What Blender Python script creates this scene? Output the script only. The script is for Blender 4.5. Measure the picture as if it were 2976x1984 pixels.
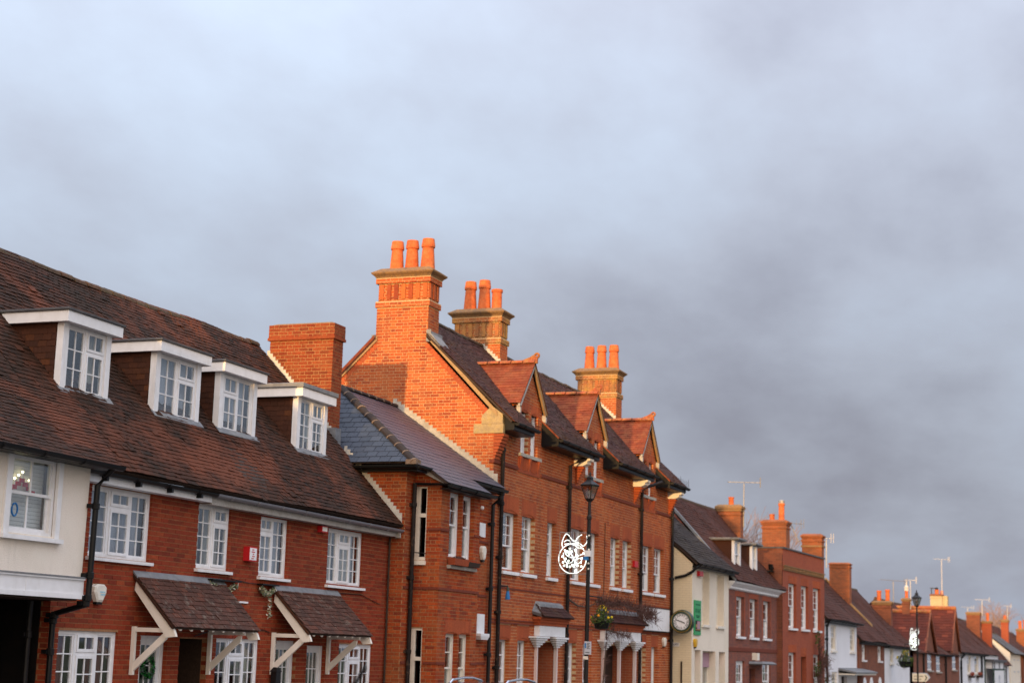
import bpy, math, random
import numpy as np
from mathutils import Vector, Matrix
random.seed(7)
R = math.radians
scene = bpy.context.scene
for o in list(bpy.data.objects): bpy.data.objects.remove(o)
COL = scene.collection

# ---------------------------------------------------------------- camera
CAM = (0.0, 0.0, 2.0)
FWD = Vector((0.91736804, 0.35428469, 0.18143385))
RGT = Vector((0.35515248, -0.9343646, 0.02880135))
UPV = Vector((-0.17972925, -0.03801524, 0.9829813))
FPX = 4900.0
cam = bpy.data.cameras.new('camera'); camo = bpy.data.objects.new('camera', cam); COL.objects.link(camo)
camo.matrix_world = Matrix(((RGT.x, UPV.x, -FWD.x, CAM[0]), (RGT.y, UPV.y, -FWD.y, CAM[1]), (RGT.z, UPV.z, -FWD.z, CAM[2]), (0, 0, 0, 1)))
cam.sensor_fit = 'HORIZONTAL'; cam.sensor_width = 36.0; cam.lens = FPX / 2976 * 36
cam.clip_start = 0.1; cam.clip_end = 3000
cam.dof.use_dof = True; cam.dof.focus_distance = 27.0; cam.dof.aperture_fstop = 1.7
scene.camera = camo

# ---------------------------------------------------------------- sky and sun
SUN_EL, SUN_OFF = 1.1, 6.3            # degrees: height, and swing of the sun to the street side
sdir = Vector((-math.cos(R(SUN_OFF)) * math.cos(R(SUN_EL)), -math.sin(R(SUN_OFF)) * math.cos(R(SUN_EL)), math.sin(R(SUN_EL))))
world = bpy.data.worlds.new('World'); scene.world = world; world.use_nodes = True
nt = world.node_tree; nt.nodes.clear()
def WN(t, **k):
    n = nt.nodes.new(t)
    for a_, v in k.items(): setattr(n, a_, v)
    return n
def wl(a_, b_): nt.links.new(a_, b_)
def wmath(op, a_, b_=None, c=None, clamp=False):
    n = WN('ShaderNodeMath', operation=op, use_clamp=clamp)
    for i, v in enumerate((a_, b_, c)):
        if v is None: continue
        if isinstance(v, (int, float)): n.inputs[i].default_value = v
        else: wl(v, n.inputs[i])
    return n.outputs[0]
out = WN('ShaderNodeOutputWorld'); bg = WN('ShaderNodeBackground'); wl(bg.outputs[0], out.inputs[0])
bg.inputs['Strength'].default_value = 0.1
sky = WN('ShaderNodeTexSky', sky_type='NISHITA'); sky.sun_disc = False
sky.sun_elevation = R(SUN_EL); sky.sun_rotation = math.atan2(sdir.x, sdir.y); sky.air_density = 1.0; sky.dust_density = 1.5
tc = WN('ShaderNodeTexCoord'); sep = WN('ShaderNodeSeparateXYZ'); wl(tc.outputs['Generated'], sep.inputs[0])
dz = wmath('MAXIMUM', sep.outputs[2], 0.0)
den = wmath('ADD', dz, 0.32)
px = wmath('DIVIDE', sep.outputs[0], den); py = wmath('DIVIDE', sep.outputs[1], den)
cmb = WN('ShaderNodeCombineXYZ'); wl(px, cmb.inputs[0]); wl(py, cmb.inputs[1])
mp = WN('ShaderNodeMapping'); mp.inputs['Rotation'].default_value = (0, 0, R(-12)); mp.inputs['Scale'].default_value = (1.0, 1.25, 1); mp.inputs['Location'].default_value = (4.2, 10.1, 0)
wl(cmb.outputs[0], mp.inputs[0])
n1 = WN('ShaderNodeTexNoise'); n1.inputs['Scale'].default_value = 1.15; n1.inputs['Detail'].default_value = 3.5; n1.inputs['Roughness'].default_value = 0.45; n1.inputs['Distortion'].default_value = 0.25
wl(mp.outputs[0], n1.inputs['Vector'])
n2 = WN('ShaderNodeTexNoise'); n2.inputs['Scale'].default_value = 4.2; n2.inputs['Detail'].default_value = 6; n2.inputs['Roughness'].default_value = 0.55
wl(mp.outputs[0], n2.inputs['Vector'])
nn = wmath('ADD', wmath('MULTIPLY', n1.outputs[0], 0.67), wmath('MULTIPLY', n2.outputs[0], 0.37))
ramp = WN('ShaderNodeValToRGB'); wl(nn, ramp.inputs[0])
e = ramp.color_ramp.elements
e[0].position = 0.35; e[0].color = (0.228, 0.24, 0.30, 1)
e[1].position = 0.71; e[1].color = (0.395, 0.46, 0.565, 1)
m_ = e.new(0.51); m_.color = (0.318, 0.347, 0.422, 1)
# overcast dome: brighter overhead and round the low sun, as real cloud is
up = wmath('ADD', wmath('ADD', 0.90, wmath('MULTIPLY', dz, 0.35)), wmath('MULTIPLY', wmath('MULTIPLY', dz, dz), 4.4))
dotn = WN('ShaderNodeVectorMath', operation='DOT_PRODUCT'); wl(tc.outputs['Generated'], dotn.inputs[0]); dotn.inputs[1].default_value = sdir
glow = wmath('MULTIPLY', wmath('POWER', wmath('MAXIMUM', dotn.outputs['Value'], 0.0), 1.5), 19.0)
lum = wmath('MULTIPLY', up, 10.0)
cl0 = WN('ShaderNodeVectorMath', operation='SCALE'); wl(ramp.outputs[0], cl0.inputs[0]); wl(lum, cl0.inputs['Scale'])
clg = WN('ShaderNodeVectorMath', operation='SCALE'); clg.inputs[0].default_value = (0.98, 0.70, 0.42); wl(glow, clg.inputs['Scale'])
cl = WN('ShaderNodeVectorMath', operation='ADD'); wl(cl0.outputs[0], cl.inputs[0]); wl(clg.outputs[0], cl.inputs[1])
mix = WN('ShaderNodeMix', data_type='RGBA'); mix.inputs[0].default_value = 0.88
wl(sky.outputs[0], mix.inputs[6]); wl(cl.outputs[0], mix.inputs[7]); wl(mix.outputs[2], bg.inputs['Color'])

sl = bpy.data.lights.new('sun', 'SUN'); so = bpy.data.objects.new('sun', sl); COL.objects.link(so)
sl.energy = 3.4; sl.angle = R(1.0); sl.color = (1.0, 0.60, 0.23)
so.rotation_euler = sdir.to_track_quat('Z', 'Y').to_euler(); so.location = (-40, -5, 30)
scene.view_settings.view_transform = 'Standard'; scene.view_settings.look = 'None'
scene.view_settings.exposure = 0.45; scene.view_settings.gamma = 1.0

# ---------------------------------------------------------------- materials
M = {}
def newmat(name):
    m = bpy.data.materials.new(name); m.use_nodes = True; t = m.node_tree; t.nodes.clear(); M[name] = m
    return m, t
def lin(c): return tuple(c) + (1,)
def surf(name, cols, rough=0.85, fine=0.25, fscale=30, patch=None, pscale=0.8, pamt=0.5, pthr=(0.45, 0.65), bump=0.25, island=True, metal=0.0, spec=0.18, stretch=(1, 1, 1), coat=0.0):
    """cols spread over pieces by their own random value; fine grain, and weathered patches with shapes of their own"""
    m, t = newmat(name); N = t.nodes; L = t.links.new
    bs = N.new('ShaderNodeBsdfPrincipled'); o = N.new('ShaderNodeOutputMaterial'); L(bs.outputs[0], o.inputs[0])
    g = N.new('ShaderNodeNewGeometry')
    if len(cols) > 1:
        oi = N.new('ShaderNodeObjectInfo'); ad = N.new('ShaderNodeMath'); ad.operation = 'ADD'; fr = N.new('ShaderNodeMath'); fr.operation = 'FRACT'
        L(g.outputs['Random Per Island'], ad.inputs[0]); L(oi.outputs['Random'], ad.inputs[1]); L(ad.outputs[0], fr.inputs[0])
        rp = N.new('ShaderNodeValToRGB'); rp.color_ramp.interpolation = 'LINEAR'; E_ = rp.color_ramp.elements
        E_[0].position = 0; E_[0].color = lin(cols[0]); E_[1].position = 1; E_[1].color = lin(cols[-1])
        for i, c in enumerate(cols[1:-1]): x = E_.new((i + 1) / (len(cols) - 1)); x.color = lin(c)
        L(fr.outputs[0], rp.inputs[0]); col = rp.outputs[0]
    else:
        rg = N.new('ShaderNodeRGB'); rg.outputs[0].default_value = lin(cols[0]); col = rg.outputs[0]
    mpn = N.new('ShaderNodeMapping'); mpn.inputs['Scale'].default_value = stretch; L(g.outputs['Position'], mpn.inputs[0])
    nf = N.new('ShaderNodeTexNoise'); nf.inputs['Scale'].default_value = fscale; nf.inputs['Detail'].default_value = 4; L(mpn.outputs[0], nf.inputs['Vector'])
    mr = N.new('ShaderNodeMapRange'); mr.inputs[3].default_value = 1 - fine; mr.inputs[4].default_value = 1 + fine; L(nf.outputs[0], mr.inputs[0]); mr.inputs[1].default_value = 0.25; mr.inputs[2].default_value = 0.75
    sc = N.new('ShaderNodeVectorMath'); sc.operation = 'SCALE'; L(col, sc.inputs[0]); L(mr.outputs[0], sc.inputs['Scale']); col = sc.outputs[0]
    if patch:
        pl = patch if isinstance(patch[0], (tuple, list)) else [patch]
        for i, pc in enumerate(pl):
            sc_, t0, t1, am, vs = pscale * (1 + 1.7 * i), pthr[0], pthr[1], pamt, 1.0
            if len(pc) > 3: sc_, t0, t1, am, vs = pc[3:]; pc = pc[:3]      # own scale, threshold, amount; vs < 1 draws streaks down the wall
            n = N.new('ShaderNodeTexNoise'); n.inputs['Scale'].default_value = sc_; n.inputs['Detail'].default_value = 6; n.inputs['Roughness'].default_value = 0.65
            off = N.new('ShaderNodeVectorMath'); off.operation = 'ADD'; off.operation = 'MULTIPLY_ADD'; off.inputs[1].default_value = (1, 1, vs); off.inputs[2].default_value = (13.7 * i, 4.2 * i, 7.1 * i); L(mpn.outputs[0], off.inputs[0]); L(off.outputs[0], n.inputs['Vector'])
            r2 = N.new('ShaderNodeMapRange'); r2.inputs[1].default_value = t0; r2.inputs[2].default_value = t1; r2.inputs[4].default_value = am; L(n.outputs[0], r2.inputs[0])
            mx = N.new('ShaderNodeMix'); mx.data_type = 'RGBA'; L(r2.outputs[0], mx.inputs[0]); L(col, mx.inputs[6]); mx.inputs[7].default_value = lin(pc); col = mx.outputs[2]
    L(col, bs.inputs['Base Color'])
    bs.inputs['Roughness'].default_value = rough; bs.inputs['Metallic'].default_value = metal; bs.inputs['Specular IOR Level'].default_value = spec
    if coat: bs.inputs['Coat Weight'].default_value = coat; bs.inputs['Coat Roughness'].default_value = 0.05
    if bump:
        bp = N.new('ShaderNodeBump'); bp.inputs['Strength'].default_value = bump; bp.inputs['Distance'].default_value = 0.01; L(nf.outputs[0], bp.inputs['Height']); L(bp.outputs[0], bs.inputs['Normal'])
    return m
def farbrick(name, c1, c2, mortar, scale=1.0, patch=None, pamt=0.4, bw=0.225, bh=0.075, painted=False):
    """brickwork too far off to tell one brick from the next"""
    m, t = newmat(name); N = t.nodes; L = t.links.new
    bs = N.new('ShaderNodeBsdfPrincipled'); o = N.new('ShaderNodeOutputMaterial'); L(bs.outputs[0], o.inputs[0]); bs.inputs['Roughness'].default_value = 0.9
    bs.inputs['Specular IOR Level'].default_value = 0.3
    g = N.new('ShaderNodeNewGeometry'); s = N.new('ShaderNodeSeparateXYZ'); L(g.outputs['Position'], s.inputs[0])
    a_ = N.new('ShaderNodeMath'); a_.operation = 'ADD'; L(s.outputs[0], a_.inputs[0]); L(s.outputs[1], a_.inputs[1])
    c = N.new('ShaderNodeCombineXYZ'); L(a_.outputs[0], c.inputs[0]); L(s.outputs[2], c.inputs[1])
    b = N.new('ShaderNodeTexBrick'); L(c.outputs[0], b.inputs['Vector']); b.inputs['Scale'].default_value = scale
    b.inputs['Brick Width'].default_value = bw; b.inputs['Row Height'].default_value = bh; b.inputs['Mortar Size'].default_value = 0.006; b.inputs['Bias'].default_value = -0.1
    b.inputs['Color1'].default_value = lin(c1); b.inputs['Color2'].default_value = lin(c2); b.inputs['Mortar'].default_value = lin(mortar)
    col = b.outputs[0]
    n = N.new('ShaderNodeTexNoise'); n.inputs['Scale'].default_value = 1.3; n.inputs['Detail'].default_value = 8; n.inputs['Roughness'].default_value = 0.7; L(g.outputs['Position'], n.inputs['Vector'])
    r2 = N.new('ShaderNodeMapRange'); r2.inputs[1].default_value = 0.42; r2.inputs[2].default_value = 0.7; r2.inputs[4].default_value = pamt; L(n.outputs[0], r2.inputs[0])
    mx = N.new('ShaderNodeMix'); mx.data_type = 'RGBA'; L(r2.outputs[0], mx.inputs[0]); L(col, mx.inputs[6]); mx.inputs[7].default_value = lin(patch or mortar); L(mx.outputs[2], bs.inputs['Base Color'])
    bp = N.new('ShaderNodeBump'); bp.inputs['Strength'].default_value = 0.35; bp.inputs['Distance'].default_value = 0.01; bp.invert = True; L(b.outputs['Fac'], bp.inputs['Height']); L(bp.outputs[0], bs.inputs['Normal'])
def glassmat(name, tint=(0.9, 0.93, 0.95), refl=1.0, base=0.05):
    m, t = newmat(name); N = t.nodes; L = t.links.new
    o = N.new('ShaderNodeOutputMaterial'); mx = N.new('ShaderNodeMixShader'); tr = N.new('ShaderNodeBsdfTransparent'); gl = N.new('ShaderNodeBsdfGlossy'); fz = N.new('ShaderNodeLayerWeight'); fz.inputs['Blend'].default_value = 0.5; pw = N.new('ShaderNodeMath'); pw.operation = 'POWER'; pw.inputs[1].default_value = 4.0; L(fz.outputs['Facing'], pw.inputs[0])
    tr.inputs[0].default_value = lin(tint); gl.inputs['Roughness'].default_value = 0.03; gl.inputs[0].default_value = (0.95, 0.97, 1, 1)
    ml = N.new('ShaderNodeMath'); ml.operation = 'MULTIPLY_ADD'; ml.inputs[1].default_value = refl; ml.inputs[2].default_value = base; ml.use_clamp = True; L(pw.outputs[0], ml.inputs[0])
    nz = N.new('ShaderNodeTexNoise'); nz.inputs['Scale'].default_value = 2.2; bp = N.new('ShaderNodeBump'); bp.inputs['Strength'].default_value = 0.04; bp.inputs['Distance'].default_value = 0.05
    g = N.new('ShaderNodeNewGeometry'); L(g.outputs['Position'], nz.inputs['Vector']); L(nz.outputs[0], bp.inputs['Height']); L(bp.outputs[0], gl.inputs['Normal'])
    L(ml.outputs[0], mx.inputs[0]); L(tr.outputs[0], mx.inputs[1]); L(gl.outputs[0], mx.inputs[2]); L(mx.outputs[0], o.inputs[0])
def emit(name, col, s):
    m, t = newmat(name); N = t.nodes; o = N.new('ShaderNodeOutputMaterial'); em = N.new('ShaderNodeEmission'); em.inputs[0].default_value = lin(col); em.inputs[1].default_value = s; t.links.new(em.outputs[0], o.inputs[0])

surf('brick_terrace', [(0.2117, 0.03122, 0.01238), (0.2999, 0.04608, 0.01788), (0.2558, 0.03717, 0.01514), (0.3175, 0.05946, 0.02064), (0.1676, 0.02602, 0.01238), (0.2734, 0.04088, 0.01652)], fine=0.22, patch=[(0.1235, 0.03345, 0.0172), (0.0882, 0.02602, 0.01514, 2.4, 0.55, 0.75, 0.5, 0.12), (0.3704, 0.09667, 0.04127, 7, 0.66, 0.74, 0.35, 1)], pscale=0.7, pamt=0.35, rough=0.9)
surf('mortar_terrace', [(0.30, 0.145, 0.07)], fine=0.3)
surf('brick_wing', [(0.3298, 0.05352, 0.01474), (0.4074, 0.07298, 0.01843), (0.2813, 0.04055, 0.01327), (0.4365, 0.09326, 0.02359), (0.2037, 0.03244, 0.01474), (0.3686, 0.06082, 0.01622)], fine=0.25, patch=[(0.1164, 0.03649, 0.02212), (0.3492, 0.1297, 0.04423), (0.0873, 0.03244, 0.02064, 2.2, 0.53, 0.75, 0.6, 0.12)], pscale=0.6, pamt=0.35, rough=0.9)
surf('brick_stack', [(0.2006, 0.03912, 0.01421), (0.2508, 0.04966, 0.01705), (0.1756, 0.0316, 0.01279), (0.2759, 0.06396, 0.02132), (0.1338, 0.02709, 0.01279)], fine=0.25, patch=[(0.09196, 0.0301, 0.01777), (0.2508, 0.08276, 0.03198)], pscale=1.0, pamt=0.35, rough=0.9)
surf('mortar_wing', [(0.36, 0.21, 0.10)], fine=0.3)
surf('brick_office', [(0.3884, 0.08278, 0.02441), (0.4513, 0.1045, 0.02899), (0.3464, 0.06797, 0.02289), (0.4933, 0.1351, 0.03814), (0.2519, 0.05054, 0.02289), (0.4198, 0.0915, 0.02594)], fine=0.25, patch=[(0.1784, 0.05227, 0.03051), (0.4408, 0.1481, 0.05339), (0.126, 0.03921, 0.02289, 1.9, 0.54, 0.76, 0.55, 0.12), (0.5773, 0.2614, 0.122, 8, 0.68, 0.75, 0.3, 1)], pscale=0.5, pamt=0.4, rough=0.9)
surf('mortar_office', [(0.52, 0.35, 0.19)], fine=0.3)
surf('brick_rubbed', [(0.36, 0.08096, 0.02904), (0.4, 0.092, 0.03168), (0.31, 0.06624, 0.0264)], fine=0.25, patch=(0.2, 0.0552, 0.0308), pscale=1.5, pamt=0.4)
surf('brick_lichen', [(0.30, 0.09, 0.035), (0.38, 0.13, 0.045), (0.24, 0.09, 0.04), (0.36, 0.17, 0.055)], fine=0.3, patch=[(0.42, 0.27, 0.06), (0.16, 0.10, 0.055)], pscale=2.2, pamt=0.55)
surf('string_brick', [(0.152, 0.038, 0.0216), (0.184, 0.0456, 0.0252)], fine=0.3)
surf('tile_terrace', [(0.03365, 0.01368, 0.006676), (0.04993, 0.01737, 0.00779), (0.0255, 0.01158, 0.006308), (0.06783, 0.02106, 0.0089), (0.04016, 0.01526, 0.007047), (0.01737, 0.009472, 0.005563)], fine=0.25, patch=[(0.01737, 0.0121, 0.006308), (0.1676, 0.04799, 0.02134, 0.55, 0.48, 0.62, 0.62, 1), (0.01519, 0.01053, 0.005563, 1.5, 0.56, 0.72, 0.6, 0.5), (0.09224, 0.06842, 0.03152, 9, 0.7, 0.76, 0.45, 1)], pscale=0.42, pamt=0.62, pthr=(0.46, 0.66), rough=0.85)
surf('tile_cheek', [(0.06175, 0.0234, 0.01287), (0.05525, 0.0208, 0.01229), (0.0715, 0.026, 0.01346), (0.04875, 0.0195, 0.0117), (0.104, 0.03575, 0.01404)], fine=0.2)
surf('tile_porch', [(0.06851, 0.03104, 0.02134), (0.08432, 0.03505, 0.02371), (0.0527, 0.02604, 0.01897), (0.1054, 0.03754, 0.02276)], fine=0.35, patch=[(0.0527, 0.03754, 0.02609), (0.1897, 0.1602, 0.1281)], pscale=2.6, pamt=0.6, pthr=(0.55, 0.68))
surf('tile_office', [(0.0525, 0.0195, 0.0165), (0.066, 0.02325, 0.01875), (0.04275, 0.018, 0.01575), (0.075, 0.02625, 0.02025)], fine=0.25, patch=[(0.0315, 0.01725, 0.015), (0.075, 0.0435, 0.021)], pscale=0.7, pamt=0.45)
surf('tile_dormer', [(0.2176, 0.0491, 0.02074), (0.1856, 0.04043, 0.0197), (0.256, 0.06354, 0.02592), (0.1536, 0.03466, 0.01814)], fine=0.25, patch=[(0.1088, 0.03177, 0.01814), (0.2688, 0.1097, 0.04666)], pscale=1.4, pamt=0.45)
surf('ridge_clay', [(0.38, 0.10, 0.045), (0.32, 0.085, 0.04)], fine=0.3, patch=[(0.40, 0.26, 0.07), (0.12, 0.07, 0.04)], pscale=4, pamt=0.55)
surf('ridge_moss', [(0.091, 0.0595, 0.035), (0.07, 0.0455, 0.0294), (0.105, 0.056, 0.035)], fine=0.45, fscale=14, patch=(0.0595, 0.056, 0.028), pscale=3, pamt=0.6)
surf('slate', [(0.04875, 0.0465, 0.06375), (0.0585, 0.0525, 0.069), (0.0435, 0.042, 0.06), (0.06375, 0.0525, 0.06375)], fine=0.15, rough=0.5, patch=(0.0825, 0.05625, 0.0525), pscale=0.8, pamt=0.3, spec=0.5)
surf('slate_blue', [(0.03162, 0.04216, 0.06324), (0.04479, 0.05692, 0.08169), (0.02635, 0.03584, 0.05534), (0.03952, 0.05006, 0.07378)], fine=0.15, rough=0.6, patch=(0.06324, 0.06851, 0.08432), pscale=1.5, pamt=0.25, spec=0.25)
surf('hip_tile', [(0.03264, 0.02502, 0.02176), (0.03917, 0.02938, 0.02448)], fine=0.3)
surf('bedding', [(0.2025, 0.1425, 0.1013)], fine=0.25)
surf('white_paint', [(0.78, 0.78, 0.79)], fine=0.05, fscale=8, rough=0.45, bump=0.05, patch=[(0.62, 0.61, 0.58), (0.48, 0.45, 0.40, 3.2, 0.57, 0.74, 0.38, 0.18)], pscale=3, pamt=0.25)
surf('cream_paint', [(0.76, 0.71, 0.62)], fine=0.06, fscale=8, rough=0.5, bump=0.05, patch=(0.5, 0.45, 0.36), pscale=3, pamt=0.3)
surf('timber_cream', [(0.80, 0.75, 0.67)], fine=0.07, fscale=8, rough=0.5, bump=0.05, patch=(0.55, 0.49, 0.40), pscale=4, pamt=0.3)
surf('pink_white', [(0.70, 0.58, 0.55)], fine=0.05, rough=0.5, bump=0)
surf('render_white', [(0.79, 0.71, 0.62)], fine=0.09, fscale=55, rough=0.92, bump=0.6, patch=[(0.66, 0.60, 0.50), (0.8, 0.75, 0.66), (0.50, 0.45, 0.37, 2.6, 0.56, 0.74, 0.4, 0.10)], pscale=1.1, pamt=0.4)
surf('limewash', [(0.72, 0.73, 0.76)], fine=0.06, fscale=20, rough=0.9, bump=0.3, patch=(0.6, 0.6, 0.62), pscale=0.9, pamt=0.35)
surf('plaster_cream', [(0.77, 0.69, 0.575)], fine=0.06, fscale=20, rough=0.9, patch=(0.58, 0.52, 0.41), pscale=0.8, pamt=0.35)
surf('fascia_grey', [(0.42, 0.40, 0.37)], fine=0.2, patch=(0.24, 0.2, 0.16), pscale=3, pamt=0.5, rough=0.7)
surf('grey_plastic', [(0.17, 0.17, 0.19)], fine=0.1, rough=0.4, bump=0.05, spec=0.5)
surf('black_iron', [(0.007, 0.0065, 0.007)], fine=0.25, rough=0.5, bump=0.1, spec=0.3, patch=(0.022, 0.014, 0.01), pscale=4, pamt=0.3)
surf('black_plastic', [(0.005, 0.005, 0.0055)], fine=0.1, rough=0.45, bump=0.02, spec=0.25)
surf('pipe_rust', [(0.014, 0.010, 0.009)], fine=0.3, rough=0.6, patch=(0.20, 0.12, 0.07), pscale=9, pamt=0.4, pthr=(0.58, 0.66))
surf('lead', [(0.1736, 0.1798, 0.1922)], fine=0.25, fscale=9, rough=0.6, patch=(0.279, 0.2728, 0.2542), pscale=2, pamt=0.5)
surf('lead_dark', [(0.078, 0.078, 0.084)], fine=0.25, fscale=9, rough=0.65, patch=(0.144, 0.138, 0.126), pscale=3, pamt=0.5)
surf('mortar_flash', [(0.52, 0.50, 0.45)], fine=0.2, patch=(0.33, 0.3, 0.25), pscale=3, pamt=0.4)
surf('stone', [(0.36, 0.27, 0.15)], fine=0.25, patch=[(0.22, 0.17, 0.10), (0.42, 0.30, 0.09)], pscale=3.5, pamt=0.5, rough=0.92)
surf('stone_grey', [(0.38, 0.36, 0.32)], fine=0.2, patch=(0.22, 0.2, 0.16), pscale=3.5, pamt=0.5)
surf('cap_stone', [(0.22, 0.13, 0.07)], fine=0.35, patch=[(0.12, 0.085, 0.055), (0.30, 0.17, 0.055)], pscale=4, pamt=0.6, rough=0.95)
surf('verge', [(0.336, 0.2204, 0.108)], fine=0.25, patch=(0.208, 0.114, 0.0576), pscale=4, pamt=0.5)
surf('terracotta', [(0.54, 0.1144, 0.0304), (0.6, 0.1364, 0.0384), (0.48, 0.0968, 0.0272)], fine=0.2, fscale=10, patch=[(0.24, 0.0748, 0.036), (0.55, 0.2112, 0.088)], pscale=3.2, pamt=0.5, rough=0.8)
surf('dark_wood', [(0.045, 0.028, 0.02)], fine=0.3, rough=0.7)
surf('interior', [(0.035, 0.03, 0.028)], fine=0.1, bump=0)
surf('room_warm', [(0.10, 0.075, 0.06)], fine=0.1, bump=0)
surf('net', [(0.44, 0.45, 0.49)], fine=0.12, fscale=5, stretch=(14, 14, 0.4), rough=0.95, bump=0.3)
surf('curtain', [(0.50, 0.47, 0.40)], fine=0.2, fscale=4, stretch=(14, 14, 0.4), rough=0.95, bump=0.4)
surf('curtain_red', [(0.16, 0.03, 0.035)], fine=0.3, fscale=4, stretch=(14, 14, 0.4), bump=0.4)
surf('blind', [(0.76, 0.73, 0.66)], fine=0.05, bump=0)
surf('blind_pink', [(0.40, 0.25, 0.29)], fine=0.06, bump=0)
surf('red_plastic', [(0.52, 0.02, 0.025)], fine=0.05, rough=0.35, bump=0)
surf('yellow_plastic', [(0.62, 0.36, 0.03)], fine=0.05, rough=0.35, bump=0)
surf('blue_plastic', [(0.03, 0.17, 0.42)], fine=0.05, rough=0.35, bump=0)
surf('sign_green', [(0.03, 0.30, 0.10)], fine=0.05, rough=0.4, bump=0)
surf('clock_green', [(0.021, 0.045, 0.024)], fine=0.15, rough=0.35, bump=0.05, spec=0.5)
surf('sign_cream', [(0.72, 0.62, 0.45)], fine=0.05, rough=0.5, bump=0)
surf('sign_grey', [(0.45, 0.47, 0.52)], fine=0.05, rough=0.5, bump=0)
surf('print_blue', [(0.35, 0.55, 0.62)], bump=0)
surf('ink', [(0.03, 0.03, 0.03)], fine=0.05, bump=0)
surf('ink_green', [(0.012, 0.10, 0.045)], fine=0.05, bump=0)
surf('gold', [(0.42, 0.24, 0.05)], fine=0.1, bump=0, rough=0.4)
surf('wreath_green', [(0.006, 0.05, 0.012), (0.015, 0.26, 0.03), (0.004, 0.03, 0.01), (0.005, 0.06, 0.015)], fine=0.2, rough=0.25, spec=0.7)
surf('leaf', [(0.05, 0.09, 0.025), (0.07, 0.12, 0.03), (0.035, 0.065, 0.02), (0.09, 0.11, 0.03)], fine=0.2)
surf('leaf_pale', [(0.22, 0.26, 0.16), (0.34, 0.33, 0.2), (0.06, 0.14, 0.11)], fine=0.2)
surf('twig', [(0.11, 0.06, 0.05), (0.14, 0.075, 0.06)], fine=0.2, bump=0)
surf('twig_far', [(0.26, 0.18, 0.15), (0.3, 0.2, 0.17)], fine=0.1, bump=0)
surf('bark', [(0.10, 0.07, 0.05)], fine=0.3)
surf('flower_yellow', [(0.75, 0.42, 0.02), (0.6, 0.5, 0.03), (0.75, 0.28, 0.02)], fine=0.1, bump=0)
surf('flower_violet', [(0.06, 0.035, 0.16), (0.04, 0.03, 0.1)], fine=0.1, bump=0)
surf('flower_red', [(0.35, 0.06, 0.05), (0.3, 0.1, 0.06)], fine=0.1, bump=0)
surf('aerial_metal', [(0.30, 0.28, 0.26)], fine=0.1, rough=0.5, metal=0.4, bump=0)
surf('aerial_pale', [(0.6, 0.55, 0.48)], fine=0.1, rough=0.5, bump=0)
surf('asphalt', [(0.05, 0.05, 0.052)], fine=0.3, fscale=60, patch=(0.035, 0.035, 0.037), pscale=0.4, pamt=0.5)
surf('paving', [(0.22, 0.20, 0.18)], fine=0.25, fscale=20, patch=(0.15, 0.14, 0.12), pscale=0.6, pamt=0.5)
surf('earth', [(0.08, 0.09, 0.045)], fine=0.3, patch=(0.10, 0.08, 0.05), pscale=0.1, pamt=0.5)
surf('car_maroon', [(0.035, 0.012, 0.014)], fine=0.02, rough=0.25, bump=0, coat=1.0, spec=0.5)
surf('car_blue', [(0.02, 0.03, 0.06)], fine=0.02, rough=0.25, bump=0, coat=1.0, spec=0.5)
surf('tyre', [(0.02, 0.02, 0.02)], rough=0.9, fine=0.1)
surf('chrome', [(0.62, 0.63, 0.66)], rough=0.22, metal=1.0, bump=0, fine=0.02)
surf('car_light', [(0.6, 0.6, 0.62)], rough=0.1, bump=0, fine=0.02)
surf('car_tail', [(0.35, 0.01, 0.01)], rough=0.15, bump=0, fine=0.02)
farbrick('fb_plum', (0.26, 0.075, 0.045), (0.15, 0.055, 0.045), (0.20, 0.10, 0.07), patch=(0.10, 0.05, 0.04))
farbrick('fb_red', (0.33, 0.075, 0.032), (0.28, 0.06, 0.03), (0.26, 0.09, 0.05), patch=(0.20, 0.055, 0.03), pamt=0.35)
farbrick('fb_orange', (0.31, 0.085, 0.03), (0.19, 0.055, 0.024), (0.26, 0.14, 0.075), patch=(0.12, 0.055, 0.028), pamt=0.65)
farbrick('fb_brown', (0.24, 0.072, 0.035), (0.15, 0.048, 0.028), (0.20, 0.10, 0.06), patch=(0.09, 0.042, 0.028), pamt=0.6)
farbrick('fb_yellow', (0.52, 0.42, 0.26), (0.46, 0.37, 0.22), (0.34, 0.26, 0.15), patch=(0.34, 0.26, 0.15), bh=0.11)
farbrick('fb_cream', (0.72, 0.62, 0.43), (0.70, 0.60, 0.41), (0.60, 0.51, 0.35), patch=(0.62, 0.52, 0.35), pamt=0.3)
farbrick('fb_office', (0.36, 0.09, 0.038), (0.31, 0.075, 0.034), (0.34, 0.17, 0.09), patch=(0.2, 0.06, 0.035))
surf('tile_far', [(0.05814, 0.01939, 0.01215), (0.07524, 0.02298, 0.01326), (0.04651, 0.01724, 0.01105)], fine=0.2, patch=[(0.0342, 0.0158, 0.0105), (0.09576, 0.02873, 0.01546)], pscale=0.5, pamt=0.5)
surf('tile_far_red', [(0.1125, 0.02475, 0.01496), (0.09, 0.0225, 0.01496), (0.075, 0.02025, 0.01425), (0.0975, 0.0225, 0.01425), (0.0825, 0.02025, 0.01354), (0.21, 0.0525, 0.0285)], fine=0.2, patch=[(0.05625, 0.01725, 0.01282)], pscale=0.4, pamt=0.5)
surf('tile_dark', [(0.033, 0.0252, 0.0228), (0.042, 0.0288, 0.0252), (0.027, 0.0216, 0.0204)], fine=0.25, patch=(0.06, 0.048, 0.027), pscale=0.8, pamt=0.4)
surf('timber_black', [(0.02, 0.02, 0.019)], fine=0.2)
surf('timber_green', [(0.02, 0.045, 0.03)], fine=0.2)
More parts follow.
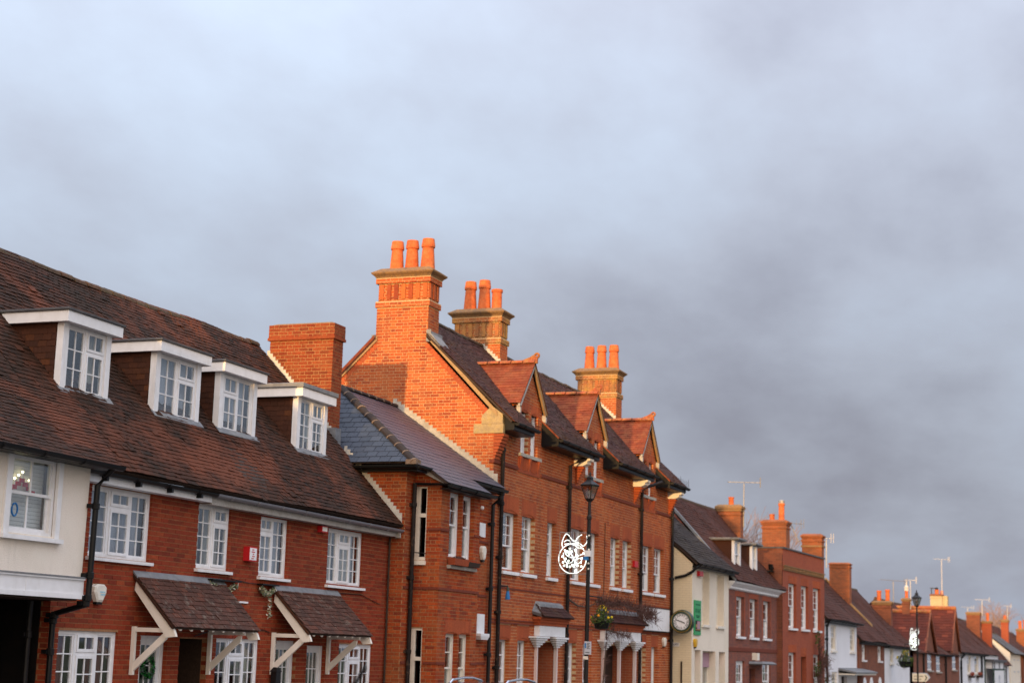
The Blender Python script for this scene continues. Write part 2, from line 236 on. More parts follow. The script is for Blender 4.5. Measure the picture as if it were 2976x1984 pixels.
glassmat('glass'); glassmat('glass_lamp', (0.8, 0.78, 0.74), 0.8, 0.12); glassmat('glass_dark', (0.25, 0.27, 0.28), 0.8, 0.05)
emit('rope_light', (0.93, 1.0, 0.93), 1.7); emit('bulb_warm', (1.0, 0.86, 0.5), 5.0); emit('bulb_cold', (0.9, 1.0, 0.85), 3.2)
WEST_E, WEST_R, WEST_D = 6.8, 8.9, 0.0  # heights of the unseen houses added for shade
# ---------------------------------------------------------------- geometry helpers
Z = Vector((0, 0, 1))
class Fr:
    """a vertical face: s runs along it, z up, d goes into the building"""
    def __init__(s, O, U):
        s.O = Vector(O); s.U = Vector(U).normalized(); s.N = Vector((s.U.y, -s.U.x, 0)); s.I = -s.N
    def P(s, a, z, d=0.0): return s.O + s.U * a + s.I * d + Z * z
def front(y): return Fr((0, y, 0), (1, 0, 0))        # faces the street, s = x
def left(x): return Fr((x, 0, 0), (0, -1, 0))        # faces the sun, s = -y
def right(x): return Fr((x, 0, 0), (0, 1, 0))        # faces away along the street, s = y
def back(y): return Fr((0, y, 0), (-1, 0, 0))        # s = -x
class MB:
    def __init__(s): s.v = []; s.f = []; s.mi = []; s.cur = 0
    def add(s, vs, fs):
        n = len(s.v); s.v += [tuple(p) for p in vs]; s.f += [tuple(i + n for i in f) for f in fs]; s.mi += [s.cur] * len(fs); return s
    def hexa(s, p): return s.add(p, [(0, 3, 2, 1), (4, 5, 6, 7), (0, 1, 5, 4), (1, 2, 6, 5), (2, 3, 7, 6), (3, 0, 4, 7)])
    def box(s, x0, x1, y0, y1, z0, z1): return s.hexa([(x0, y0, z0), (x1, y0, z0), (x1, y1, z0), (x0, y1, z0), (x0, y0, z1), (x1, y0, z1), (x1, y1, z1), (x0, y1, z1)])
    def fbox(s, fr, a0, a1, z0, z1, d0, d1):
        P = fr.P; return s.hexa([P(a0, z0, d0), P(a1, z0, d0), P(a1, z0, d1), P(a0, z0, d1), P(a0, z1, d0), P(a1, z1, d0), P(a1, z1, d1), P(a0, z1, d1)])
    def poly(s, pts): return s.add(pts, [tuple(range(len(pts)))])
    def prism(s, pts, vec):
        n = len(pts); vec = Vector(vec); b = [Vector(p) for p in pts]; t = [p + vec for p in b]
        return s.add(b + t, [tuple(range(n))[::-1], tuple(range(n, 2 * n))] + [(i, (i + 1) % n, n + (i + 1) % n, n + i) for i in range(n)])
    def tube(s, pts, r, n=8, closed=False, r2=None):
        pts = [Vector(p) for p in pts]; m = len(pts); rings = []
        for i, p in enumerate(pts):
            a = pts[i - 1] if (i > 0 or closed) else p; b = pts[(i + 1) % m] if (i < m - 1 or closed) else p
            t = (b - a).normalized(); u = t.cross(Z) if abs(t.z) < 0.95 else t.cross(Vector((1, 0, 0))); u.normalize(); w = u.cross(t)
            rr = r if r2 is None else r + (r2 - r) * i / max(1, m - 1)
            rings.append([p + u * (rr * math.cos(2 * math.pi * k / n)) + w * (rr * math.sin(2 * math.pi * k / n)) for k in range(n)])
        vs = [q for g in rings for q in g]; fs = []
        for i in range(m if closed else m - 1):
            j = (i + 1) % m
            fs += [(i * n + k, i * n + (k + 1) % n, j * n + (k + 1) % n, j * n + k) for k in range(n)]
        if not closed: fs += [tuple(range(n))[::-1], tuple((m - 1) * n + k for k in range(n))]
        return s.add(vs, fs)
    def lathe(s, c, prof, n=16, ax=None):
        """prof: (radius, height); ax: 3 axes, default upright"""
        c = Vector(c); X, Y, A = ax or (Vector((1, 0, 0)), Vector((0, 1, 0)), Z); vs = []; m = len(prof)
        for r, h in prof:
            vs += [c + X * (r * math.cos(2 * math.pi * k / n)) + Y * (r * math.sin(2 * math.pi * k / n)) + A * h for k in range(n)]
        fs = [(i * n + k, i * n + (k + 1) % n, (i + 1) * n + (k + 1) % n, (i + 1) * n + k) for i in range(m - 1) for k in range(n)]
        fs += [tuple(range(n))[::-1], tuple((m - 1) * n + k for k in range(n))]
        return s.add(vs, fs)
    def rings(s, sec):
        """stacked rectangles (x0,x1,y0,y1,z): mouldings and caps"""
        vs = []; m = len(sec)
        for x0, x1, y0, y1, z in sec: vs += [(x0, y0, z), (x1, y0, z), (x1, y1, z), (x0, y1, z)]
        fs = [(i * 4 + k, i * 4 + (k + 1) % 4, i * 4 + 4 + (k + 1) % 4, i * 4 + 4 + k) for i in range(m - 1) for k in range(4)]
        return s.add(vs, fs + [(3, 2, 1, 0), tuple((m - 1) * 4 + k for k in range(4))])
    def ball(s, c, r, n=8, m=5): return s.lathe(c, [(max(0.001, r * math.sin(math.pi * i / m)), -r * math.cos(math.pi * i / m)) for i in range(m + 1)], n)
    def mesh(s, name, mats, smooth=False):
        me = bpy.data.meshes.new(name); me.from_pydata(s.v, [], s.f)
        for m in (mats if isinstance(mats, (list, tuple)) else [mats]): me.materials.append(M[m])
        if isinstance(mats, (list, tuple)) and len(mats) > 1: me.polygons.foreach_set('material_index', s.mi)
        if smooth: me.polygons.foreach_set('use_smooth', [True] * len(me.polygons))
        me.update(); return me
def rawobj(name, data, parent=None, mat4=None):
    o = bpy.data.objects.new(name, data); COL.objects.link(o)
    if parent is not None:
        o.parent = parent
        if parent.parent is None: o.matrix_basis = Matrix.Translation(-parent.location) @ (mat4 or Matrix())
        elif mat4: o.matrix_basis = mat4
    elif mat4: o.matrix_basis = mat4
    return o
def part(name, mb, mats, parent, smooth=False, kind=None, label=None):
    o = rawobj(name, mb.mesh(name, mats, smooth), parent)
    if kind: o['kind'] = kind
    if label: o['label'] = label
    return o
def thing(name, label, cat, loc, group=None):
    o = bpy.data.objects.new(name, None); COL.objects.link(o); o.location = loc; o.empty_display_size = 0.3
    o['label'] = label; o['category'] = cat
    if group: o['group'] = group
    return o
def solo(name, mb, mats, label, cat, group=None, smooth=False):
    o = rawobj(name, mb.mesh(name, mats, smooth)); o['label'] = label; o['category'] = cat
    if group: o['group'] = group
    return o
def structure(name, mb, mats):
    o = rawobj(name, mb.mesh(name, mats)); o['kind'] = 'structure'; return o

# ---- pieces: bricks, tiles, slates; the 300 largest in view become objects, the rest one mesh
PROTO = {}
def inframe(p):
    d = Vector(p) - Vector(CAM); f = d.dot(FWD)
    if f < 1: return None
    u = 1488 + FPX * d.dot(RGT) / f; v = 992 - FPX * d.dot(UPV) / f
    return (u, v, f) if -5 < u < 2981 and -5 < v < 1989 else None
class Pieces:
    def __init__(s, house, kind, restname, limit=300): s.h = house; s.kind = kind; s.rest = restname; s.limit = limit; s.L = []
    def add(s, parent, O, A, B, C, shape, mat, full):
        """box or wedge spanned by A, B, C from O; C is the outward thickness"""
        s.L.append((parent, O, A, B, C, shape, mat, full))
    def flush(s):
        if not s.L: return
        sc = []
        for i, (pa, O, A, B, C, sh, mt, full) in enumerate(s.L):
            if not full: continue
            c = O + A * 0.5 + B * 0.5 + C; q = inframe(c)
            if not q: continue
            d = c - Vector(CAM); sc.append((abs(A.cross(B).dot(d)) / d.length ** 3, i))
        sc.sort(reverse=True); keep = set(i for _, i in sc[:s.limit])
        V = []; F = []; MI = []; mats = []; rp = None; n = 0
        for i, (pa, O, A, B, C, sh, mt, full) in enumerate(s.L):
            key = (sh, mt)
            if i in keep:
                if key not in PROTO:
                    mb = MB(); vs, fs = SHAPES[sh]; mb.add(vs, fs); PROTO[key] = mb.mesh(s.kind, mt)
                m4 = Matrix(((A.x, B.x, C.x, O.x), (A.y, B.y, C.y, O.y), (A.z, B.z, C.z, O.z), (0, 0, 0, 1)))
                rawobj(s.kind, PROTO[key], pa, m4)
                continue
            if mt not in mats: mats.append(mt)
            rp = rp or pa
            vs, fs = SHAPES[sh]
            V += [tuple(O + A * x + B * y + C * z) for x, y, z in vs]; F += [tuple(n + k for k in f) for f in fs]; MI += [mats.index(mt)] * len(fs); n += len(vs)
        if V:
            me = bpy.data.meshes.new(s.rest); me.from_pydata(V, [], F)
            for m in mats: me.materials.append(M[m])
            me.polygons.foreach_set('material_index', MI); me.update()
            o = rawobj(s.rest, me, s.h); o['kind'] = 'stuff'
_b = [(0, 0, 0), (1, 0, 0), (1, 1, 0), (0, 1, 0), (0, 0, 1), (1, 0, 1), (1, 1, 1), (0, 1, 1)]
SHAPES = {
    'brick': (_b, [(4, 5, 6, 7), (0, 1, 5, 4), (1, 2, 6, 5), (2, 3, 7, 6), (3, 0, 4, 7)]),
    'tile': ([(0, 0, 0.35), (1, 0, 0.35), (1, 1, -0.25), (0, 1, -0.25), (0, 0, 1), (1, 0, 1), (1, 1, 0.3), (0, 1, 0.3)], [(4, 5, 6, 7), (0, 1, 5, 4), (1, 2, 6, 5), (3, 0, 4, 7), (0, 3, 2, 1)]),
}
def spans(poly, z):
    xs = []
    n = len(poly)
    for i in range(n):
        (a, b), (c, d) = poly[i], poly[(i + 1) % n]
        if (b <= z) != (d <= z): xs.append(a + (z - b) / (d - b) * (c - a))
    xs.sort(); return [(xs[i], xs[i + 1]) for i in range(0, len(xs) - 1, 2)]
def cut(iv, a, b):
    r = []
    for s, e in iv:
        if b <= s or a >= e: r.append((s, e)); continue
        if a > s: r.append((s, a))
        if b < e: r.append((b, e))
    return r
def wallmesh(mb, fr, outline, ops, d=0.0, rd=0.16):
    zs = sorted(set([round(p[1], 4) for p in outline] + [round(v, 4) for o in ops for v in (o[2], o[3])]))
    lo, hi = min(p[1] for p in outline), max(p[1] for p in outline); zs = [z for z in zs if lo - 1e-6 <= z <= hi + 1e-6]
    for z0, z1 in zip(zs, zs[1:]):
        if z1 - z0 < 1e-4: continue
        e = min(1e-4, (z1 - z0) * 0.1); A = spans(outline, z0 + e); B = spans(outline, z1 - e); zm = (z0 + z1) / 2
        if len(A) != len(B): continue
        for (a0, a1), (b0, b1) in zip(A, B):
            cuts = sorted((o[0], o[1]) for o in ops if o[2] < zm < o[3] and o[1] > min(a0, b0) and o[0] < max(a1, b1)); L0, L1 = a0, b0
            for c0, c1 in cuts:
                if c0 > max(L0, L1): mb.poly([fr.P(L0, z0, d), fr.P(c0, z0, d), fr.P(c0, z1, d), fr.P(L1, z1, d)])
                L0 = L1 = c1
            if a1 > L0 or b1 > L1: mb.poly([fr.P(L0, z0, d), fr.P(max(a1, L0), z0, d), fr.P(max(b1, L1), z1, d), fr.P(L1, z1, d)])
    for o in ops:
        s0, s1, z0, z1 = o[:4]; P = fr.P
        if rd > d:
            mb.poly([P(s0, z0, d), P(s0, z0, rd), P(s0, z1, rd), P(s0, z1, d)]); mb.poly([P(s1, z0, d), P(s1, z1, d), P(s1, z1, rd), P(s1, z0, rd)])
            mb.poly([P(s0, z1, d), P(s1, z1, d), P(s1, z1, rd), P(s0, z1, rd)]); mb.poly([P(s0, z0, d), P(s0, z0, rd), P(s1, z0, rd), P(s1, z0, d)])
def wall(H, fr, outline, ops, mortar, bricks=None, pieces=None, name='wall', bond='flemish', rd=0.16, z0=0.0, arches=(), seed=1, deep=0.11, plainrd=None):
    """one wall; with bricks laid course by course round its openings"""
    mb = MB()
    big = [(o[0] - (0.004 if bricks else 0), o[1] + (0.004 if bricks else 0), o[2], o[3]) for o in ops]
    wallmesh(mb, fr, outline, big, 0.006 if bricks else 0.0, rd)
    w = part(name, mb, mortar, H)
    if not bricks: return w
    rnd = random.Random(seed); lo, hi = min(p[1] for p in outline), max(p[1] for p in outline)
    k0 = int(math.floor((lo - z0) / 0.075)); allops = list(ops) + list(arches)
    for k in range(k0, int((hi - z0) / 0.075) + 1):
        zb = z0 + k * 0.075; zm = zb + 0.0375
        if zm <= lo or zm >= hi: continue
        iv = spans(outline, zm)
        for o in allops:
            if o[2] < zm < o[3]: iv = cut(iv, o[0], o[1])
        for a, b in iv:
            if bond == 'flemish': pat = [0.225, 0.1125]
            else: pat = [0.225]
            x = math.floor(a / 0.3375) * 0.3375 if bond == 'flemish' else math.floor(a / 0.225) * 0.225
            if k % 2: x -= 0.16875 if bond == 'flemish' else 0.1125
            j = 0
            while x < b:
                wd = pat[j % len(pat)]; j += 1
                s0, s1 = max(x, a), min(x + wd, b); x += wd
                if s1 - s0 < 0.03: continue
                g0 = 0.0 if s0 <= a + 1e-6 else 0.006; g1 = 0.0 if s1 >= b - 1e-6 else 0.006
                edge = g0 == 0.0 or g1 == 0.0
                dp = deep if edge else 0.05; pr = rnd.uniform(-0.0015, 0.0015)
                z_b = max(zb + 0.006, lo); z_t = min(zb + 0.069, hi)
                O = fr.P(s0 + g0, z_b, dp); full = (not edge) and wd == 0.225 and abs(s1 - s0 - wd) < 1e-6
                if not edge and wd == 0.225 and not full: pass
                pieces.add(w, O, fr.U * (s1 - s0 - g0 - g1), Z * (z_t - z_b), fr.N * (dp + pr), 'brick', bricks, full)
    return w
def arch(H, fr, s0, s1, z1, ht, mat, rise=0.05, name='arch'):
    """flat-topped arch of soldier bricks with a slight camber below"""
    mb = MB(); n = max(3, int(round((s1 - s0 + 0.1) / 0.075))); a0 = s0 - 0.05; wd = (s1 - s0 + 0.1) / n; c = (s0 + s1) / 2; h = (s1 - s0) / 2
    for i in range(n):
        a, b = a0 + i * wd + 0.004, a0 + (i + 1) * wd - 0.004; t = min(1, abs((a + b) / 2 - c) / h); zb = z1 - rise * t * t
        mb.fbox(fr, a, b, zb, z1 + ht, -0.002, 0.12)
    mb.fbox(fr, a0, s1 + 0.05, z1 - rise * 0.9, z1 + ht - 0.01, 0.012, 0.11)
    return part(name, mb, mat, H)
def tiles(H, pa, O, U, S, outline, pieces, mat, w=0.165, g=0.1, th=0.016, sag=0.0, seed=2, jit=1.0, stag=0.5, gap=0.0015):
    """plain tiles or slates on a slope: U along the eave, S up the slope, outline in (s,t)"""
    O = Vector(O); U = Vector(U).normalized(); S = Vector(S).normalized(); Nn = U.cross(S)
    if Nn.z < 0: Nn = -Nn
    rnd = random.Random(seed); lo, hi = min(p[1] for p in outline), max(p[1] for p in outline)
    ph = [rnd.uniform(0, 6.28) for _ in range(6)]
    k = 0; t = lo
    while t < hi - 0.02:
        for a, b in spans(outline, min(t + g * 0.5, hi - 1e-3)):
            x = math.floor(a / w) * w - (w * stag if k % 2 else 0)
            while x < b:
                s0, s1 = max(x, a), min(x + w, b); full = s0 == x and s1 == x + w; x += w
                if s1 - s0 < 0.03: continue
                h = sag * (math.sin(s0 * 0.9 + ph[0]) * math.sin(t * 1.3 + ph[1]) + 0.5 * math.sin(s0 * 2.1 + ph[2]) * math.sin(t * 0.7 + ph[3])) + rnd.uniform(0, 0.006) * jit
                sk = rnd.uniform(-0.006, 0.006) * jit
                ln = min(g + 0.035, hi - t + 0.02)
                if jit >= 1 and rnd.random() < 0.012: sk += rnd.uniform(-0.02, 0.02); h += 0.008
                P = O + U * (s0 + gap) + S * (t + rnd.uniform(-0.005, 0.005) * jit - (0.03 if jit >= 1 and rnd.random() < 0.008 else 0)) + Nn * (0.012 + h)
                pieces.add(pa, P, U * (s1 - s0 - 2 * gap) + Nn * sk, S * ln, Nn * th, 'tile', mat, full)
        t += g; k += 1
def slab(pts, th): 
    """roof deck: polygon with thickness downward along its normal"""
    p = [Vector(q) for q in pts]; n = (p[1] - p[0]).cross(p[2] - p[0]).normalized()
    if n.z < 0: n = -n
    return MB().prism([q - n * th for q in p], n * th)
def ridge(H, pa, p0, p1, mat, r=0.13, ln=0.45, name='ridge_tile', drop=0.05, joint=None, sag=0.0, seed=5):
    p0, p1 = Vector(p0), Vector(p1); n = max(1, int(round((p1 - p0).length / ln))); d = (p1 - p0) / n; L = d.length
    X = d.normalized(); Y = Z.cross(X).normalized(); A = X.cross(Y); me = None; rnd = random.Random(seed)
    key = ('ridge', mat, r, round(L, 4))
    if key not in PROTO:
        mb = MB(); k = 6; vs = []
        for e, rr in ((0.012, r), (L - 0.012, r * 0.95)):
            for q in (rr, rr - 0.02): vs += [(e, q * math.cos(math.pi * i / k), q * 0.8 * math.sin(math.pi * i / k)) for i in range(k + 1)]
        m = k + 1; fs = [(i, i + 1, 2 * m + i + 1, 2 * m + i) for i in range(k)] + [(m + i + 1, m + i, 3 * m + i, 3 * m + i + 1) for i in range(k)] + [(i + 1, i, m + i, m + i + 1) for i in range(k)] + [(2 * m + i, 2 * m + i + 1, 3 * m + i + 1, 3 * m + i) for i in range(k)]
        mb.add(vs, fs); PROTO[key] = mb.mesh(name, mat)
    for i in range(n):
        p = p0 + d * i - A * (drop + sag * math.sin(math.pi * (i + 0.5) / n)) + A * rnd.uniform(-0.012, 0.012); m4 = Matrix(((X.x, Y.x, A.x, p.x), (X.y, Y.y, A.y, p.y), (X.z, Y.z, A.z, p.z), (0, 0, 0, 1)))
        rawobj(name, PROTO[key], pa, m4)
    if joint:
        for i in range(n + 1):
            mb = MB(); p = p0 + d * i - A * drop; k = 6
            vs = []
            for e in (-0.02, 0.02): vs += [p + X * e + Y * ((r + 0.006) * math.cos(math.pi * q / k)) + A * ((r + 0.006) * 0.8 * math.sin(math.pi * q / k)) for q in range(k + 1)] + [p + X * e + Y * ((r - 0.03) * math.cos(math.pi * q / k)) + A * ((r - 0.03) * 0.8 * math.sin(math.pi * q / k)) for q in range(k + 1)]
            m = k + 1; mb.add(vs, [(q, q + 1, 2 * m + q + 1, 2 * m + q) for q in range(k)] + [(q, m + q, m + q + 1, q + 1) for q in range(k)] + [(2 * m + q, 2 * m + q + 1, 3 * m + q + 1, 3 * m + q) for q in range(k)])
            part('mortar_joint', mb, joint, H)

# ---- windows
def panemesh(mat='glass'):
    k = ('pane', mat)
    if k not in PROTO: PROTO[k] = MB().box(0, 1, 0, 1, 0, 1).mesh('pane', mat)
    return PROTO[k]
PR = random.Random(77)
def pane(pa, fr, s0, s1, z0, z1, d, mat='glass'):
    A = fr.U * (s1 - s0) + fr.I * PR.uniform(-0.009, 0.009) * (s1 - s0); B = fr.I * 0.005; C = Z * (z1 - z0) + fr.I * PR.uniform(-0.012, 0.012) * (z1 - z0); O = fr.P(s0, z0, d)      # no two panes sit quite true
    rawobj('pane', panemesh(mat), pa, Matrix(((A.x, B.x, C.x, O.x), (A.y, B.y, C.y, O.y), (A.z, B.z, C.z, O.z), (0, 0, 0, 1))))
def glazed(mb, panes, fr, s0, s1, z0, z1, d, cols, rows, rail=0.045, bar=0.02, dep=0.035):
    """one sash or casement leaf: rails round it, bars across it"""
    mb.fbox(fr, s0, s0 + rail, z0, z1, d, d + dep); mb.fbox(fr, s1 - rail, s1, z0, z1, d, d + dep)
    mb.fbox(fr, s0 + rail, s1 - rail, z0, z0 + rail, d + 0.001, d + dep); mb.fbox(fr, s0 + rail, s1 - rail, z1 - rail, z1, d + 0.001, d + dep)
    a0, a1, b0, b1 = s0 + rail, s1 - rail, z0 + rail, z1 - rail; cw, rh = (a1 - a0) / cols, (b1 - b0) / rows
    for i in range(1, cols): mb.fbox(fr, a0 + i * cw - bar / 2, a0 + i * cw + bar / 2, b0, b1, d + 0.006, d + dep - 0.006)
    for j in range(1, rows): mb.fbox(fr, a0, a1, b0 + j * rh - bar / 2, b0 + j * rh + bar / 2, d + 0.004, d + dep - 0.008)
    for i in range(cols):
        for j in range(rows): panes.append((a0 + i * cw, a0 + (i + 1) * cw, b0 + j * rh, b0 + (j + 1) * rh, d + 0.016))
def folds(mb, fr, s0, s1, z0, z1, d, amp=0.012, per=0.09):
    n = max(4, int((s1 - s0) / per * 4)); vs = []
    for z in (z0, z1): vs += [fr.P(s0 + (s1 - s0) * i / n, z, d + amp * math.sin(i * math.pi / 2 + 0.4 * math.sin(i))) for i in range(n + 1)]
    mb.add(vs, [(i, i + 1, n + 2 + i, n + 1 + i) for i in range(n)])
def behind(W, fr, s0, s1, z0, z1, d, kind):
    mb = MB(); P = fr.P; e = d + 0.45
    mb.poly([P(s0, z0, e), P(s1, z0, e), P(s1, z1, e), P(s0, z1, e)]); mb.poly([P(s0, z0, d), P(s0, z0, e), P(s0, z1, e), P(s0, z1, d)]); mb.poly([P(s1, z0, d), P(s1, z1, d), P(s1, z1, e), P(s1, z0, e)])
    mb.poly([P(s0, z1, d), P(s0, z1, e), P(s1, z1, e), P(s1, z1, d)]); mb.poly([P(s0, z0, d), P(s1, z0, d), P(s1, z0, e), P(s0, z0, e)])
    part('recess', mb, 'room_warm' if kind == 'shutter' else 'interior', W)
    w = s1 - s0
    if kind in ('net', 'half', 'red', 'curtain'):
        c = MB()
        if kind == 'net': folds(c, fr, s0, s1, z0, z1, d + 0.10)
        elif kind == 'half': folds(c, fr, s0, s0 + w * 0.22, z0, z1, d + 0.12); folds(c, fr, s1 - w * 0.25, s1, z0, z1, d + 0.12)
        elif kind == 'curtain': folds(c, fr, s0, s0 + w * 0.4, z0, z1, d + 0.12); folds(c, fr, s1 - w * 0.45, s1, z0, z1, d + 0.12)
        else: folds(c, fr, s0, s0 + w * 0.3, z0, z1, d + 0.12); folds(c, fr, s1 - w * 0.3, s1, z0, z1, d + 0.12)
        part('curtain', c, {'net': 'net', 'half': 'curtain', 'red': 'curtain_red', 'curtain': 'curtain'}[kind], W)
    if kind in ('blind', 'shutter'):
        c = MB(); z = z0 + 0.01
        while z < z1 - 0.03:
            c.hexa([P(s0, z, d + 0.085), P(s1, z, d + 0.085), P(s1, z + 0.008, d + 0.125), P(s0, z + 0.008, d + 0.125), P(s0, z + 0.012, d + 0.085), P(s1, z + 0.012, d + 0.085), P(s1, z + 0.02, d + 0.125), P(s0, z + 0.02, d + 0.125)]) if kind == 'blind' else c.fbox(fr, s0, s1, z, z + 0.05, d + 0.09, d + 0.1)
            z += 0.04 if kind == 'blind' else 0.054
        part('blind', c, 'blind', W)
def sill(W, fr, s0, s1, z, mat='white_paint', pr=0.07, th=0.06):
    mb = MB(); P = fr.P; e = 0.05
    mb.hexa([P(s0 - e, z - th, -pr), P(s1 + e, z - th, -pr), P(s1 + e, z - th, 0.1), P(s0 - e, z - th, 0.1), P(s0 - e, z - 0.012, -pr), P(s1 + e, z - 0.012, -pr), P(s1 + e, z, 0.1), P(s0 - e, z, 0.1)])
    return part('sill', mb, mat, W)
def casement(H, fr, s0, s1, z0, z1, lights, rec=0.05, inside='net', mat='white_paint', sl=True, lab=None, bottom=True):
    """lights: (fraction, 'f' fixed leaf | 't' vent over leaf, rows)"""
    mb = MB(); fw = 0.05; pn = []
    mb.fbox(fr, s0, s0 + fw, z0, z1, rec, rec + 0.07); mb.fbox(fr, s1 - fw, s1, z0, z1, rec, rec + 0.07); mb.fbox(fr, s0 + fw, s1 - fw, z1 - fw, z1, rec + 0.001, rec + 0.07)
    mb.fbox(fr, s0 + fw, s1 - fw, z0, z0 + fw, rec + 0.001, rec + 0.07)
    a = s0 + fw; tot = s1 - s0 - 2 * fw
    for i, (fx, ty, rows) in enumerate(lights):
        b = a + tot * fx
        if i: mb.fbox(fr, a - 0.03, a + 0.03, z0 + fw, z1 - fw, rec + 0.002, rec + 0.068)
        l, r = a + (0.03 if i else 0), b - (0.03 if i < len(lights) - 1 else 0)
        if ty == 'f': glazed(mb, pn, fr, l, r, z0 + fw, z1 - fw, rec + 0.015, 2, rows, 0.03, 0.018)
        else:
            zt = z0 + (z1 - z0) * 0.72
            mb.fbox(fr, l, r, zt - 0.025, zt + 0.025, rec + 0.002, rec + 0.066)
            glazed(mb, pn, fr, l, r, zt + 0.025, z1 - fw, rec - 0.012, 2, 1, 0.045, 0.018); glazed(mb, pn, fr, l, r, z0 + fw, zt - 0.025, rec - 0.012, 2, rows - 1, 0.045, 0.018)
        a = b
    W = part('window', mb, mat, H, label=lab)
    for q in pn: pane(W, fr, *q)
    if sl: sill(W, fr, s0, s1, z0, mat)
    behind(W, fr, s0 + 0.01, s1 - 0.01, z0 + 0.01, z1 - 0.01, rec + 0.075, inside)
    return W
def sash(H, fr, s0, s1, z0, z1, rec=0.12, up=(2, 2), lo=(1, 1), inside='blind', mat='white_paint', split=0.5, sl=True, slm=None, fw=0.07, bar=0.022, glass='glass', lab=None, archtop=0.0):
    mb = MB(); pn = []
    mb.fbox(fr, s0, s0 + fw, z0, z1, rec, rec + 0.1); mb.fbox(fr, s1 - fw, s1, z0, z1, rec, rec + 0.1); mb.fbox(fr, s0 + fw, s1 - fw, z1 - fw, z1, rec + 0.001, rec + 0.1)
    mb.fbox(fr, s0 + fw, s1 - fw, z0, z0 + 0.05, rec + 0.001, rec + 0.1)
    zm = z0 + (z1 - z0) * split
    glazed(mb, pn, fr, s0 + fw, s1 - fw, zm - 0.02, z1 - fw, rec + 0.015, up[0], up[1], 0.04, bar); glazed(mb, pn, fr, s0 + fw, s1 - fw, z0 + 0.05, zm + 0.02, rec + 0.052, lo[0], lo[1], 0.04, bar)
    W = part('window', mb, mat, H, label=lab)
    for q in pn: pane(W, fr, *q, glass)
    if sl: sill(W, fr, s0, s1, z0, slm or mat, 0.07, 0.09)
    behind(W, fr, s0 + 0.01, s1 - 0.01, z0 + 0.01, z1 - 0.01, rec + 0.105, inside)
    return W
# ---- other building parts
def pots(H, lst, mat='terracotta'):
    for x, y, z, h, r, kind in lst:
        if kind == 'roll': pf = [(r * 1.02, 0), (r * 1.0, h * 0.05), (r * 0.78, h * 0.72), (r * 0.92, h * 0.73), (r * 0.94, h * 0.79), (r * 0.86, h * 0.9), (r * 0.8, h), (r * 0.64, h), (r * 0.62, h * 0.7)]
        elif kind == 'plain': pf = [(r * 1.0, 0), (r * 0.82, h * 0.9), (r * 0.92, h * 0.91), (r * 0.92, h), (r * 0.72, h), (r * 0.7, h * 0.7)]
        else: pf = [(r * 0.9, 0), (r * 0.86, h * 0.86), (r * 1.0, h * 0.87), (r * 1.0, h), (r * 0.78, h), (r * 0.76, h * 0.7)]
        part('chimney_pot', MB().lathe((x, y, z), pf, 20), mat, H, smooth=False)
def stackwalls(H, pc, x0, x1, y0, y1, z0, z1, mortar, bricks, name='chimney', bond='flemish', slope=None, seed=1):
    """four brick faces; slope(y) gives where the stack leaves the roof"""
    e = 0.003
    W = None
    for fr, a, b in ((left(x0), -y1 + e, -y0 - e), (front(y0), x0 + e, x1 - e), (right(x1), y0 + e, y1 - e), (back(y1), -x1 + e, -x0 - e)):
        w = wall(H, fr, [(a, z0), (b, z0), (b, z1), (a, z1)], [], mortar, bricks, pc, name if W is None else name + '_face', bond, seed=seed); W = W or w
    return W
def plainbox(H, name, mat, x0, x1, y0, y1, z0, z1): return part(name, MB().box(x0, x1, y0, y1, z0, z1), mat, H)
def gutter(H, p0, p1, mat='black_plastic', r=0.06, name='gutter', outw=None):
    p0, p1 = Vector(p0), Vector(p1); X = (p1 - p0).normalized(); Y = Vector((X.y, -X.x, 0)); mb = MB(); k = 6; vs = []
    for p in (p0, p1):
        for q in (r, r - 0.008): vs += [p + Y * (q * math.cos(math.pi * i / k)) - Z * (q * math.sin(math.pi * i / k)) for i in range(k + 1)]
    m = k + 1
    mb.add(vs, [(i, i + 1, 2 * m + i + 1, 2 * m + i) for i in range(k)] + [(m + i, 3 * m + i, 3 * m + i + 1, m + i + 1) for i in range(k)] + [(0, 2 * m, 3 * m, m), (k, m + k, 3 * m + k, 2 * m + k)] + [tuple(range(k + 1)), tuple(range(2 * m, 2 * m + k + 1))[::-1]])
    n = int((p1 - p0).length / 0.9)
    for i in range(n):
        c = p0 + X * (0.45 + i * 0.9); mb.tube([c + Y * (r + 0.004) * math.cos(a) - Z * (r + 0.004) * math.sin(a) for a in [math.pi * j / 6 for j in range(7)]], 0.012, 4)
    return part(name, mb, mat, H)
def pipe(H, pts, r=0.04, mat='black_iron', name='downpipe', collars=1.8):
    mb = MB(); mb.tube(pts, r, 10); pts = [Vector(p) for p in pts]
    for a, b in zip(pts, pts[1:]):
        if abs((b - a).normalized().z) > 0.9:
            L = (b - a).length; n = max(1, int(L / collars))
            for i in range(n + 1):
                c = a + (b - a) * ((i + 0.3) / (n + 0.6)); mb.lathe(c - Z * 0.05, [(r + 0.002, 0), (r + 0.016, 0.01), (r + 0.016, 0.09), (r + 0.002, 0.1)], 10); mb.box(c.x - r - 0.05, c.x + r + 0.05, c.y + r * 0.2, c.y + r + 0.05, c.z - 0.03, c.z + 0.03)
    return part(name, mb, mat, H)
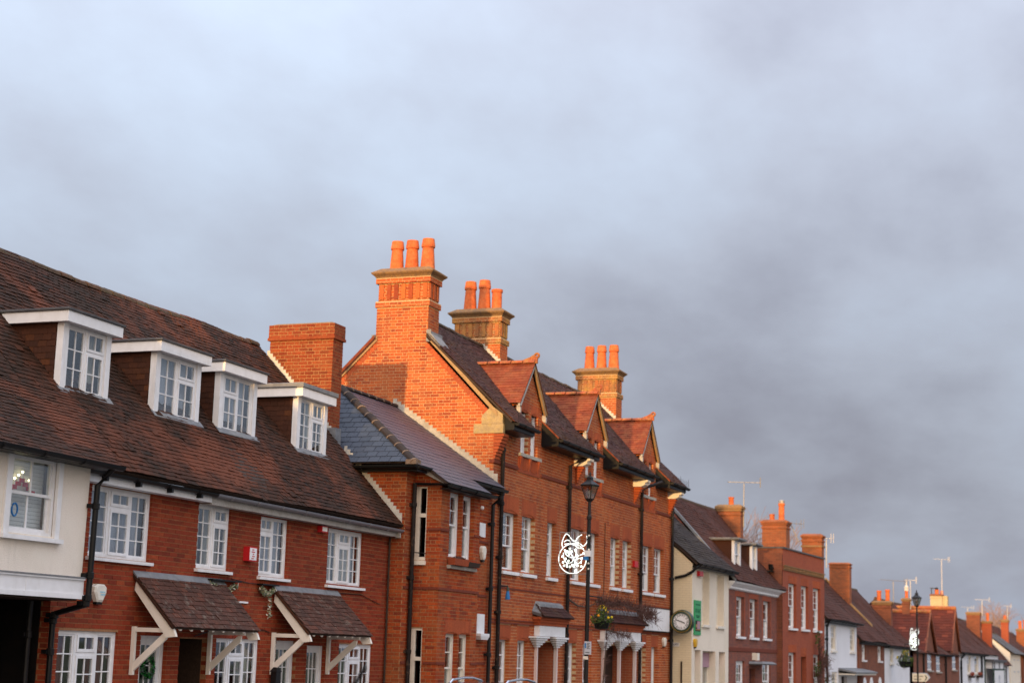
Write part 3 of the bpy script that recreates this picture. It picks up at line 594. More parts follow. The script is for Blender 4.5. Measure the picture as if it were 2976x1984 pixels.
def stepflash(H, fr, pts, mat='mortar_flash', up=0.12, step=0.16, name='flashing', d=-0.012):
    """lead or mortar steps let into the courses along a roof line; pts: (s,z) along the line"""
    mb = MB()
    for (a, za), (b, zb) in zip(pts, pts[1:]):
        n = max(1, int(abs(zb - za) / 0.075 + 0.5))
        for i in range(n):
            s0 = a + (b - a) * i / n; s1 = a + (b - a) * (i + 1) / n; q0 = za + (zb - za) * i / n; q1 = za + (zb - za) * (i + 1) / n; top = max(q0, q1) + up
            mb.prism([fr.P(s0, q0 - 0.02, d), fr.P(s1, q1 - 0.02, d), fr.P(s1, top, d), fr.P(s0, top if q1 > q0 else top, d)], fr.I * 0.011)
    return part(name, mb, mat, H)
def text(H, txt, fr, s, z, size, mat, d=-0.004, ext=0.002, align='CENTER', name='lettering', sx=1.0, font=None):
    cu = bpy.data.curves.new(name, 'FONT'); cu.body = txt; cu.size = size; cu.extrude = ext; cu.align_x = align; cu.align_y = 'CENTER'; cu.resolution_u = 3
    tmp = bpy.data.objects.new(name, cu); COL.objects.link(tmp); dg = bpy.context.evaluated_depsgraph_get(); dg.update(); me = bpy.data.meshes.new_from_object(tmp.evaluated_get(dg)); bpy.data.objects.remove(tmp)
    me.materials.clear(); me.materials.append(M[mat]); O = fr.P(s, z, d); A = fr.U * sx; N_ = fr.N
    return rawobj(name, me, H, Matrix(((A.x, 0, N_.x, O.x), (A.y, 0, N_.y, O.y), (A.z, 1, N_.z, O.z), (0, 0, 0, 1))))
# ================================================================ setting
mb = MB(); xs = [-160, -60, 45, 75, 110, 160, 260, 700]; zs = [0, 0, 0, -0.8, -1.5, -1.8, -2.0, -2.0]
def gz(x): return float(np.interp(x, xs, zs))
def strip(name, y0, y1, dz, mat, x0=-160, x1=700):
    mb = MB(); X = [x for x in xs if x0 < x < x1]; X = [x0] + X + [x1]
    for a, b in zip(X, X[1:]): mb.poly([(a, y0, gz(a) + dz), (b, y0, gz(b) + dz), (b, y1, gz(b) + dz), (a, y1, gz(a) + dz)])
    return structure(name, mb, mat)
g0 = MB()
for a, b in zip(xs, xs[1:]): g0.poly([(a, -700, gz(a) - 0.15), (b, -700, gz(b) - 0.15), (b, 700, gz(b) - 0.15), (a, 700, gz(a) - 0.15)])
g0.poly([(-700, -700, -0.15), (-160, -700, -0.15), (-160, 700, -0.15), (-700, 700, -0.15)])
structure('ground', g0, 'earth')
strip('road', -8.0, 12.1, -0.12, 'asphalt')
strip('pavement', 12.25, 15.6, 0.0, 'paving'); strip('pavement', -14, -8.15, 0.0, 'paving')
for y0, y1 in ((12.1, 12.25), (-8.15, -8.0)):
    k = MB(); X = [-160, -60, 45, 75, 110, 160, 260]
    for a, b in zip(X, X[1:]): k.hexa([(a, y0, gz(a) - 0.14), (b, y0, gz(b) - 0.14), (b, y1, gz(b) - 0.14), (a, y1, gz(a) - 0.14), (a, y0, gz(a) + 0.004), (b, y0, gz(b) + 0.004), (b, y1, gz(b) + 0.004), (a, y1, gz(a) + 0.004)])
    structure('kerb', k, 'stone_grey')
ln = MB()
for i in range(40):
    a = -20 + i * 6.0; ln.poly([(a, 1.95, gz(a) - 0.116), (a + 2, 1.95, gz(a + 2) - 0.116), (a + 2, 2.05, gz(a + 2) - 0.116), (a, 2.05, gz(a) - 0.116)])
structure('road_marking', ln, 'white_paint')

# ================================================================ rendered house at the left edge
YA = 15.0
def za(y): return 4.6 + 1.074 * (y - 14.75)
WH = thing('rendered_house', 'cream rendered house overhanging a dark passage at the left edge', 'house', (17.3, 14.7, 0))
f = front(14.4); tp = Pieces(WH, 'tile', 'roof_tiling')
wall(WH, f, [(14, 2.62), (20.5, 2.62), (20.54, 4.62), (14, 4.62)], [(18.72, 19.78, 3.4, 4.52)], 'render_white', name='wall')
part('side_wall', MB().box(20.3, 20.497, 14.402, 15.85, 2.62, 4.6), 'render_white', WH)
m = MB(); m.box(14, 20.51, 14.355, 14.395, 2.64, 2.84); m.box(14, 20.52, 14.34, 14.4, 2.575, 2.64); m.box(14, 20.51, 14.33, 14.399, 2.84, 2.862); m.box(19.18, 19.2, 14.35, 14.354, 2.64, 2.84)
part('beam', m, 'white_paint', WH)
part('beam_flashing', MB().box(14, 20.51, 14.32, 14.398, 2.864, 2.885), 'lead', WH)
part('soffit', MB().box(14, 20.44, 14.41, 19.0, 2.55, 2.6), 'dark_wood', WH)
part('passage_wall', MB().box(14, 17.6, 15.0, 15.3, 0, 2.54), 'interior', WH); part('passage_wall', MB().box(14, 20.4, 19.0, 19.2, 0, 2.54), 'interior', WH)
m = MB(); m.box(18.35, 18.47, 15.9, 16.05, 0, 2.2); m.box(18.35, 19.3, 15.9, 16.0, 2.2, 2.3); part('gate_post', m, 'cream_paint', WH)
part('gate', MB().box(18.47, 19.4, 15.95, 16.0, 0, 2.19), 'dark_wood', WH)
# roof: flatter lower slope that sweeps into the terrace roof
S2 = Vector((0, 0.804, 0.595)); r = part('roof', slab([(14, 14.12, 4.5), (20.76, 14.12, 4.5), (21.98, 15.85, 5.78), (14, 15.85, 5.78)], 0.05), 'dark_wood', WH)
tiles(WH, r, (0, 14.1, 4.485), (1, 0, 0), S2, [(14, 0), (20.8, 0), (22.0, 2.16), (14, 2.16)], tp, 'tile_terrace', sag=0.02, seed=11, th=0.021)
m = MB(); m.poly([(20.76, 14.14, 4.46), (21.98, 15.85, 5.74), (21.98, 15.9, za(15.9) - 0.05), (20.76, 14.7, za(14.7) - 0.1)]); part('verge_infill', m, 'tile_cheek', WH)
S1 = Vector((0, 0.6814, 0.7319)); r = part('roof_upper', slab([(14, 15.8, za(15.8)), (20.64, 15.8, za(15.8)), (20.64, 18.4, za(18.4)), (14, 18.4, za(18.4))], 0.05), 'dark_wood', WH)
tiles(WH, r, (0, 14.68, 4.525), (1, 0, 0), S1, [(14, 1.72), (20.64, 1.72), (20.64, 5.46), (14, 5.46)], tp, 'tile_terrace', sag=0.02, seed=12)
r2 = slab([(14, 18.4, 8.5), (20.64, 18.4, 8.5), (20.64, 22.2, 4.5), (14, 22.2, 4.5)], 0.05); part('roof_rear', r2, 'tile_dark', WH)
plainbox(WH, 'light_block_core', 'interior', 14.2, 20.28, 15.35, 21.9, 2.62, 5.0); plainbox(WH, 'rear_wall', 'render_white', 14.0, 20.4, 21.9, 22.1, 0, 4.5)  # solid core added inside the house to block light
gutter(WH, (14, 14.08, 4.53), (20.86, 14.08, 4.5), 'black_plastic', 0.07)
m = MB(); m.box(14, 20.8, 14.13, 14.4, 4.44, 4.475); m.box(14, 20.8, 14.13, 14.17, 4.475, 4.53); part('eaves_board', m, 'black_plastic', WH)
pipe(WH, [(20.66, 14.1, 4.46), (20.64, 14.16, 4.38), (20.59, 14.3, 4.2), (20.56, 14.3, 2.62), (20.56, 14.34, 2.5), (20.62, 14.88, 2.37), (20.64, 14.93, 2.25), (20.64, 14.93, 0.0)], 0.042, 'black_plastic')
pipe(WH, [(20.46, 15.2, 2.54), (20.46, 15.2, 0)], 0.04, 'black_iron', 'soil_pipe')
# its window: candle bridge, shutters, small wreath
m = MB(); fb = m.fbox
for a, b, c, d in ((18.62, 18.74, 3.34, 4.6), (19.76, 19.86, 3.34, 4.6)): fb(f, a, b, c, d, -0.03, 0.02)
fb(f, 18.74, 19.76, 4.5, 4.6, -0.028, 0.02); part('architrave', m, 'white_paint', WH)
W = sash(WH, f, 18.74, 19.76, 3.4, 4.5, 0.03, (2, 1), (2, 1), 'shutter', fw=0.06, bar=0.035, sl=False)
sill(W, f, 18.62, 19.86, 3.385, 'white_paint', 0.08, 0.07)
cb = thing('candle_bridge', 'red candle arch with lit bulbs in the cream house window', 'candle arch', (19.12, 14.5, 3.95))
m = MB(); cx_ = 19.2
for i in range(7):
    t = -1 + i / 3.0; z = 4.0 + 0.15 * (1 - abs(t)); m.box(cx_ + t * 0.24 - 0.042, cx_ + t * 0.24 + 0.042, 14.552, 14.585, z - 0.045, z + 0.012)
part('frame', m, 'red_plastic', cb)
for i in (0, 1, 2, 3, 5):
    t = -1 + i / 3.0; z = 4.01 + 0.15 * (1 - abs(t)); c = part('candle', MB().lathe((cx_ + t * 0.24, 14.568, z), [(0.012, 0), (0.012, 0.07)], 8), 'white_paint', cb); part('bulb', MB().ball((cx_ + t * 0.24, 14.568, z + 0.09), 0.018), 'bulb_warm', c)
m = MB(); m.tube([(19.0 + 0.062 * math.cos(a), 14.5, 3.72 + 0.085 * math.sin(a)) for a in [i * math.pi / 8 for i in range(16)]], 0.014, 6, True)
solo('window_ornament', m, 'blue_plastic', 'small blue ring ornament hanging in the cream house window', 'ornament')
tp.flush()

# ================================================================ red brick terrace with white dormers
A = thing('brick_terrace', 'low red brick terrace with four white flat-roofed dormers and two tiled porches', 'terrace', (26.3, 15.0, 0))
bp = Pieces(A, 'brick', 'brickwork'); tp = Pieces(A, 'tile', 'roof_tiling')
f = front(YA)
up = [(21.47, 23.12, 3.25, 4.32), (24.54, 25.6, 3.24, 4.32), (26.65, 27.7, 3.22, 4.31), (29.3, 30.85, 3.2, 4.28)]
lo = [(20.9, 22.42, 0.95, 2.14), (25.35, 26.85, 0.95, 2.12), (29.98, 31.5, 0.95, 2.08)]
dr = [(23.05, 23.82, 0, 2.12), (24.2, 25.08, 0, 2.08), (27.45, 28.22, 0, 2.1), (28.65, 29.4, 0, 2.06)]
wall(A, f, [(20.653, 0), (32.05, 0), (32.05, 4.45), (20.653, 4.45)], up + lo + dr, 'mortar_terrace', 'brick_terrace', bp, bond='stretcher', rd=0.12, seed=21)
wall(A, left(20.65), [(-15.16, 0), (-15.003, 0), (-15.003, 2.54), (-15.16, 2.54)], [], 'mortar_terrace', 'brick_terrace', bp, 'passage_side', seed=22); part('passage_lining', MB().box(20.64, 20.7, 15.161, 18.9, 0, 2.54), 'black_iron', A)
T3 = [(0.315, 'f', 4), (0.37, 't', 4), (0.315, 'f', 4)]
casement(A, f, *up[0], T3, inside='net'); casement(A, f, *up[1], [(0.5, 'f', 4), (0.5, 't', 4)], inside='curtain')
casement(A, f, *up[2], [(0.5, 't', 4), (0.5, 'f', 4)], inside='net'); casement(A, f, *up[3], T3, inside='curtain')
casement(A, f, *lo[0], T3, inside='red'); casement(A, f, *lo[1], T3, inside='half'); casement(A, f, *lo[2], T3, inside='half')
def glazed_door(H, fr, s0, s1, z1, lab, rows=5, rec=0.07):
    m = MB(); pn = []; m.fbox(fr, s0, s0 + 0.06, 0, z1, rec, rec + 0.08); m.fbox(fr, s1 - 0.06, s1, 0, z1, rec, rec + 0.08); m.fbox(fr, s0 + 0.06, s1 - 0.06, z1 - 0.06, z1, rec + 0.001, rec + 0.08)
    glazed(m, pn, fr, s0 + 0.06, s1 - 0.06, 0.9, z1 - 0.06, rec + 0.02, 3, rows - 2, 0.1, 0.018); m.fbox(fr, s0 + 0.06, s1 - 0.06, 0.0, 0.9, rec + 0.021, rec + 0.055)
    D = part('door', m, 'white_paint', H, label=lab)
    for q in pn: pane(D, fr, *q)
    behind(D, fr, s0 + 0.01, s1 - 0.01, 0.9, z1 - 0.01, rec + 0.085, 'dark')
    part('handle', MB().fbox(fr, s1 - 0.13, s1 - 0.09, 1.02, 1.25, rec - 0.02, rec + 0.02), 'black_plastic', D)
glazed_door(A, f, *dr[0][:2], 2.12, 'white glazed front door'); glazed_door(A, f, *dr[2][:2], 2.1, 'white glazed front door'); glazed_door(A, f, *dr[3][:2], 2.06, 'white glazed front door')
part('passage_door', MB().fbox(f, 24.2, 25.08, 0, 2.08, 0.55, 0.6), 'interior', A, label='dark recessed door')  # near-black colour stands in for the shade of a deeper recess
m = MB()
for s in (24.2, 25.08): m.fbox(f, s - 0.02 if s < 24.5 else s, s if s < 24.5 else s + 0.02, 0, 2.08, 0.12, 0.55)
m.fbox(f, 24.2, 25.08, 2.08, 2.1, 0.12, 0.55); part('passage_reveal', m, 'dark_wood', A)  # recess shade put into the dark colour of the reveals
# eaves
m = MB(); m.box(20.9, 24.6, 14.80, 14.825, 4.33, 4.47); m.box(20.9, 24.6, 14.826, 14.998, 4.33, 4.35); part('fascia', m, 'white_paint', A)
m = MB(); m.box(24.602, 32.0, 14.80, 14.825, 4.3, 4.46); m.box(24.602, 32.0, 14.826, 14.998, 4.30, 4.32); m.box(31.99, 32.03, 14.72, 14.83, 4.28, 4.45); part('fascia', m, 'fascia_grey', A, label='weathered grey fascia board')
gutter(A, (20.85, 14.73, 4.49), (24.68, 14.73, 4.475), 'black_plastic', 0.06); gutter(A, (24.62, 14.735, 4.475), (32.12, 14.735, 4.45), 'grey_plastic', 0.065)
m = MB()
for x in (21.4, 22.3, 23.2, 24.1): m.box(x, x + 0.05, 14.7, 14.8, 4.36, 4.43)
part('gutter_bracket', m, 'black_plastic', A)
# roof
r = part('roof', slab([(20.66, 14.68, za(14.68)), (32.05, 14.68, za(14.68)), (32.05, 18.4, za(18.4)), (20.66, 18.4, za(18.4))], 0.05), 'dark_wood', A)
tiles(A, r, (0, 14.68, 4.525), (1, 0, 0), S1, [(20.66, 0), (32.05, 0), (32.05, 5.46), (20.66, 5.46)], tp, 'tile_terrace', sag=0.022, seed=31, th=0.021)
part('roof_rear', slab([(20.66, 18.4, 8.5), (32.05, 18.4, 8.5), (32.05, 22.2, 4.5), (20.66, 22.2, 4.5)], 0.05), 'tile_dark', A)
plainbox(A, 'light_block_core', 'interior', 20.9, 31.9, 15.65, 21.9, 0.05, 4.5); plainbox(A, 'rear_wall', 'fb_red', 20.66, 32.0, 21.9, 22.1, 0, 4.5)  # unseen core box added to stop light passing through
ridge(A, r, (20.7, 18.4, 8.53), (32.0, 18.4, 8.5), 'ridge_moss', 0.14, 0.4, sag=0.05)
# dormers
def dormer(x0, x1, lights, thick, inside, seed):
    YD = 15.87; zb, zt = 5.76, 6.9; m = MB(); fr = front(YD)
    m.fbox(fr, x0, x0 + 0.13, zb + 0.02, zt, 0, 0.12); m.fbox(fr, x1 - 0.13, x1, zb + 0.02, zt, 0, 0.12); m.fbox(fr, x0 + 0.13, x1 - 0.13, zb, zb + 0.06, -0.01, 0.1)
    D = part('dormer', m, 'white_paint', A); yb = 14.75 + (zt - 4.6) / 1.074
    W_ = MB(); pn = []; a = x0 + 0.13; tot = x1 - x0 - 0.26; rec = 0.03
    s0, s1, z0, z1 = x0 + 0.13, x1 - 0.13, zb + 0.06, zt - 0.02
    for p in ((s0, s0 + 0.04, z0, z1), (s1 - 0.04, s1, z0, z1), (s0 + 0.04, s1 - 0.04, z1 - 0.04, z1), (s0 + 0.04, s1 - 0.04, z0, z0 + 0.04)): W_.fbox(fr, *p, rec, rec + 0.07)
    a = s0 + 0.04; tot = s1 - s0 - 0.08
    for i, (fx, ty, rows) in enumerate(lights):
        b = a + tot * fx; l, rr = a + (0.025 if i else 0), b - (0.025 if i == 0 else 0)
        if i: W_.fbox(fr, a - 0.025, a + 0.025, z0 + 0.04, z1 - 0.04, rec + 0.002, rec + 0.068)
        if ty == 'f': glazed(W_, pn, fr, l, rr, z0 + 0.04, z1 - 0.04, rec + 0.012, 2, rows, 0.035, 0.018)
        else:
            q = z0 + (z1 - z0) * 0.66; W_.fbox(fr, l, rr, q - 0.02, q + 0.02, rec + 0.002, rec + 0.066); glazed(W_, pn, fr, l, rr, q + 0.02, z1 - 0.04, rec - 0.012, 2, 1, 0.04, 0.018); glazed(W_, pn, fr, l, rr, z0 + 0.04, q - 0.02, rec - 0.012, 2, rows - 1, 0.04, 0.018)
        a = b
    part('window_frame', W_, 'white_paint', D)
    for q in pn: pane(D, fr, *q)
    behind(D, fr, s0, s1, z0, z1, rec + 0.075, inside)
    m = MB(); m.box(x0 - 0.1, x1 + 0.1, YD - 0.14, YD - 0.11, zt - 0.02, zt + 0.15); m.box(x0 - 0.1, x0 - 0.07, YD - 0.109, yb + 0.16, zt - 0.02, zt + 0.15); m.box(x1 + 0.07, x1 + 0.1, YD - 0.109, yb + 0.16, zt - 0.02, zt + 0.15); m.box(x0 - 0.069, x1 + 0.069, YD - 0.109, yb + 0.1, zt - 0.015, zt + 0.02)
    part('fascia_board', m, 'white_paint', D)
    m = MB(); m.rings([(x0 - 0.12, x1 + 0.12, YD - 0.16, yb + 0.3, zt + 0.152), (x0 - 0.13, x1 + 0.13, YD - 0.17, yb + 0.3, zt + 0.165), (x0 - 0.13, x1 + 0.13, YD - 0.17, yb + 0.3, zt + 0.17 + thick), (x0 - 0.08, x1 + 0.08, YD - 0.12, yb + 0.3, zt + 0.185 + thick)])
    part('lead_roof', m, 'lead' if thick > 0.03 else 'lead_dark', D)
    for fr2, sg in ((left(x0), -1), (right(x1), 1)):
        P = [(sg * (YD + 0.12), za(YD + 0.12) - 0.02), (sg * (YD + 0.12), zt), (sg * (yb + 0.05), zt)]
        m = MB(); m.prism([fr2.P(p[0], p[1], 0.02) for p in P], fr2.I * 0.04); part('cheek', m, 'dark_wood', D)
        tiles(A, D, fr2.P(0, 0, 0.02), fr2.U, (0, 0, 1), P, tp, 'tile_cheek', seed=seed, jit=0.4, th=0.012)
    m = MB(); n = (0, -0.7319, 0.6814)
    m.hexa([(x0 - 0.05, YD - 0.07, za(YD - 0.07) + 0.04), (x1 + 0.08, YD - 0.07, za(YD - 0.07) + 0.04), (x1 + 0.08, YD + 0.02, za(YD + 0.02) + 0.04), (x0 - 0.05, YD + 0.02, za(YD + 0.02) + 0.04)] + [(x0 - 0.05, YD - 0.07, za(YD - 0.07) + 0.055), (x1 + 0.08, YD - 0.07, za(YD - 0.07) + 0.055), (x1 + 0.08, YD + 0.02, za(YD + 0.02) + 0.06), (x0 - 0.05, YD + 0.02, za(YD + 0.02) + 0.06)]); part('apron', m, 'lead', D)
LA = [(0.5, 'f', 3), (0.5, 't', 3)]; LB = [(0.5, 't', 3), (0.5, 'f', 3)]
dormer(21.65, 22.95, LA, 0.02, 'half', 41); dormer(24.3, 25.75, LA, 0.02, 'net', 42); dormer(26.42, 27.78, LB, 0.02, 'net', 43); dormer(29.42, 30.7, [(0.5, 'f', 4), (0.5, 't', 4)], 0.07, 'curtain', 44)
# chimney on the party wall
cx0, cx1, cy0, cy1 = 32.12, 32.6, 16.55, 18.1
ch = stackwalls(A, bp, cx0, cx1, cy0, cy1, 5.4, 8.62, 'mortar_wing', 'brick_stack', seed=51)
stackwalls(A, bp, cx0 - 0.03, cx1 + 0.03, cy0 - 0.03, cy1 + 0.03, 8.625, 8.925, 'mortar_wing', 'brick_stack', 'chimney_head', seed=52)
m = MB(); m.rings([(cx0 - 0.045, cx1 + 0.045, cy0 - 0.045, cy1 + 0.045, 8.58), (cx0 - 0.045, cx1 + 0.045, cy0 - 0.045, cy1 + 0.045, 8.64)]); part('chimney_band', m, 'brick_stack', A)
part('chimney_flaunching', MB().rings([(cx0 - 0.02, cx1 + 0.02, cy0 - 0.02, cy1 + 0.02, 8.915), (cx0 + 0.1, cx1 - 0.1, cy0 + 0.1, cy1 - 0.1, 8.97)]), 'cap_stone', A)
fl = left(cx0)
stepflash(A, fl, [(-16.5, 6.5), (-18.15, 8.27)], 'mortar_flash', 0.1)
m = MB(); m.box(32.03, 32.3, 16.35, 16.56, 6.0, 6.62); m.box(32.05, 32.5, 16.2, 16.5, 5.9, 6.12); part('lead_saddle', m, 'lead', A)
bp.flush(); tp.flush()
# porches: each a thing fixed to the wall
def porch(x0, x1, zt, label, seed):
    H = thing('porch', label, 'porch', ((x0 + x1) / 2, 14.6, 2.2), 'tiled porches on the brick terrace'); tpp = Pieces(H, 'tile', 'roof_tiling')
    zr = zt; ye, ze = 14.22, 2.24; S = Vector((0, 15.0 - ye, zr - ze)); L = S.length
    r = part('roof', slab([(x0, ye, ze), (x1, ye, ze), (x1, 14.995, zr), (x0, 14.995, zr)], 0.035), 'dark_wood', H)
    tiles(H, r, (0, ye - 0.02, ze - 0.01), (1, 0, 0), S, [(x0, 0), (x1, 0), (x1, L - 0.02), (x0, L - 0.02)], tpp, 'tile_porch', g=0.1, seed=seed, th=0.018)
    part('flashing', MB().hexa([(x0 - 0.02, 14.91, zr - 0.06), (x1 + 0.02, 14.91, zr - 0.06), (x1 + 0.02, 14.996, zr + 0.02), (x0 - 0.02, 14.996, zr + 0.02), (x0 - 0.02, 14.91, zr - 0.035), (x1 + 0.02, 14.91, zr - 0.035), (x1 + 0.02, 14.996, zr + 0.06), (x0 - 0.02, 14.996, zr + 0.06)]), 'lead', H)
    s = (zr - ze) / (15.0 - ye)
    for x, mt in ((x0 + 0.02, 'timber_cream'), (x1 - 0.08, 'timber_cream')):
        m = MB(); m.prism([(x, 14.18, 2.1), (x, 14.22, 2.2), (x, 14.95, 2.2 + s * 0.73), (x, 14.97, 2.05 + s * 0.73), (x, 14.4, 2.14), (x, 14.36, 2.08)], (0.06, 0, 0)); part('bargeboard', m, mt, H)
    part('verge', MB().prism([(x0 - 0.012, ye, ze - 0.03), (x0 - 0.012, ye, ze + 0.01), (x0 - 0.012, 14.98, zr + 0.0), (x0 - 0.012, 14.98, zr - 0.05)], (0.02, 0, 0)), 'tile_cheek', H)
    n = int((x1 - x0) / 0.3)
    for i in range(n):
        x = x0 + 0.25 + i * (x1 - x0 - 0.4) / (n - 1); part('rafter', MB().prism([(x, 14.26, ze - 0.05), (x, 14.24, ze - 0.01), (x, 14.9, zr - 0.16), (x, 14.9, zr - 0.24)], (0.06, 0, 0)), 'timber_cream', H)
    for x in (x0 + 0.05, x1 - 0.35):
        B = part('bracket', MB().box(x, x + 0.055, 14.93, 14.995, 1.5, 2.24), 'timber_cream', H); part('brace', MB().prism([(x + 0.008, 14.93, 1.56), (x + 0.008, 14.93, 1.70), (x + 0.008, 14.42, 2.15), (x + 0.008, 14.36, 2.15), (x + 0.008, 14.37, 2.06)], (0.042, 0, 0)), 'timber_cream', B); part('rail', MB().box(x + 0.002, x + 0.053, 14.30, 14.929, 2.16, 2.225), 'timber_cream', B)
    m = MB(); m.box(x0 + 0.08, x1 - 0.1, 14.3, 14.36, 2.225, 2.26); part('wall_plate', m, 'dark_wood', H); tpp.flush()
porch(22.72, 25.4, 3.04, 'tiled porch over the wreathed door, nearer the cream house', 61)
porch(27.2, 29.78, 3.03, 'tiled porch over the two white doors, nearer the slate-roofed bay', 62)
# things fixed to the terrace
def alarm(fr, s, z, w, h, mats, label, name='alarm_box', d=0.09, base=None):
    H = thing(name, label, 'alarm', tuple(fr.P(s, z - h / 2, 0)))
    P = fr.P; m = MB(); pr = [(-0.5, 0.35), (-0.3, 0.5), (0.3, 0.5), (0.5, 0.35), (0.5, 0.1), (0.22, -0.38), (-0.22, -0.38), (-0.5, 0.1)]
    vs = [P(s + a * w, z + b * h, -0.002) for a, b in pr] + [P(s + a * w * 0.95, z + b * h, -d * 0.75) for a, b in pr] + [P(s + a * w * 0.7, z + 0.03 * h + b * h * 0.8, -d) for a, b in pr]; n = len(pr)
    m.add(vs, [(i, (i + 1) % n, n + (i + 1) % n, n + i) for i in range(n)] + [(n + i, n + (i + 1) % n, 2 * n + (i + 1) % n, 2 * n + i) for i in range(n)] + [tuple(2 * n + i for i in range(n))]); part('cover', m, mats[0], H)
    if base: part('strobe', MB().fbox(fr, s - w * 0.22, s + w * 0.22, z - 0.5 * h, z - 0.38 * h, -d * 0.7, -0.002), base, H)
    return H
H = alarm(f, 21.77, 2.69, 0.33, 0.3, ['cream_paint'], 'cream burglar alarm box on the brick wall by the black downpipe', base='black_plastic')
m = MB(); m.fbox(f, 21.73, 21.86, 2.715, 2.735, -0.093, -0.088); m.fbox(f, 21.75, 21.87, 2.675, 2.7, -0.093, -0.088); part('print', m, 'print_blue', H)
def boxsign(fr, s0, s1, z0, z1, d, label, mat, name='alarm_box', face=None):
    H = thing(name, label, 'alarm', tuple(fr.P((s0 + s1) / 2, z0, 0))); part('case', MB().fbox(fr, s0, s1, z0, z1, -d, -0.002), mat, H)
    if face: part('face_plate', MB().fbox(fr, s0 + 0.02, s1 - 0.02, z0 + 0.02, z1 - 0.02, -d - 0.004, -d + 0.001), face, H)
    return H
H = boxsign(f, 26.08, 26.36, 3.45, 3.7, 0.12, 'tall red and white box between the first-floor terrace windows', 'red_plastic', 'notice_box', 'white_paint')
m = MB()
for a in range(5): m.fbox(f, 26.16 + 0.02 * (a % 3), 26.2 + 0.03 * (a % 2) + 0.04, 3.49 + a * 0.038, 3.505 + a * 0.038, -0.128, -0.124)
part('print', m, 'red_plastic', H)
boxsign(f, 28.83, 29.07, 4.16, 4.28, 0.1, 'small red alarm box under the terrace gutter', 'red_plastic', face='blind')
# garlands under two windows, wreath on the door, lantern, cable
def foliage(mb, c, rx, ry, rz, n, sz, rnd):
    for _ in range(n):
        while True:
            p = Vector((rnd.uniform(-1, 1), rnd.uniform(-1, 1), rnd.uniform(-1, 1)))
            if p.length <= 1: break
        p = Vector((c[0] + p.x * rx, c[1] + p.y * ry, c[2] + p.z * rz)); a = Vector((rnd.gauss(0, 1), rnd.gauss(0, 1), rnd.gauss(0, 1))).normalized(); b = a.cross(Vector((rnd.gauss(0, 1), rnd.gauss(0, 1), rnd.gauss(0, 1)))).normalized(); s = sz * rnd.uniform(0.6, 1.3)
        mb.add([p - a * s, p + b * s * 0.4, p + a * s, p - b * s * 0.4], [(0, 1, 2, 3)])
rg = random.Random(5)
for x0, x1, lb, hang in ((24.95, 25.75, 'leafy garland with pale flowers right of the first porch ridge', 0), (26.65, 27.1, 'leafy garland trailing down beside the second porch ridge', 1)):
    H = thing('garland', lb, 'garland', ((x0 + x1) / 2, 14.95, 2.95)); m = MB(); m2 = MB(); m3 = MB()
    part('tray', MB().box(x0 - 0.05, x1 + 0.1, 14.86, 14.99, 3.06, 3.085), 'black_plastic', H)
    for i in range(9):
        t = i / 8; c = (x0 + (x1 - x0) * t, 14.92, 3.0 - 0.09 * math.sin(t * math.pi)); foliage(m, c, 0.06, 0.05, 0.05, 26, 0.035, rg); foliage(m2, c, 0.06, 0.06, 0.05, 6, 0.03, rg)
    if hang:
        for i in range(4): foliage(m, (26.99 + 0.01 * i, 14.93, 2.8 - i * 0.09), 0.05, 0.04, 0.05, 14, 0.03, rg); foliage(m2, (27.0, 14.92, 2.8 - i * 0.09), 0.05, 0.05, 0.05, 5, 0.03, rg)
    part('leaves', m, 'leaf_pale', H); part('flowers', m2, 'cream_paint', H)
m = MB(); rg2 = random.Random(9)
for i in range(22):
    a = i / 22 * 6.283; foliage(m, (23.38 + 0.15 * math.cos(a), 15.045, 1.62 + 0.15 * math.sin(a)), 0.05, 0.025, 0.05, 16, 0.035, rg2)
solo('door_wreath', m, 'wreath_green', 'shiny green tinsel wreath hanging on the terrace front door', 'wreath')
H = thing('wall_lantern', 'small black lantern beside the door under the second porch', 'lantern', (27.3, 14.9, 1.3)); m = MB(); m.box(27.22, 27.38, 14.84, 14.95, 1.3, 1.55); m.rings([(27.2, 27.4, 14.82, 14.97, 1.55), (27.28, 27.32, 14.88, 14.91, 1.66)]); part('case', m, 'black_iron', H); part('arm', MB().tube([(27.3, 14.99, 1.72), (27.3, 14.9, 1.74), (27.3, 14.895, 1.64)], 0.012), 'black_iron', H)
solo('cable', MB().tube([(24.6, 14.985, 2.1 + 0.02)] + [(25.4 + i * 0.5, 14.985, 2.28 - 0.02 * math.sin(i)) for i in range(4)] + [(27.15, 14.985, 2.24)], 0.008, 5), 'black_plastic', 'thin black cable pinned along the brick between the two porches', 'cable')
solo('cable', MB().tube([(25.7, 14.985, 3.12)] + [(26.3 + i * 0.9, 14.985, 3.06 + 0.015 * math.cos(i)) for i in range(6)] + [(31.7, 14.985, 2.9)], 0.007, 5), 'black_plastic', 'thin dark cable running below the first-floor terrace windows', 'cable')
solo('vent_plate', MB().fbox(f, 26.0, 26.3, 2.72, 2.75, -0.03, -0.002), 'white_paint', 'short white vent strip on the brick between the porches', 'vent')
solo('downpipe', MB().tube([(32.0, 14.95, 4.4), (32.0, 14.95, 0)], 0.022, 8), 'dark_wood', 'thin brown pipe in the corner where the terrace meets the bay wing', 'pipe')
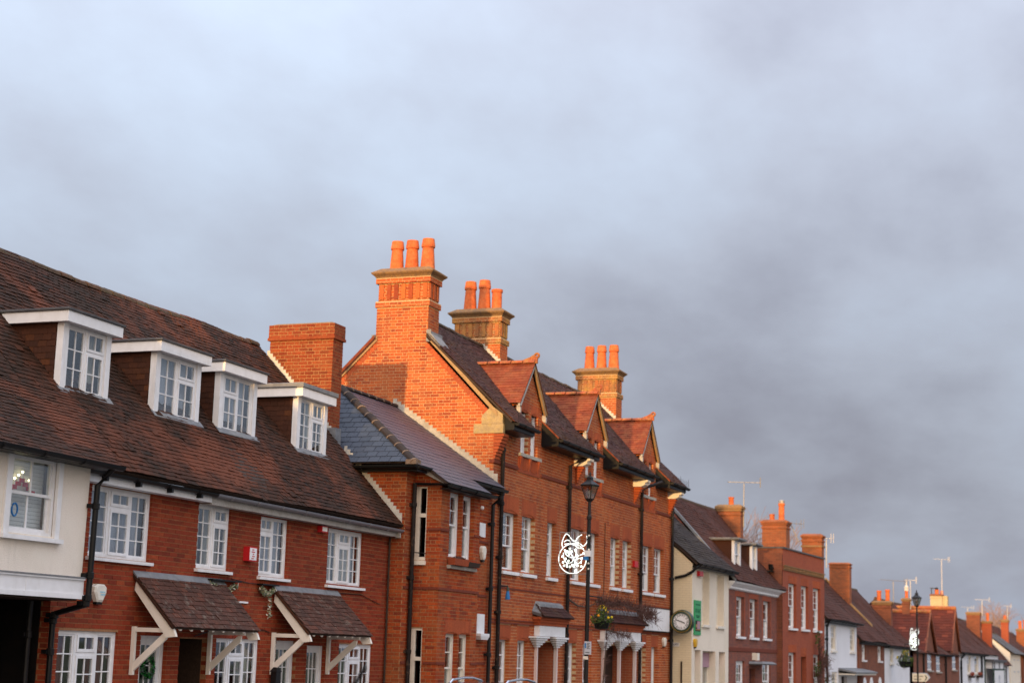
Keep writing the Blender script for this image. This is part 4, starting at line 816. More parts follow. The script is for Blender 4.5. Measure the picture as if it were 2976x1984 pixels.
# ================================================================ slate-roofed wing with a square bay
G = thing('bay_wing', 'narrow brick wing with hipped slate roof and a two-storey square bay', 'house', (34.5, 14.9, 0))
bp = Pieces(G, 'brick', 'brickwork'); sp = Pieces(G, 'slate', 'roof_slating')
YW, YB, XW, XB, XB1 = 14.67, 14.07, 32.1, 32.6, 34.78
wall(G, left(XW), [(-16.5, 0), (-YW - 0.003, 0), (-YW - 0.003, 5.78), (-16.5, 5.78)], [], 'mortar_wing', 'brick_wing', bp, seed=71)
wall(G, front(YW), [(XW + 0.003, 0), (XB, 0), (XB, 5.78), (XW + 0.003, 5.78)], [], 'mortar_wing', 'brick_wing', bp, 'front_wall', seed=72)
wall(G, front(YW), [(XB1, 0), (36.995, 0), (36.995, 5.78), (XB1, 5.78)], [], 'mortar_wing', 'brick_wing', bp, 'front_wall', seed=73)
so_ = [(-14.66, -14.40, 3.86, 5.42), (-14.66, -14.40, 0.9, 2.46)]
wall(G, left(XB), [(-YW + 0.0, 0), (-YB - 0.003, 0), (-YB - 0.003, 5.5), (-YW, 5.75)], so_, 'mortar_wing', 'brick_wing', bp, 'bay_side', seed=74)
bo = [(33.06, 33.72, 3.96, 5.36), (33.8, 34.43, 3.96, 5.36), (33.08, 33.72, 0.9, 2.4), (33.82, 34.43, 0.9, 2.4)]
ar = [(33.03, 33.75, 2.4, 2.66), (33.77, 34.48, 2.4, 2.66)]
wall(G, front(YB), [(XB + 0.003, 0), (XB1 - 0.003, 0), (XB1 - 0.003, 5.48), (XB + 0.003, 5.48)], bo, 'mortar_wing', 'brick_wing', bp, 'bay_front', seed=75, arches=ar)
wall(G, right(XB1), [(YB + 0.003, 0), (YW, 0), (YW, 5.7), (YB + 0.003, 5.48)], [], 'mortar_wing', 'brick_wing', bp, 'bay_side', seed=76)
fb_ = front(YB)
for s0, s1 in ((33.08, 33.72), (33.82, 34.43)): arch(G, fb_, s0, s1, 2.4, 0.25, 'brick_rubbed', 0.04)
for q in bo: sash(G, fb_, *q, rec=0.10, up=(1, 2), lo=(1, 1), inside='blind', mat='cream_paint' if q[2] < 2 else 'white_paint', sl=q[2] < 2)
m = MB(); m.fbox(fb_, 33.0, 33.75, 3.72, 3.79, -0.08, 0.1); m.fbox(fb_, 33.76, 34.5, 3.72, 3.79, -0.08, 0.1); part('sill', m, 'stone_grey', G)
def transomed(H, fr, s0, s1, z0, z1, zt):
    m = MB(); rec = 0.03
    m.fbox(fr, s0, s0 + 0.09, z0, z1, rec, rec + 0.08); m.fbox(fr, s1 - 0.03, s1, z0, z1, rec, rec + 0.08); m.fbox(fr, s0 + 0.09, s1 - 0.03, z1 - 0.05, z1, rec, rec + 0.08); m.fbox(fr, s0 + 0.09, s1 - 0.03, z0, z0 + 0.07, rec, rec + 0.08); m.fbox(fr, s0 + 0.09, s1 - 0.03, zt - 0.04, zt + 0.04, rec - 0.01, rec + 0.08)
    W = part('window', m, 'cream_paint', H)
    for a, b in ((z0 + 0.07, zt - 0.04), (zt + 0.04, z1 - 0.05)): pane(W, fr, s0 + 0.09, s1 - 0.03, a, b, rec + 0.04, 'glass_dark')
    behind(W, fr, s0 + 0.01, s1 - 0.01, z0 + 0.01, z1 - 0.01, rec + 0.09, 'dark'); sill(W, fr, s0 - 0.02, s1 - 0.03, z0, 'cream_paint', 0.06, 0.1)
transomed(G, left(XB), *so_[0], 4.80); transomed(G, left(XB), *so_[1], 1.83)
part('safety_rail', MB().tube([(32.56, 14.66, 4.02), (32.56, 14.38, 4.0)], 0.012, 6), 'black_iron', G)
# string courses round the bay
m = MB()
for z in (4.48, 3.25, 1.72):
    for a, b in ((XB + 0.0, 33.03), (33.75, 33.77), (34.46, XB1)) if z != 3.25 else ((XB, XB1),): m.box(a - (0.02 if a == XB else 0), b + (0.02 if b == XB1 else 0), YB - 0.022, YB + 0.03, z, z + 0.055)
    if z == 3.25: m.box(XB - 0.022, XB + 0.03, YB + 0.0305, YW - 0.002, z, z + 0.055)
    else: m.box(XB - 0.022, XB + 0.03, YB + 0.0305, 14.36, z, z + 0.055)
    m.box(XB1 + 0.08, 36.8, YW - 0.02, YW + 0.03, z, z + 0.055); m.box(XW + 0.03, XB - 0.03, YW - 0.02, YW + 0.03, z, z + 0.055)
part('string_course', m, 'string_brick', G)
# roof
def zw(y): return 5.82 + 0.69 * (y - 14.4)
SW = Vector((0, 0.823, 0.568)); hx, hy, hz = 34.1, 17.3, 7.82
r = part('roof', slab([(31.9, 14.4, 5.82), (37.0, 14.4, 5.82), (37.0, hy, zw(hy)), (hx, hy, zw(hy))], 0.05), 'dark_wood', G)
b2 = part('bay_roof', slab([(32.45, 13.87, zw(13.87)), (34.9, 13.87, zw(13.87)), (34.9, 14.4, 5.82), (32.45, 14.4, 5.82)], 0.05), 'dark_wood', G)
tiles(G, r, (0, 13.87, zw(13.87)), (1, 0, 0), SW, [(32.45, 0), (34.9, 0), (34.9, 0.645), (37.0, 0.645), (37.0, 4.17), (hx, 4.17), (31.9, 0.645), (32.45, 0.645)], sp, 'slate', w=0.25, g=0.19, th=0.012, seed=81, jit=0.5, gap=0.004)
SH = Vector((hx - 31.9, 0, hz - 5.85)); LH = SH.length
r2 = part('hip_slope', MB().poly([(31.9, 14.4, 5.83), (31.9, 20.2, 5.83), (hx, hy, hz - 0.02)]), 'dark_wood', G)
tiles(G, r2, (31.9, 0, 5.845), (0, -1, 0), SH, [(-20.2, 0), (-14.4, 0), (-17.3, LH)], sp, 'slate_blue', w=0.25, g=0.19, th=0.012, seed=82, jit=0.5, gap=0.005)
part('roof_rear', slab([(31.9, 20.2, 5.82), (37.0, 20.2, 5.82), (37.0, hy, zw(hy)), (hx, hy, zw(hy))], 0.05), 'slate', G)
ridge(G, r, (31.93, 14.42, 5.88), (hx, hy, hz + 0.03), 'hip_tile', 0.105, 0.40, 'hip_tile', 0.035, 'bedding')
ridge(G, r, (hx, hy, hz + 0.03), (37.0, hy, hz + 0.03), 'hip_tile', 0.105, 0.40, 'ridge_tile', 0.035, 'bedding')
part('hip_end', MB().box(31.86, 32.12, 14.36, 14.6, 5.8, 5.9), 'bedding', G)
stepflash(G, left(36.998), [(-14.55, 5.93), (-17.35, 7.86)], 'stone_grey', 0.15)
stepflash(G, left(32.1), [(-14.74, 4.62), (-16.15, 6.12)], 'mortar_flash', 0.11)
plainbox(G, 'light_block_core', 'interior', 32.4, 36.9, 15.3, 19.9, 0.05, 5.7); plainbox(G, 'rear_wall', 'fb_red', 32.1, 36.9, 19.9, 20.05, 0, 5.75)  # core box added inside the wing as a light block
gutter(G, (31.84, 16.05, 5.77), (31.84, 14.33, 5.77), 'black_plastic', 0.07); gutter(G, (31.86, 14.32, 5.77), (32.5, 14.32, 5.77), 'black_plastic', 0.07); gutter(G, (34.6, 14.33, 5.76), (37.05, 14.33, 5.75), 'black_plastic', 0.065); gutter(G, (32.42, 13.8, 5.43), (35.0, 13.8, 5.42), 'black_plastic', 0.065)
gutter(G, (32.46, 14.62, 5.47), (32.46, 13.8, 5.45), 'black_plastic', 0.05)
m = MB(); m.box(31.92, 31.95, 14.36, 16.0, 5.66, 5.8); m.box(31.951, 32.098, 14.38, 16.0, 5.66, 5.69); m.box(31.95, 32.44, 14.36, 14.4, 5.66, 5.8); m.box(34.9, 36.99, 14.38, 14.41, 5.66, 5.79); m.box(34.9, 36.99, 14.411, 14.668, 5.66, 5.68); m.box(32.5, 34.9, 13.87, 13.9, 5.34, 5.44); m.box(32.5, 34.9, 13.901, 14.068, 5.34, 5.36); part('fascia', m, 'black_plastic', G)
part('verge_board', MB().prism([(32.5, 13.92, 5.42), (32.5, 13.92, 5.34 + 0.1), (32.5, 14.52, 5.85), (32.5, 14.62, 5.75)], (0.05, 0, 0)), 'fascia_grey', G)
part('verge_board', MB().prism([(34.86, 13.92, 5.36), (34.86, 13.92, 5.46), (34.86, 14.5, 5.86), (34.86, 14.5, 5.76)], (0.04, 0, 0)), 'fascia_grey', G)
pipe(G, [(32.38, 14.6, 5.45), (32.38, 14.6, 0)], 0.045, 'pipe_rust', collars=1.6)
pipe(G, [(36.86, 14.36, 5.7), (36.86, 14.4, 5.55), (36.84, 14.58, 5.4), (36.84, 14.58, 0)], 0.045, 'black_iron', collars=1.7)
bp.flush(); sp.flush()
H = thing('window_box', 'brown plant trough on the upper sill of the square bay', 'planter', (33.75, 14.0, 3.79)); part('trough', MB().rings([(33.03, 33.78, 13.9, 14.05, 3.795), (33.0, 33.8, 13.88, 14.05, 3.93)]), 'brick_rubbed', H); m = MB(); foliage(m, (33.4, 13.96, 3.95), 0.34, 0.05, 0.04, 160, 0.03, rg); part('plants', m, 'twig', H)
part('trough', MB().rings([(33.86, 34.45, 13.92, 14.05, 3.8), (33.84, 34.5, 13.9, 14.05, 3.9)]), 'dark_wood', H)
fw_ = front(YW)
solo('wall_plate', MB().fbox(fw_, 36.2, 36.56, 4.62, 4.94, -0.03, -0.002), 'white_paint', 'white square plate on the brick beside the square bay', 'plate')
alarm(fw_, 36.42, 4.23, 0.26, 0.36, ['cream_paint'], 'pale alarm box under the white plate beside the square bay', base='black_plastic')
H = thing('meter_box', 'white cabinet with a ledge low beside the square bay', 'cabinet', (36.4, 14.6, 2.2)); part('cabinet', MB().fbox(fw_, 36.15, 36.6, 2.42, 2.86, -0.06, -0.002), 'white_paint', H); part('ledge', MB().rings([(36.2, 36.6, 14.52, 14.668, 2.28), (36.12, 36.66, 14.5, 14.668, 2.36), (36.12, 36.66, 14.5, 14.668, 2.419)]), 'white_paint', H)
solo('security_light', MB().ball((36.25, 14.62, 5.28), 0.05), 'white_paint', 'tiny white round sensor high on the wall by the square bay', 'sensor')

# ================================================================ tall brick building with gabled dormers
B = thing('gabled_office', 'tall orange brick building with three gabled dormers and clay chimney pots', 'building', (44.8, 14.7, 0))
bp = Pieces(B, 'brick', 'brickwork'); tp = Pieces(B, 'tile', 'roof_tiling')
XG, X1, YF = 37.0, 52.7, 14.67
def zb(y): return 7.4 + 0.95 * (y - 14.2)
gb = left(XG)
wall(B, gb, [(-19.9, 5.4), (-YF - 0.003, 5.4), (-YF - 0.003, 7.46), (-17.2, 10.05), (-19.9, 7.42)], [], 'mortar_office', 'brick_office', bp, 'gable_wall', seed=91)
plainbox(B, 'lower_gable', 'fb_office', XG + 0.01, XG + 0.2, 14.9, 19.9, 0, 5.41)
dorm = [(38.5, 40.28, 39.38), (43.68, 45.44, 44.54), (49.1, 50.82, 49.95)]
ol = [(XG + 0.003, 0), (X1, 0), (X1, 7.32)]
for a, b, c in reversed(dorm): ol += [(b, 7.32), (b, 8.08), (c, 9.06), (a, 8.08), (a, 7.32)]
ol += [(XG + 0.003, 7.32)]
w1 = [(37.72, 38.74), (39.05, 39.98), (40.9, 41.58), (42.8, 43.82), (44.1, 45.16), (46.28, 47.12), (47.46, 48.3), (49.45, 50.52), (50.75, 51.87)]
W1 = [(a, b, 3.94, 5.4) for a, b in w1]
wd = [(38.78, 39.3), (39.5, 40.02), (43.9, 44.4), (44.62, 45.14), (49.3, 49.8), (50.05, 50.55)]
WD = [(a, b, 6.86, 7.96) for a, b in wd]
w0 = [(37.6, 38.42), (38.95, 39.72), (42.66, 43.42), (43.98, 44.74), (49.3, 50.0), (50.6, 51.3)]
W0 = [(a, b, 0.85, 2.37) for a, b in w0]
DO = [(40.2, 41.75, 0, 2.3), (45.6, 48.9, 0, 2.3)]
AR = [(a - 0.03, b + 0.03, 5.4, 5.72) for a, b in w1] + [(a - 0.03, b + 0.03, 2.37, 2.67) for a, b in w0] + [(a - 0.03, b + 0.03, 7.96, 8.18) for a, b in wd]
ff = front(YF)
wall(B, ff, ol, W1 + WD + W0 + DO, 'mortar_office', 'brick_office', bp, 'front_wall', seed=92, arches=AR)
for a, b in w1: arch(B, ff, a, b, 5.4, 0.31, 'brick_rubbed', 0.07)
for a, b in w0: arch(B, ff, a, b, 2.37, 0.29, 'brick_rubbed', 0.07)
for a, b in wd: arch(B, ff, a, b, 7.96, 0.21, 'brick_rubbed', 0.05)
for i, q in enumerate(W1): sash(B, ff, *q, rec=0.13, up=(3 if q[1] - q[0] > 0.8 else 2, 3), lo=(1, 1), inside='blind', split=0.42)
for q in WD: sash(B, ff, *q, rec=0.10, up=(2, 2), lo=(1, 1), inside='blind', sl=False, fw=0.05)
for q in W0: sash(B, ff, *q, rec=0.13, up=(3, 3), lo=(1, 1), inside='dark' if q[0] < 45 else 'blind', split=0.3, sl=True, bar=0.03)
wall(B, right(X1), [(YF + 0.003, 0), (19.9, 0), (19.9, 7.42), (17.2, 10.05), (YF + 0.003, 7.46)], [], 'fb_office', name='far_gable')
plainbox(B, 'rear_wall', 'fb_office', XG + 0.02, X1 - 0.02, 19.75, 19.9, 0, 7.4); plainbox(B, 'light_block_core', 'interior', XG + 0.3, X1 - 0.3, 15.35, 19.7, 0.05, 8.1)  # includes an added solid core that blocks light
# string courses, dormer sills and terracotta aprons
m = MB()
for a, b in ((37.0, 38.6), (40.28, 43.75), (45.4, 49.15), (50.85, 52.68)): m.fbox(ff, a, b, 6.42, 6.48, -0.035, 0.03); m.fbox(ff, a, b, 6.48, 6.515, -0.02, 0.03)
for a, b in ((37.0, 40.0), (42.2, 45.3), (49.2, 52.68)): m.fbox(ff, a, b, 2.685, 2.725, -0.03, 0.03); m.fbox(ff, a, b, 2.76, 2.79, -0.02, 0.03)
m.fbox(ff, 37.0, 52.68, 3.5, 3.54, -0.012, 0.03)
part('string_course', m, 'string_brick', B)
m = MB(); m.fbox(gb, -YF - 0.1, -YF + 0.03, 6.42, 6.5, -0.03, 0.03); part('string_return', m, 'string_brick', B)
for a, b, c in dorm:
    part('sill', MB().fbox(ff, a + 0.15, b - 0.12, 6.78, 6.86, -0.07, 0.1), 'stone_grey', B)
    m = MB(); m.fbox(ff, a + 0.14, b - 0.11, 6.38, 6.775, -0.02, 0.03)
    for s in (a + 0.2, c - 0.06, b - 0.3): m.prism([ff.P(s, 6.42, -0.02), ff.P(s, 6.775, -0.02), ff.P(s, 6.775, -0.075), ff.P(s, 6.6, -0.05)], ff.U * 0.1)
    for s0, s1 in ((a + 0.34, c - 0.1), (c + 0.08, b - 0.34)):
        for k in range(7): t = k / 6; h = 0.14 * math.sin(math.pi * (0.15 + 0.7 * t)); m.fbox(ff, s0 + (s1 - s0) * t - 0.02, s0 + (s1 - s0) * t + 0.02, 6.58 - h, 6.74, -0.035, -0.0205)
    part('apron', m, 'brick_rubbed', B)
# gable: kneeler, corbels, verge bricks
m = MB(); m.fbox(gb, -15.2, -14.44, 7.12, 7.34, -0.02, 0.1); m.fbox(gb, -15.0, -14.46, 7.345, 7.56, -0.022, 0.1); m.prism([gb.P(-14.98, 7.562, -0.02), gb.P(-14.45, 7.562, -0.02), gb.P(-14.75, 7.78, -0.02)], gb.I * 0.25)
part('kneeler', m, 'stone', B)
m = MB()
for k in range(8): m.box(XG + 0.002, XG + 0.34, YF - 0.03 - 0.03 * k, YF + 0.02, 6.52 + 0.075 * k, 6.585 + 0.075 * k)
part('corbel', m, 'brick_rubbed', B)
for xq in (43.0, 48.5, 52.35):
    m = MB()
    for k in range(7): m.box(xq, xq + 0.16, YF - 0.03 - 0.035 * k, YF + 0.02, 6.48 + 0.075 * k, 6.545 + 0.075 * k)
    part('corbel', m, 'brick_rubbed', B)
for xq in (43.0, 48.5, 52.35): part('bracket', MB().prism([(xq - 0.1, YF + 0.01, 7.0), (xq - 0.1, 14.42, 7.0), (xq - 0.1, 14.3, 7.06), (xq - 0.1, 14.3, 7.12), (xq - 0.1, 14.22, 7.14), (xq - 0.1, 14.22, 7.2), (xq - 0.1, YF + 0.01, 7.2)], (0.34, 0, 0)), 'cream_paint', B)
m2 = MB(); n = 24
for sg, y0, y1, q0, q1 in ((1, 14.78, 16.5, 7.62, 9.38), (-1, 19.9, 17.9, 7.5, 9.42)):
    m = MB()
    for i in range(n):
        t0, t1 = i / n, (i + 1) / n - 0.005; ya, yb_ = y0 + (y1 - y0) * t0, y0 + (y1 - y0) * t1; pa, pb = q0 + (q1 - q0) * t0, q0 + (q1 - q0) * t1
        m.prism([gb.P(-ya, pa, -0.003), gb.P(-yb_, pb, -0.003), gb.P(-yb_ - 0.085 * sg, pb - 0.085 * 1, -0.003), gb.P(-ya - 0.085 * sg, pa - 0.085, -0.003)], gb.I * 0.06)
    part('verge_brick', m, 'brick_rubbed', B)
for y0, y1, q0, q1 in ((14.6, 16.52, 7.62 - 0.1, 9.5), (19.95, 17.85, 7.46, 9.47)): part('verge', MB().prism([gb.P(-y0, q0, -0.035), gb.P(-y1, q1, -0.035), gb.P(-y1, q1 + 0.12, -0.035), gb.P(-y0, q0 + 0.12, -0.035)], gb.I * 0.12), 'verge', B)
# main roof
NOTCH = [p for a, b, c in dorm for p in ((a - 0.02, 0), (a - 0.02, 0.8), (b + 0.02, 0.8), (b + 0.02, 0))]
r = part('roof', slab([(XG - 0.04, 14.2, 7.4)] + [(x, 14.2 if t == 0 else 14.75, 7.4 if t == 0 else zb(14.75)) for x, t in NOTCH] + [(X1 + 0.05, 14.2, 7.4), (X1 + 0.05, 17.2, 10.25), (37.6, 17.2, 10.25), (37.6, 16.5, 9.585), (XG - 0.04, 16.5, 9.585)], 0.05), 'dark_wood', B); SB = Vector((0, 0.725, 0.689))
tiles(B, r, (0, 14.16, 7.375), (1, 0, 0), SB, [(XG - 0.05, 0)] + NOTCH + [(X1 + 0.06, 0), (X1 + 0.06, 4.18), (37.68, 4.18), (37.68, 3.2), (XG - 0.05, 3.2)], tp, 'tile_office', seed=95, sag=0.008)
part('roof_rear', slab([(XG - 0.04, 20.1, 7.4), (X1 + 0.05, 20.1, 7.4), (X1 + 0.05, 17.2, 10.25), (37.6, 17.2, 10.25), (37.6, 17.9, 9.56), (XG - 0.04, 17.9, 9.56)], 0.05), 'tile_office', B)
m = MB(); m.prism([(XG - 0.05, 20.15, 7.36), (XG - 0.05, 20.15, 7.46), (XG - 0.05, 17.92, 9.62), (XG - 0.05, 17.92, 9.52)], (0.1, 0, 0)); part('verge_tile', m, 'tile_dormer', B)
ridge(B, r, (37.65, 17.2, 10.27), (52.1, 17.2, 10.27), 'ridge_moss', 0.13, 0.42, sag=0.03)
segs = [(37.1, 38.5), (40.28, 43.68), (45.44, 49.1), (50.82, 52.72)]
for a, b in segs:
    m = MB(); m.box(a, b, 14.2, 14.23, 7.22, 7.36); m.box(a, b, 14.231, 14.668, 7.2, 7.225); m.prism([(a - 0.01, 14.2, 7.21), (a - 0.01, 14.2, 7.38), (a - 0.01, 14.67, 7.83), (a - 0.01, 14.67, 7.21)], (0.03, 0, 0)); part('eaves_box', m, 'black_plastic', B)
    gutter(B, (a - 0.02, 14.13, 7.37), (b + 0.08, 14.13, 7.36), 'black_plastic', 0.07)
    part('verge_tile', MB().prism([(a - 0.03, 14.2, 7.39), (a - 0.03, 14.2, 7.43), (a - 0.03, 14.72, 7.92), (a - 0.03, 14.72, 7.88)], (0.05, 0, 0)), 'tile_dormer', B)
    m = MB(); na = int((b - a) / 0.085)
    for i in range(na + 1): x = a + i * (b - a) / na; m.tube([(x, 14.1, 7.38), (x, 14.12, 7.58)], 0.0022, 3)
    for k in range(5): m.tube([(a, 14.1 + 0.005 * k, 7.38 + 0.05 * k), (b, 14.1 + 0.005 * k, 7.38 + 0.05 * k)], 0.0022, 3)
    for x in np.linspace(a, b, max(2, int((b - a) / 0.9) + 1)): m.tube([(x, 14.1, 7.36), (x, 14.12, 7.66)], 0.005, 4)
    part('gutter_netting', m, 'pipe_rust', B)
# dormers
for i, (a, b, c) in enumerate(dorm):
    D = part('dormer', MB().poly([(a, YF + 0.01, 7.3), (a, 15.1, 7.3), (a, 15.1, 8.06), (a, YF + 0.01, 8.06)]).poly([(b, YF + 0.01, 7.3), (b, YF + 0.01, 8.06), (b, 15.1, 8.06), (b, 15.1, 7.3)]), 'brick_office', B)
    zr = 9.2; e = 0.11; ze = 8.04
    for sg, xe, U in ((-1, a - e, (0, -1, 0)), (1, b + e, (0, 1, 0))):
        S = Vector((c - xe, 0, zr - ze)); L = S.length
        yE, yR = 14.2 + (ze - 7.4) / 0.95 + 0.06, 14.2 + (zr - 7.4) / 0.95 + 0.06; yf = 14.55
        P = [(-yE, 0), (-yf, 0), (-yf, L), (-yR, L)] if sg < 0 else [(yf, 0), (yE, 0), (yR, L), (yf, L)]
        part('dormer_slope', MB().poly([(xe, yf, ze), (xe, yE, ze), (c, yR, zr), (c, yf, zr)]), 'dark_wood', D)
        tiles(B, D, (xe, 0, ze), U, S, P, tp, 'tile_dormer', seed=100 + i * 2 + sg, jit=0.8)
        m = MB(); m.prism([(xe, 14.57, ze - 0.06), (xe, 14.57, ze + 0.0), (c, 14.57, zr - 0.0), (c, 14.57, zr - 0.13), (xe - sg * 0.08, 14.57, ze - 0.09)], (0, 0.05, 0)); part('bargeboard', m, 'fascia_grey' if sg < 0 else 'verge', D)  # right board's warmer tone has the sunlight put into its colour
        m = MB(); m.box(xe + (0.03 if sg < 0 else -0.11), xe + (0.11 if sg < 0 else -0.03), 14.57, YF - 0.002, 7.82, 8.0); m.prism([(xe - sg * 0.02, 14.62, 7.6), (xe - sg * 0.02, 14.57, 7.8), (xe - sg * 0.02, YF, 7.8)], (-sg * 0.08, 0, 0)); part('eaves_bracket', m, 'fascia_grey', D)
    ridge(B, D, (c, 14.54, zr + 0.035), (c, yR, zr + 0.035), 'ridge_clay', 0.11, 0.35, drop=0.03)
    F_ = MB(); F_.prism([(c - 0.035, 14.5, zr), (c - 0.035, 14.5, zr + 0.17), (c - 0.035, 14.6, zr + 0.22), (c - 0.035, 14.7, zr + 0.16), (c - 0.035, 14.95, zr + 0.07), (c - 0.035, 14.95, zr)], (0.07, 0, 0))
    F_.tube([(c, 14.52 + 0.05 * math.cos(t), zr + 0.20 + 0.05 * math.sin(t)) for t in [k * math.pi / 6 for k in range(12)]], 0.035, 6, True); part('finial', F_, 'ridge_clay', D)
# chimneys
def bigstack(x0, x1, y0, y1, zb_, seed, potlist, lichen):
    br = 'brick_lichen' if lichen else 'brick_office'
    stackwalls(B, bp, x0, x1, y0, y1, zb_, 10.3, 'mortar_office', 'brick_office', seed=seed)
    stackwalls(B, bp, x0 - 0.035, x1 + 0.035, y0 - 0.035, y1 + 0.035, 10.3, 10.45, 'mortar_office', br, 'chimney_band', seed=seed + 1)
    stackwalls(B, bp, x0 + 0.02, x1 - 0.02, y0 + 0.02, y1 - 0.02, 10.455, 10.9, 'mortar_office', br, 'chimney_neck', seed=seed + 2)
    m = MB(); n = 7
    for i in range(n):
        y = y0 + 0.06 + i * (y1 - y0 - 0.12 - 0.11) / (n - 1); m.box(x0 - 0.008, x0 + 0.03, y, y + 0.11, 10.5, 10.88); m.box(x1 - 0.03, x1 + 0.008, y, y + 0.11, 10.5, 10.88)
    for i in range(3):
        x = x0 + 0.05 + i * (x1 - x0 - 0.21) / 2; m.box(x, x + 0.11, y0 - 0.008, y0 + 0.03, 10.5, 10.88)
    part('chimney_rib', m, br, B)
    stackwalls(B, bp, x0 - 0.04, x1 + 0.04, y0 - 0.04, y1 + 0.04, 10.9, 11.05, 'mortar_office', br, 'chimney_head', seed=seed + 3)
    e = 0.04; part('chimney_cap', MB().rings([(x0 - e, x1 + e, y0 - e, y1 + e, 11.045), (x0 - 0.06, x1 + 0.06, y0 - 0.06, y1 + 0.06, 11.08), (x0 - 0.07, x1 + 0.07, y0 - 0.07, y1 + 0.07, 11.09), (x0 - 0.13, x1 + 0.13, y0 - 0.13, y1 + 0.13, 11.14), (x0 - 0.14, x1 + 0.14, y0 - 0.14, y1 + 0.14, 11.175), (x0 + 0.05, x1 - 0.05, y0 + 0.05, y1 - 0.05, 11.30)]), 'cap_stone', B)
    pots(B, potlist)
xm = 37.33
bigstack(37.0 - 0.004, 37.65, 16.5, 17.9, 9.3, 201, [(xm, 16.72, 11.26, 0.80, 0.185, 'roll'), (xm, 17.15, 11.26, 0.78, 0.18, 'roll'), (xm, 17.56, 11.26, 0.78, 0.18, 'roll')], False)
bigstack(42.1, 42.66, 16.6, 18.0, 9.2, 211, [(42.38, 16.85, 11.27, 0.58, 0.16, 'mid'), (42.38, 17.22, 11.27, 0.86, 0.185, 'roll'), (42.38, 17.64, 11.27, 0.84, 0.185, 'roll')], True)
bigstack(52.0, 52.62, 16.38, 17.75, 9.2, 221, [(52.3, 16.58, 11.27, 0.80, 0.18, 'roll'), (52.3, 17.0, 11.27, 0.80, 0.175, 'roll'), (52.3, 17.42, 11.27, 0.78, 0.175, 'roll')], True)
stepflash(B, left(42.095), [(-16.58, 9.72), (-17.2, 10.3), (-17.25, 10.3)], 'mortar_flash', 0.07); stepflash(B, left(51.99), [(-16.38, 9.55), (-17.2, 10.3)], 'mortar_flash', 0.07)
m = MB(); m.box(36.97, 37.68, 16.4, 16.499, 9.42, 9.66); m.prism([(36.97, 16.4, 9.42), (36.97, 16.4, 9.6), (36.97, 16.15, 9.3), (36.97, 16.15, 9.26)], (0.6, 0, 0)); m.box(36.965, 36.99, 16.4, 16.52, 9.4, 9.7); m.box(36.97, 37.2, 17.91, 18.0, 9.45, 9.62); part('chimney_flashing', m, 'lead', B)
# pipes
for x in (42.38, 49.1): pipe(B, [(x + 0.8, 14.2, 7.28), (x + 0.35, 14.45, 7.12), (x, 14.59, 6.95), (x, 14.59, 0)], 0.05, 'pipe_rust', collars=1.9)
pipe(B, [(52.62, 14.2, 7.3), (52.6, 14.4, 7.12), (52.58, 14.59, 7.0), (52.58, 14.59, 0)], 0.05, 'black_iron'); pipe(B, [(37.42, 14.59, 7.15), (37.40, 14.59, 0)], 0.05, 'pipe_rust', collars=1.2)
solo('wire', MB().tube([(45.7, 14.655, 5.7), (45.67, 14.655, 2.8)], 0.009, 5), 'dark_wood', 'thin dark conduit running up the brick front behind the lamp post', 'wire')
bp.flush(); tp.flush()
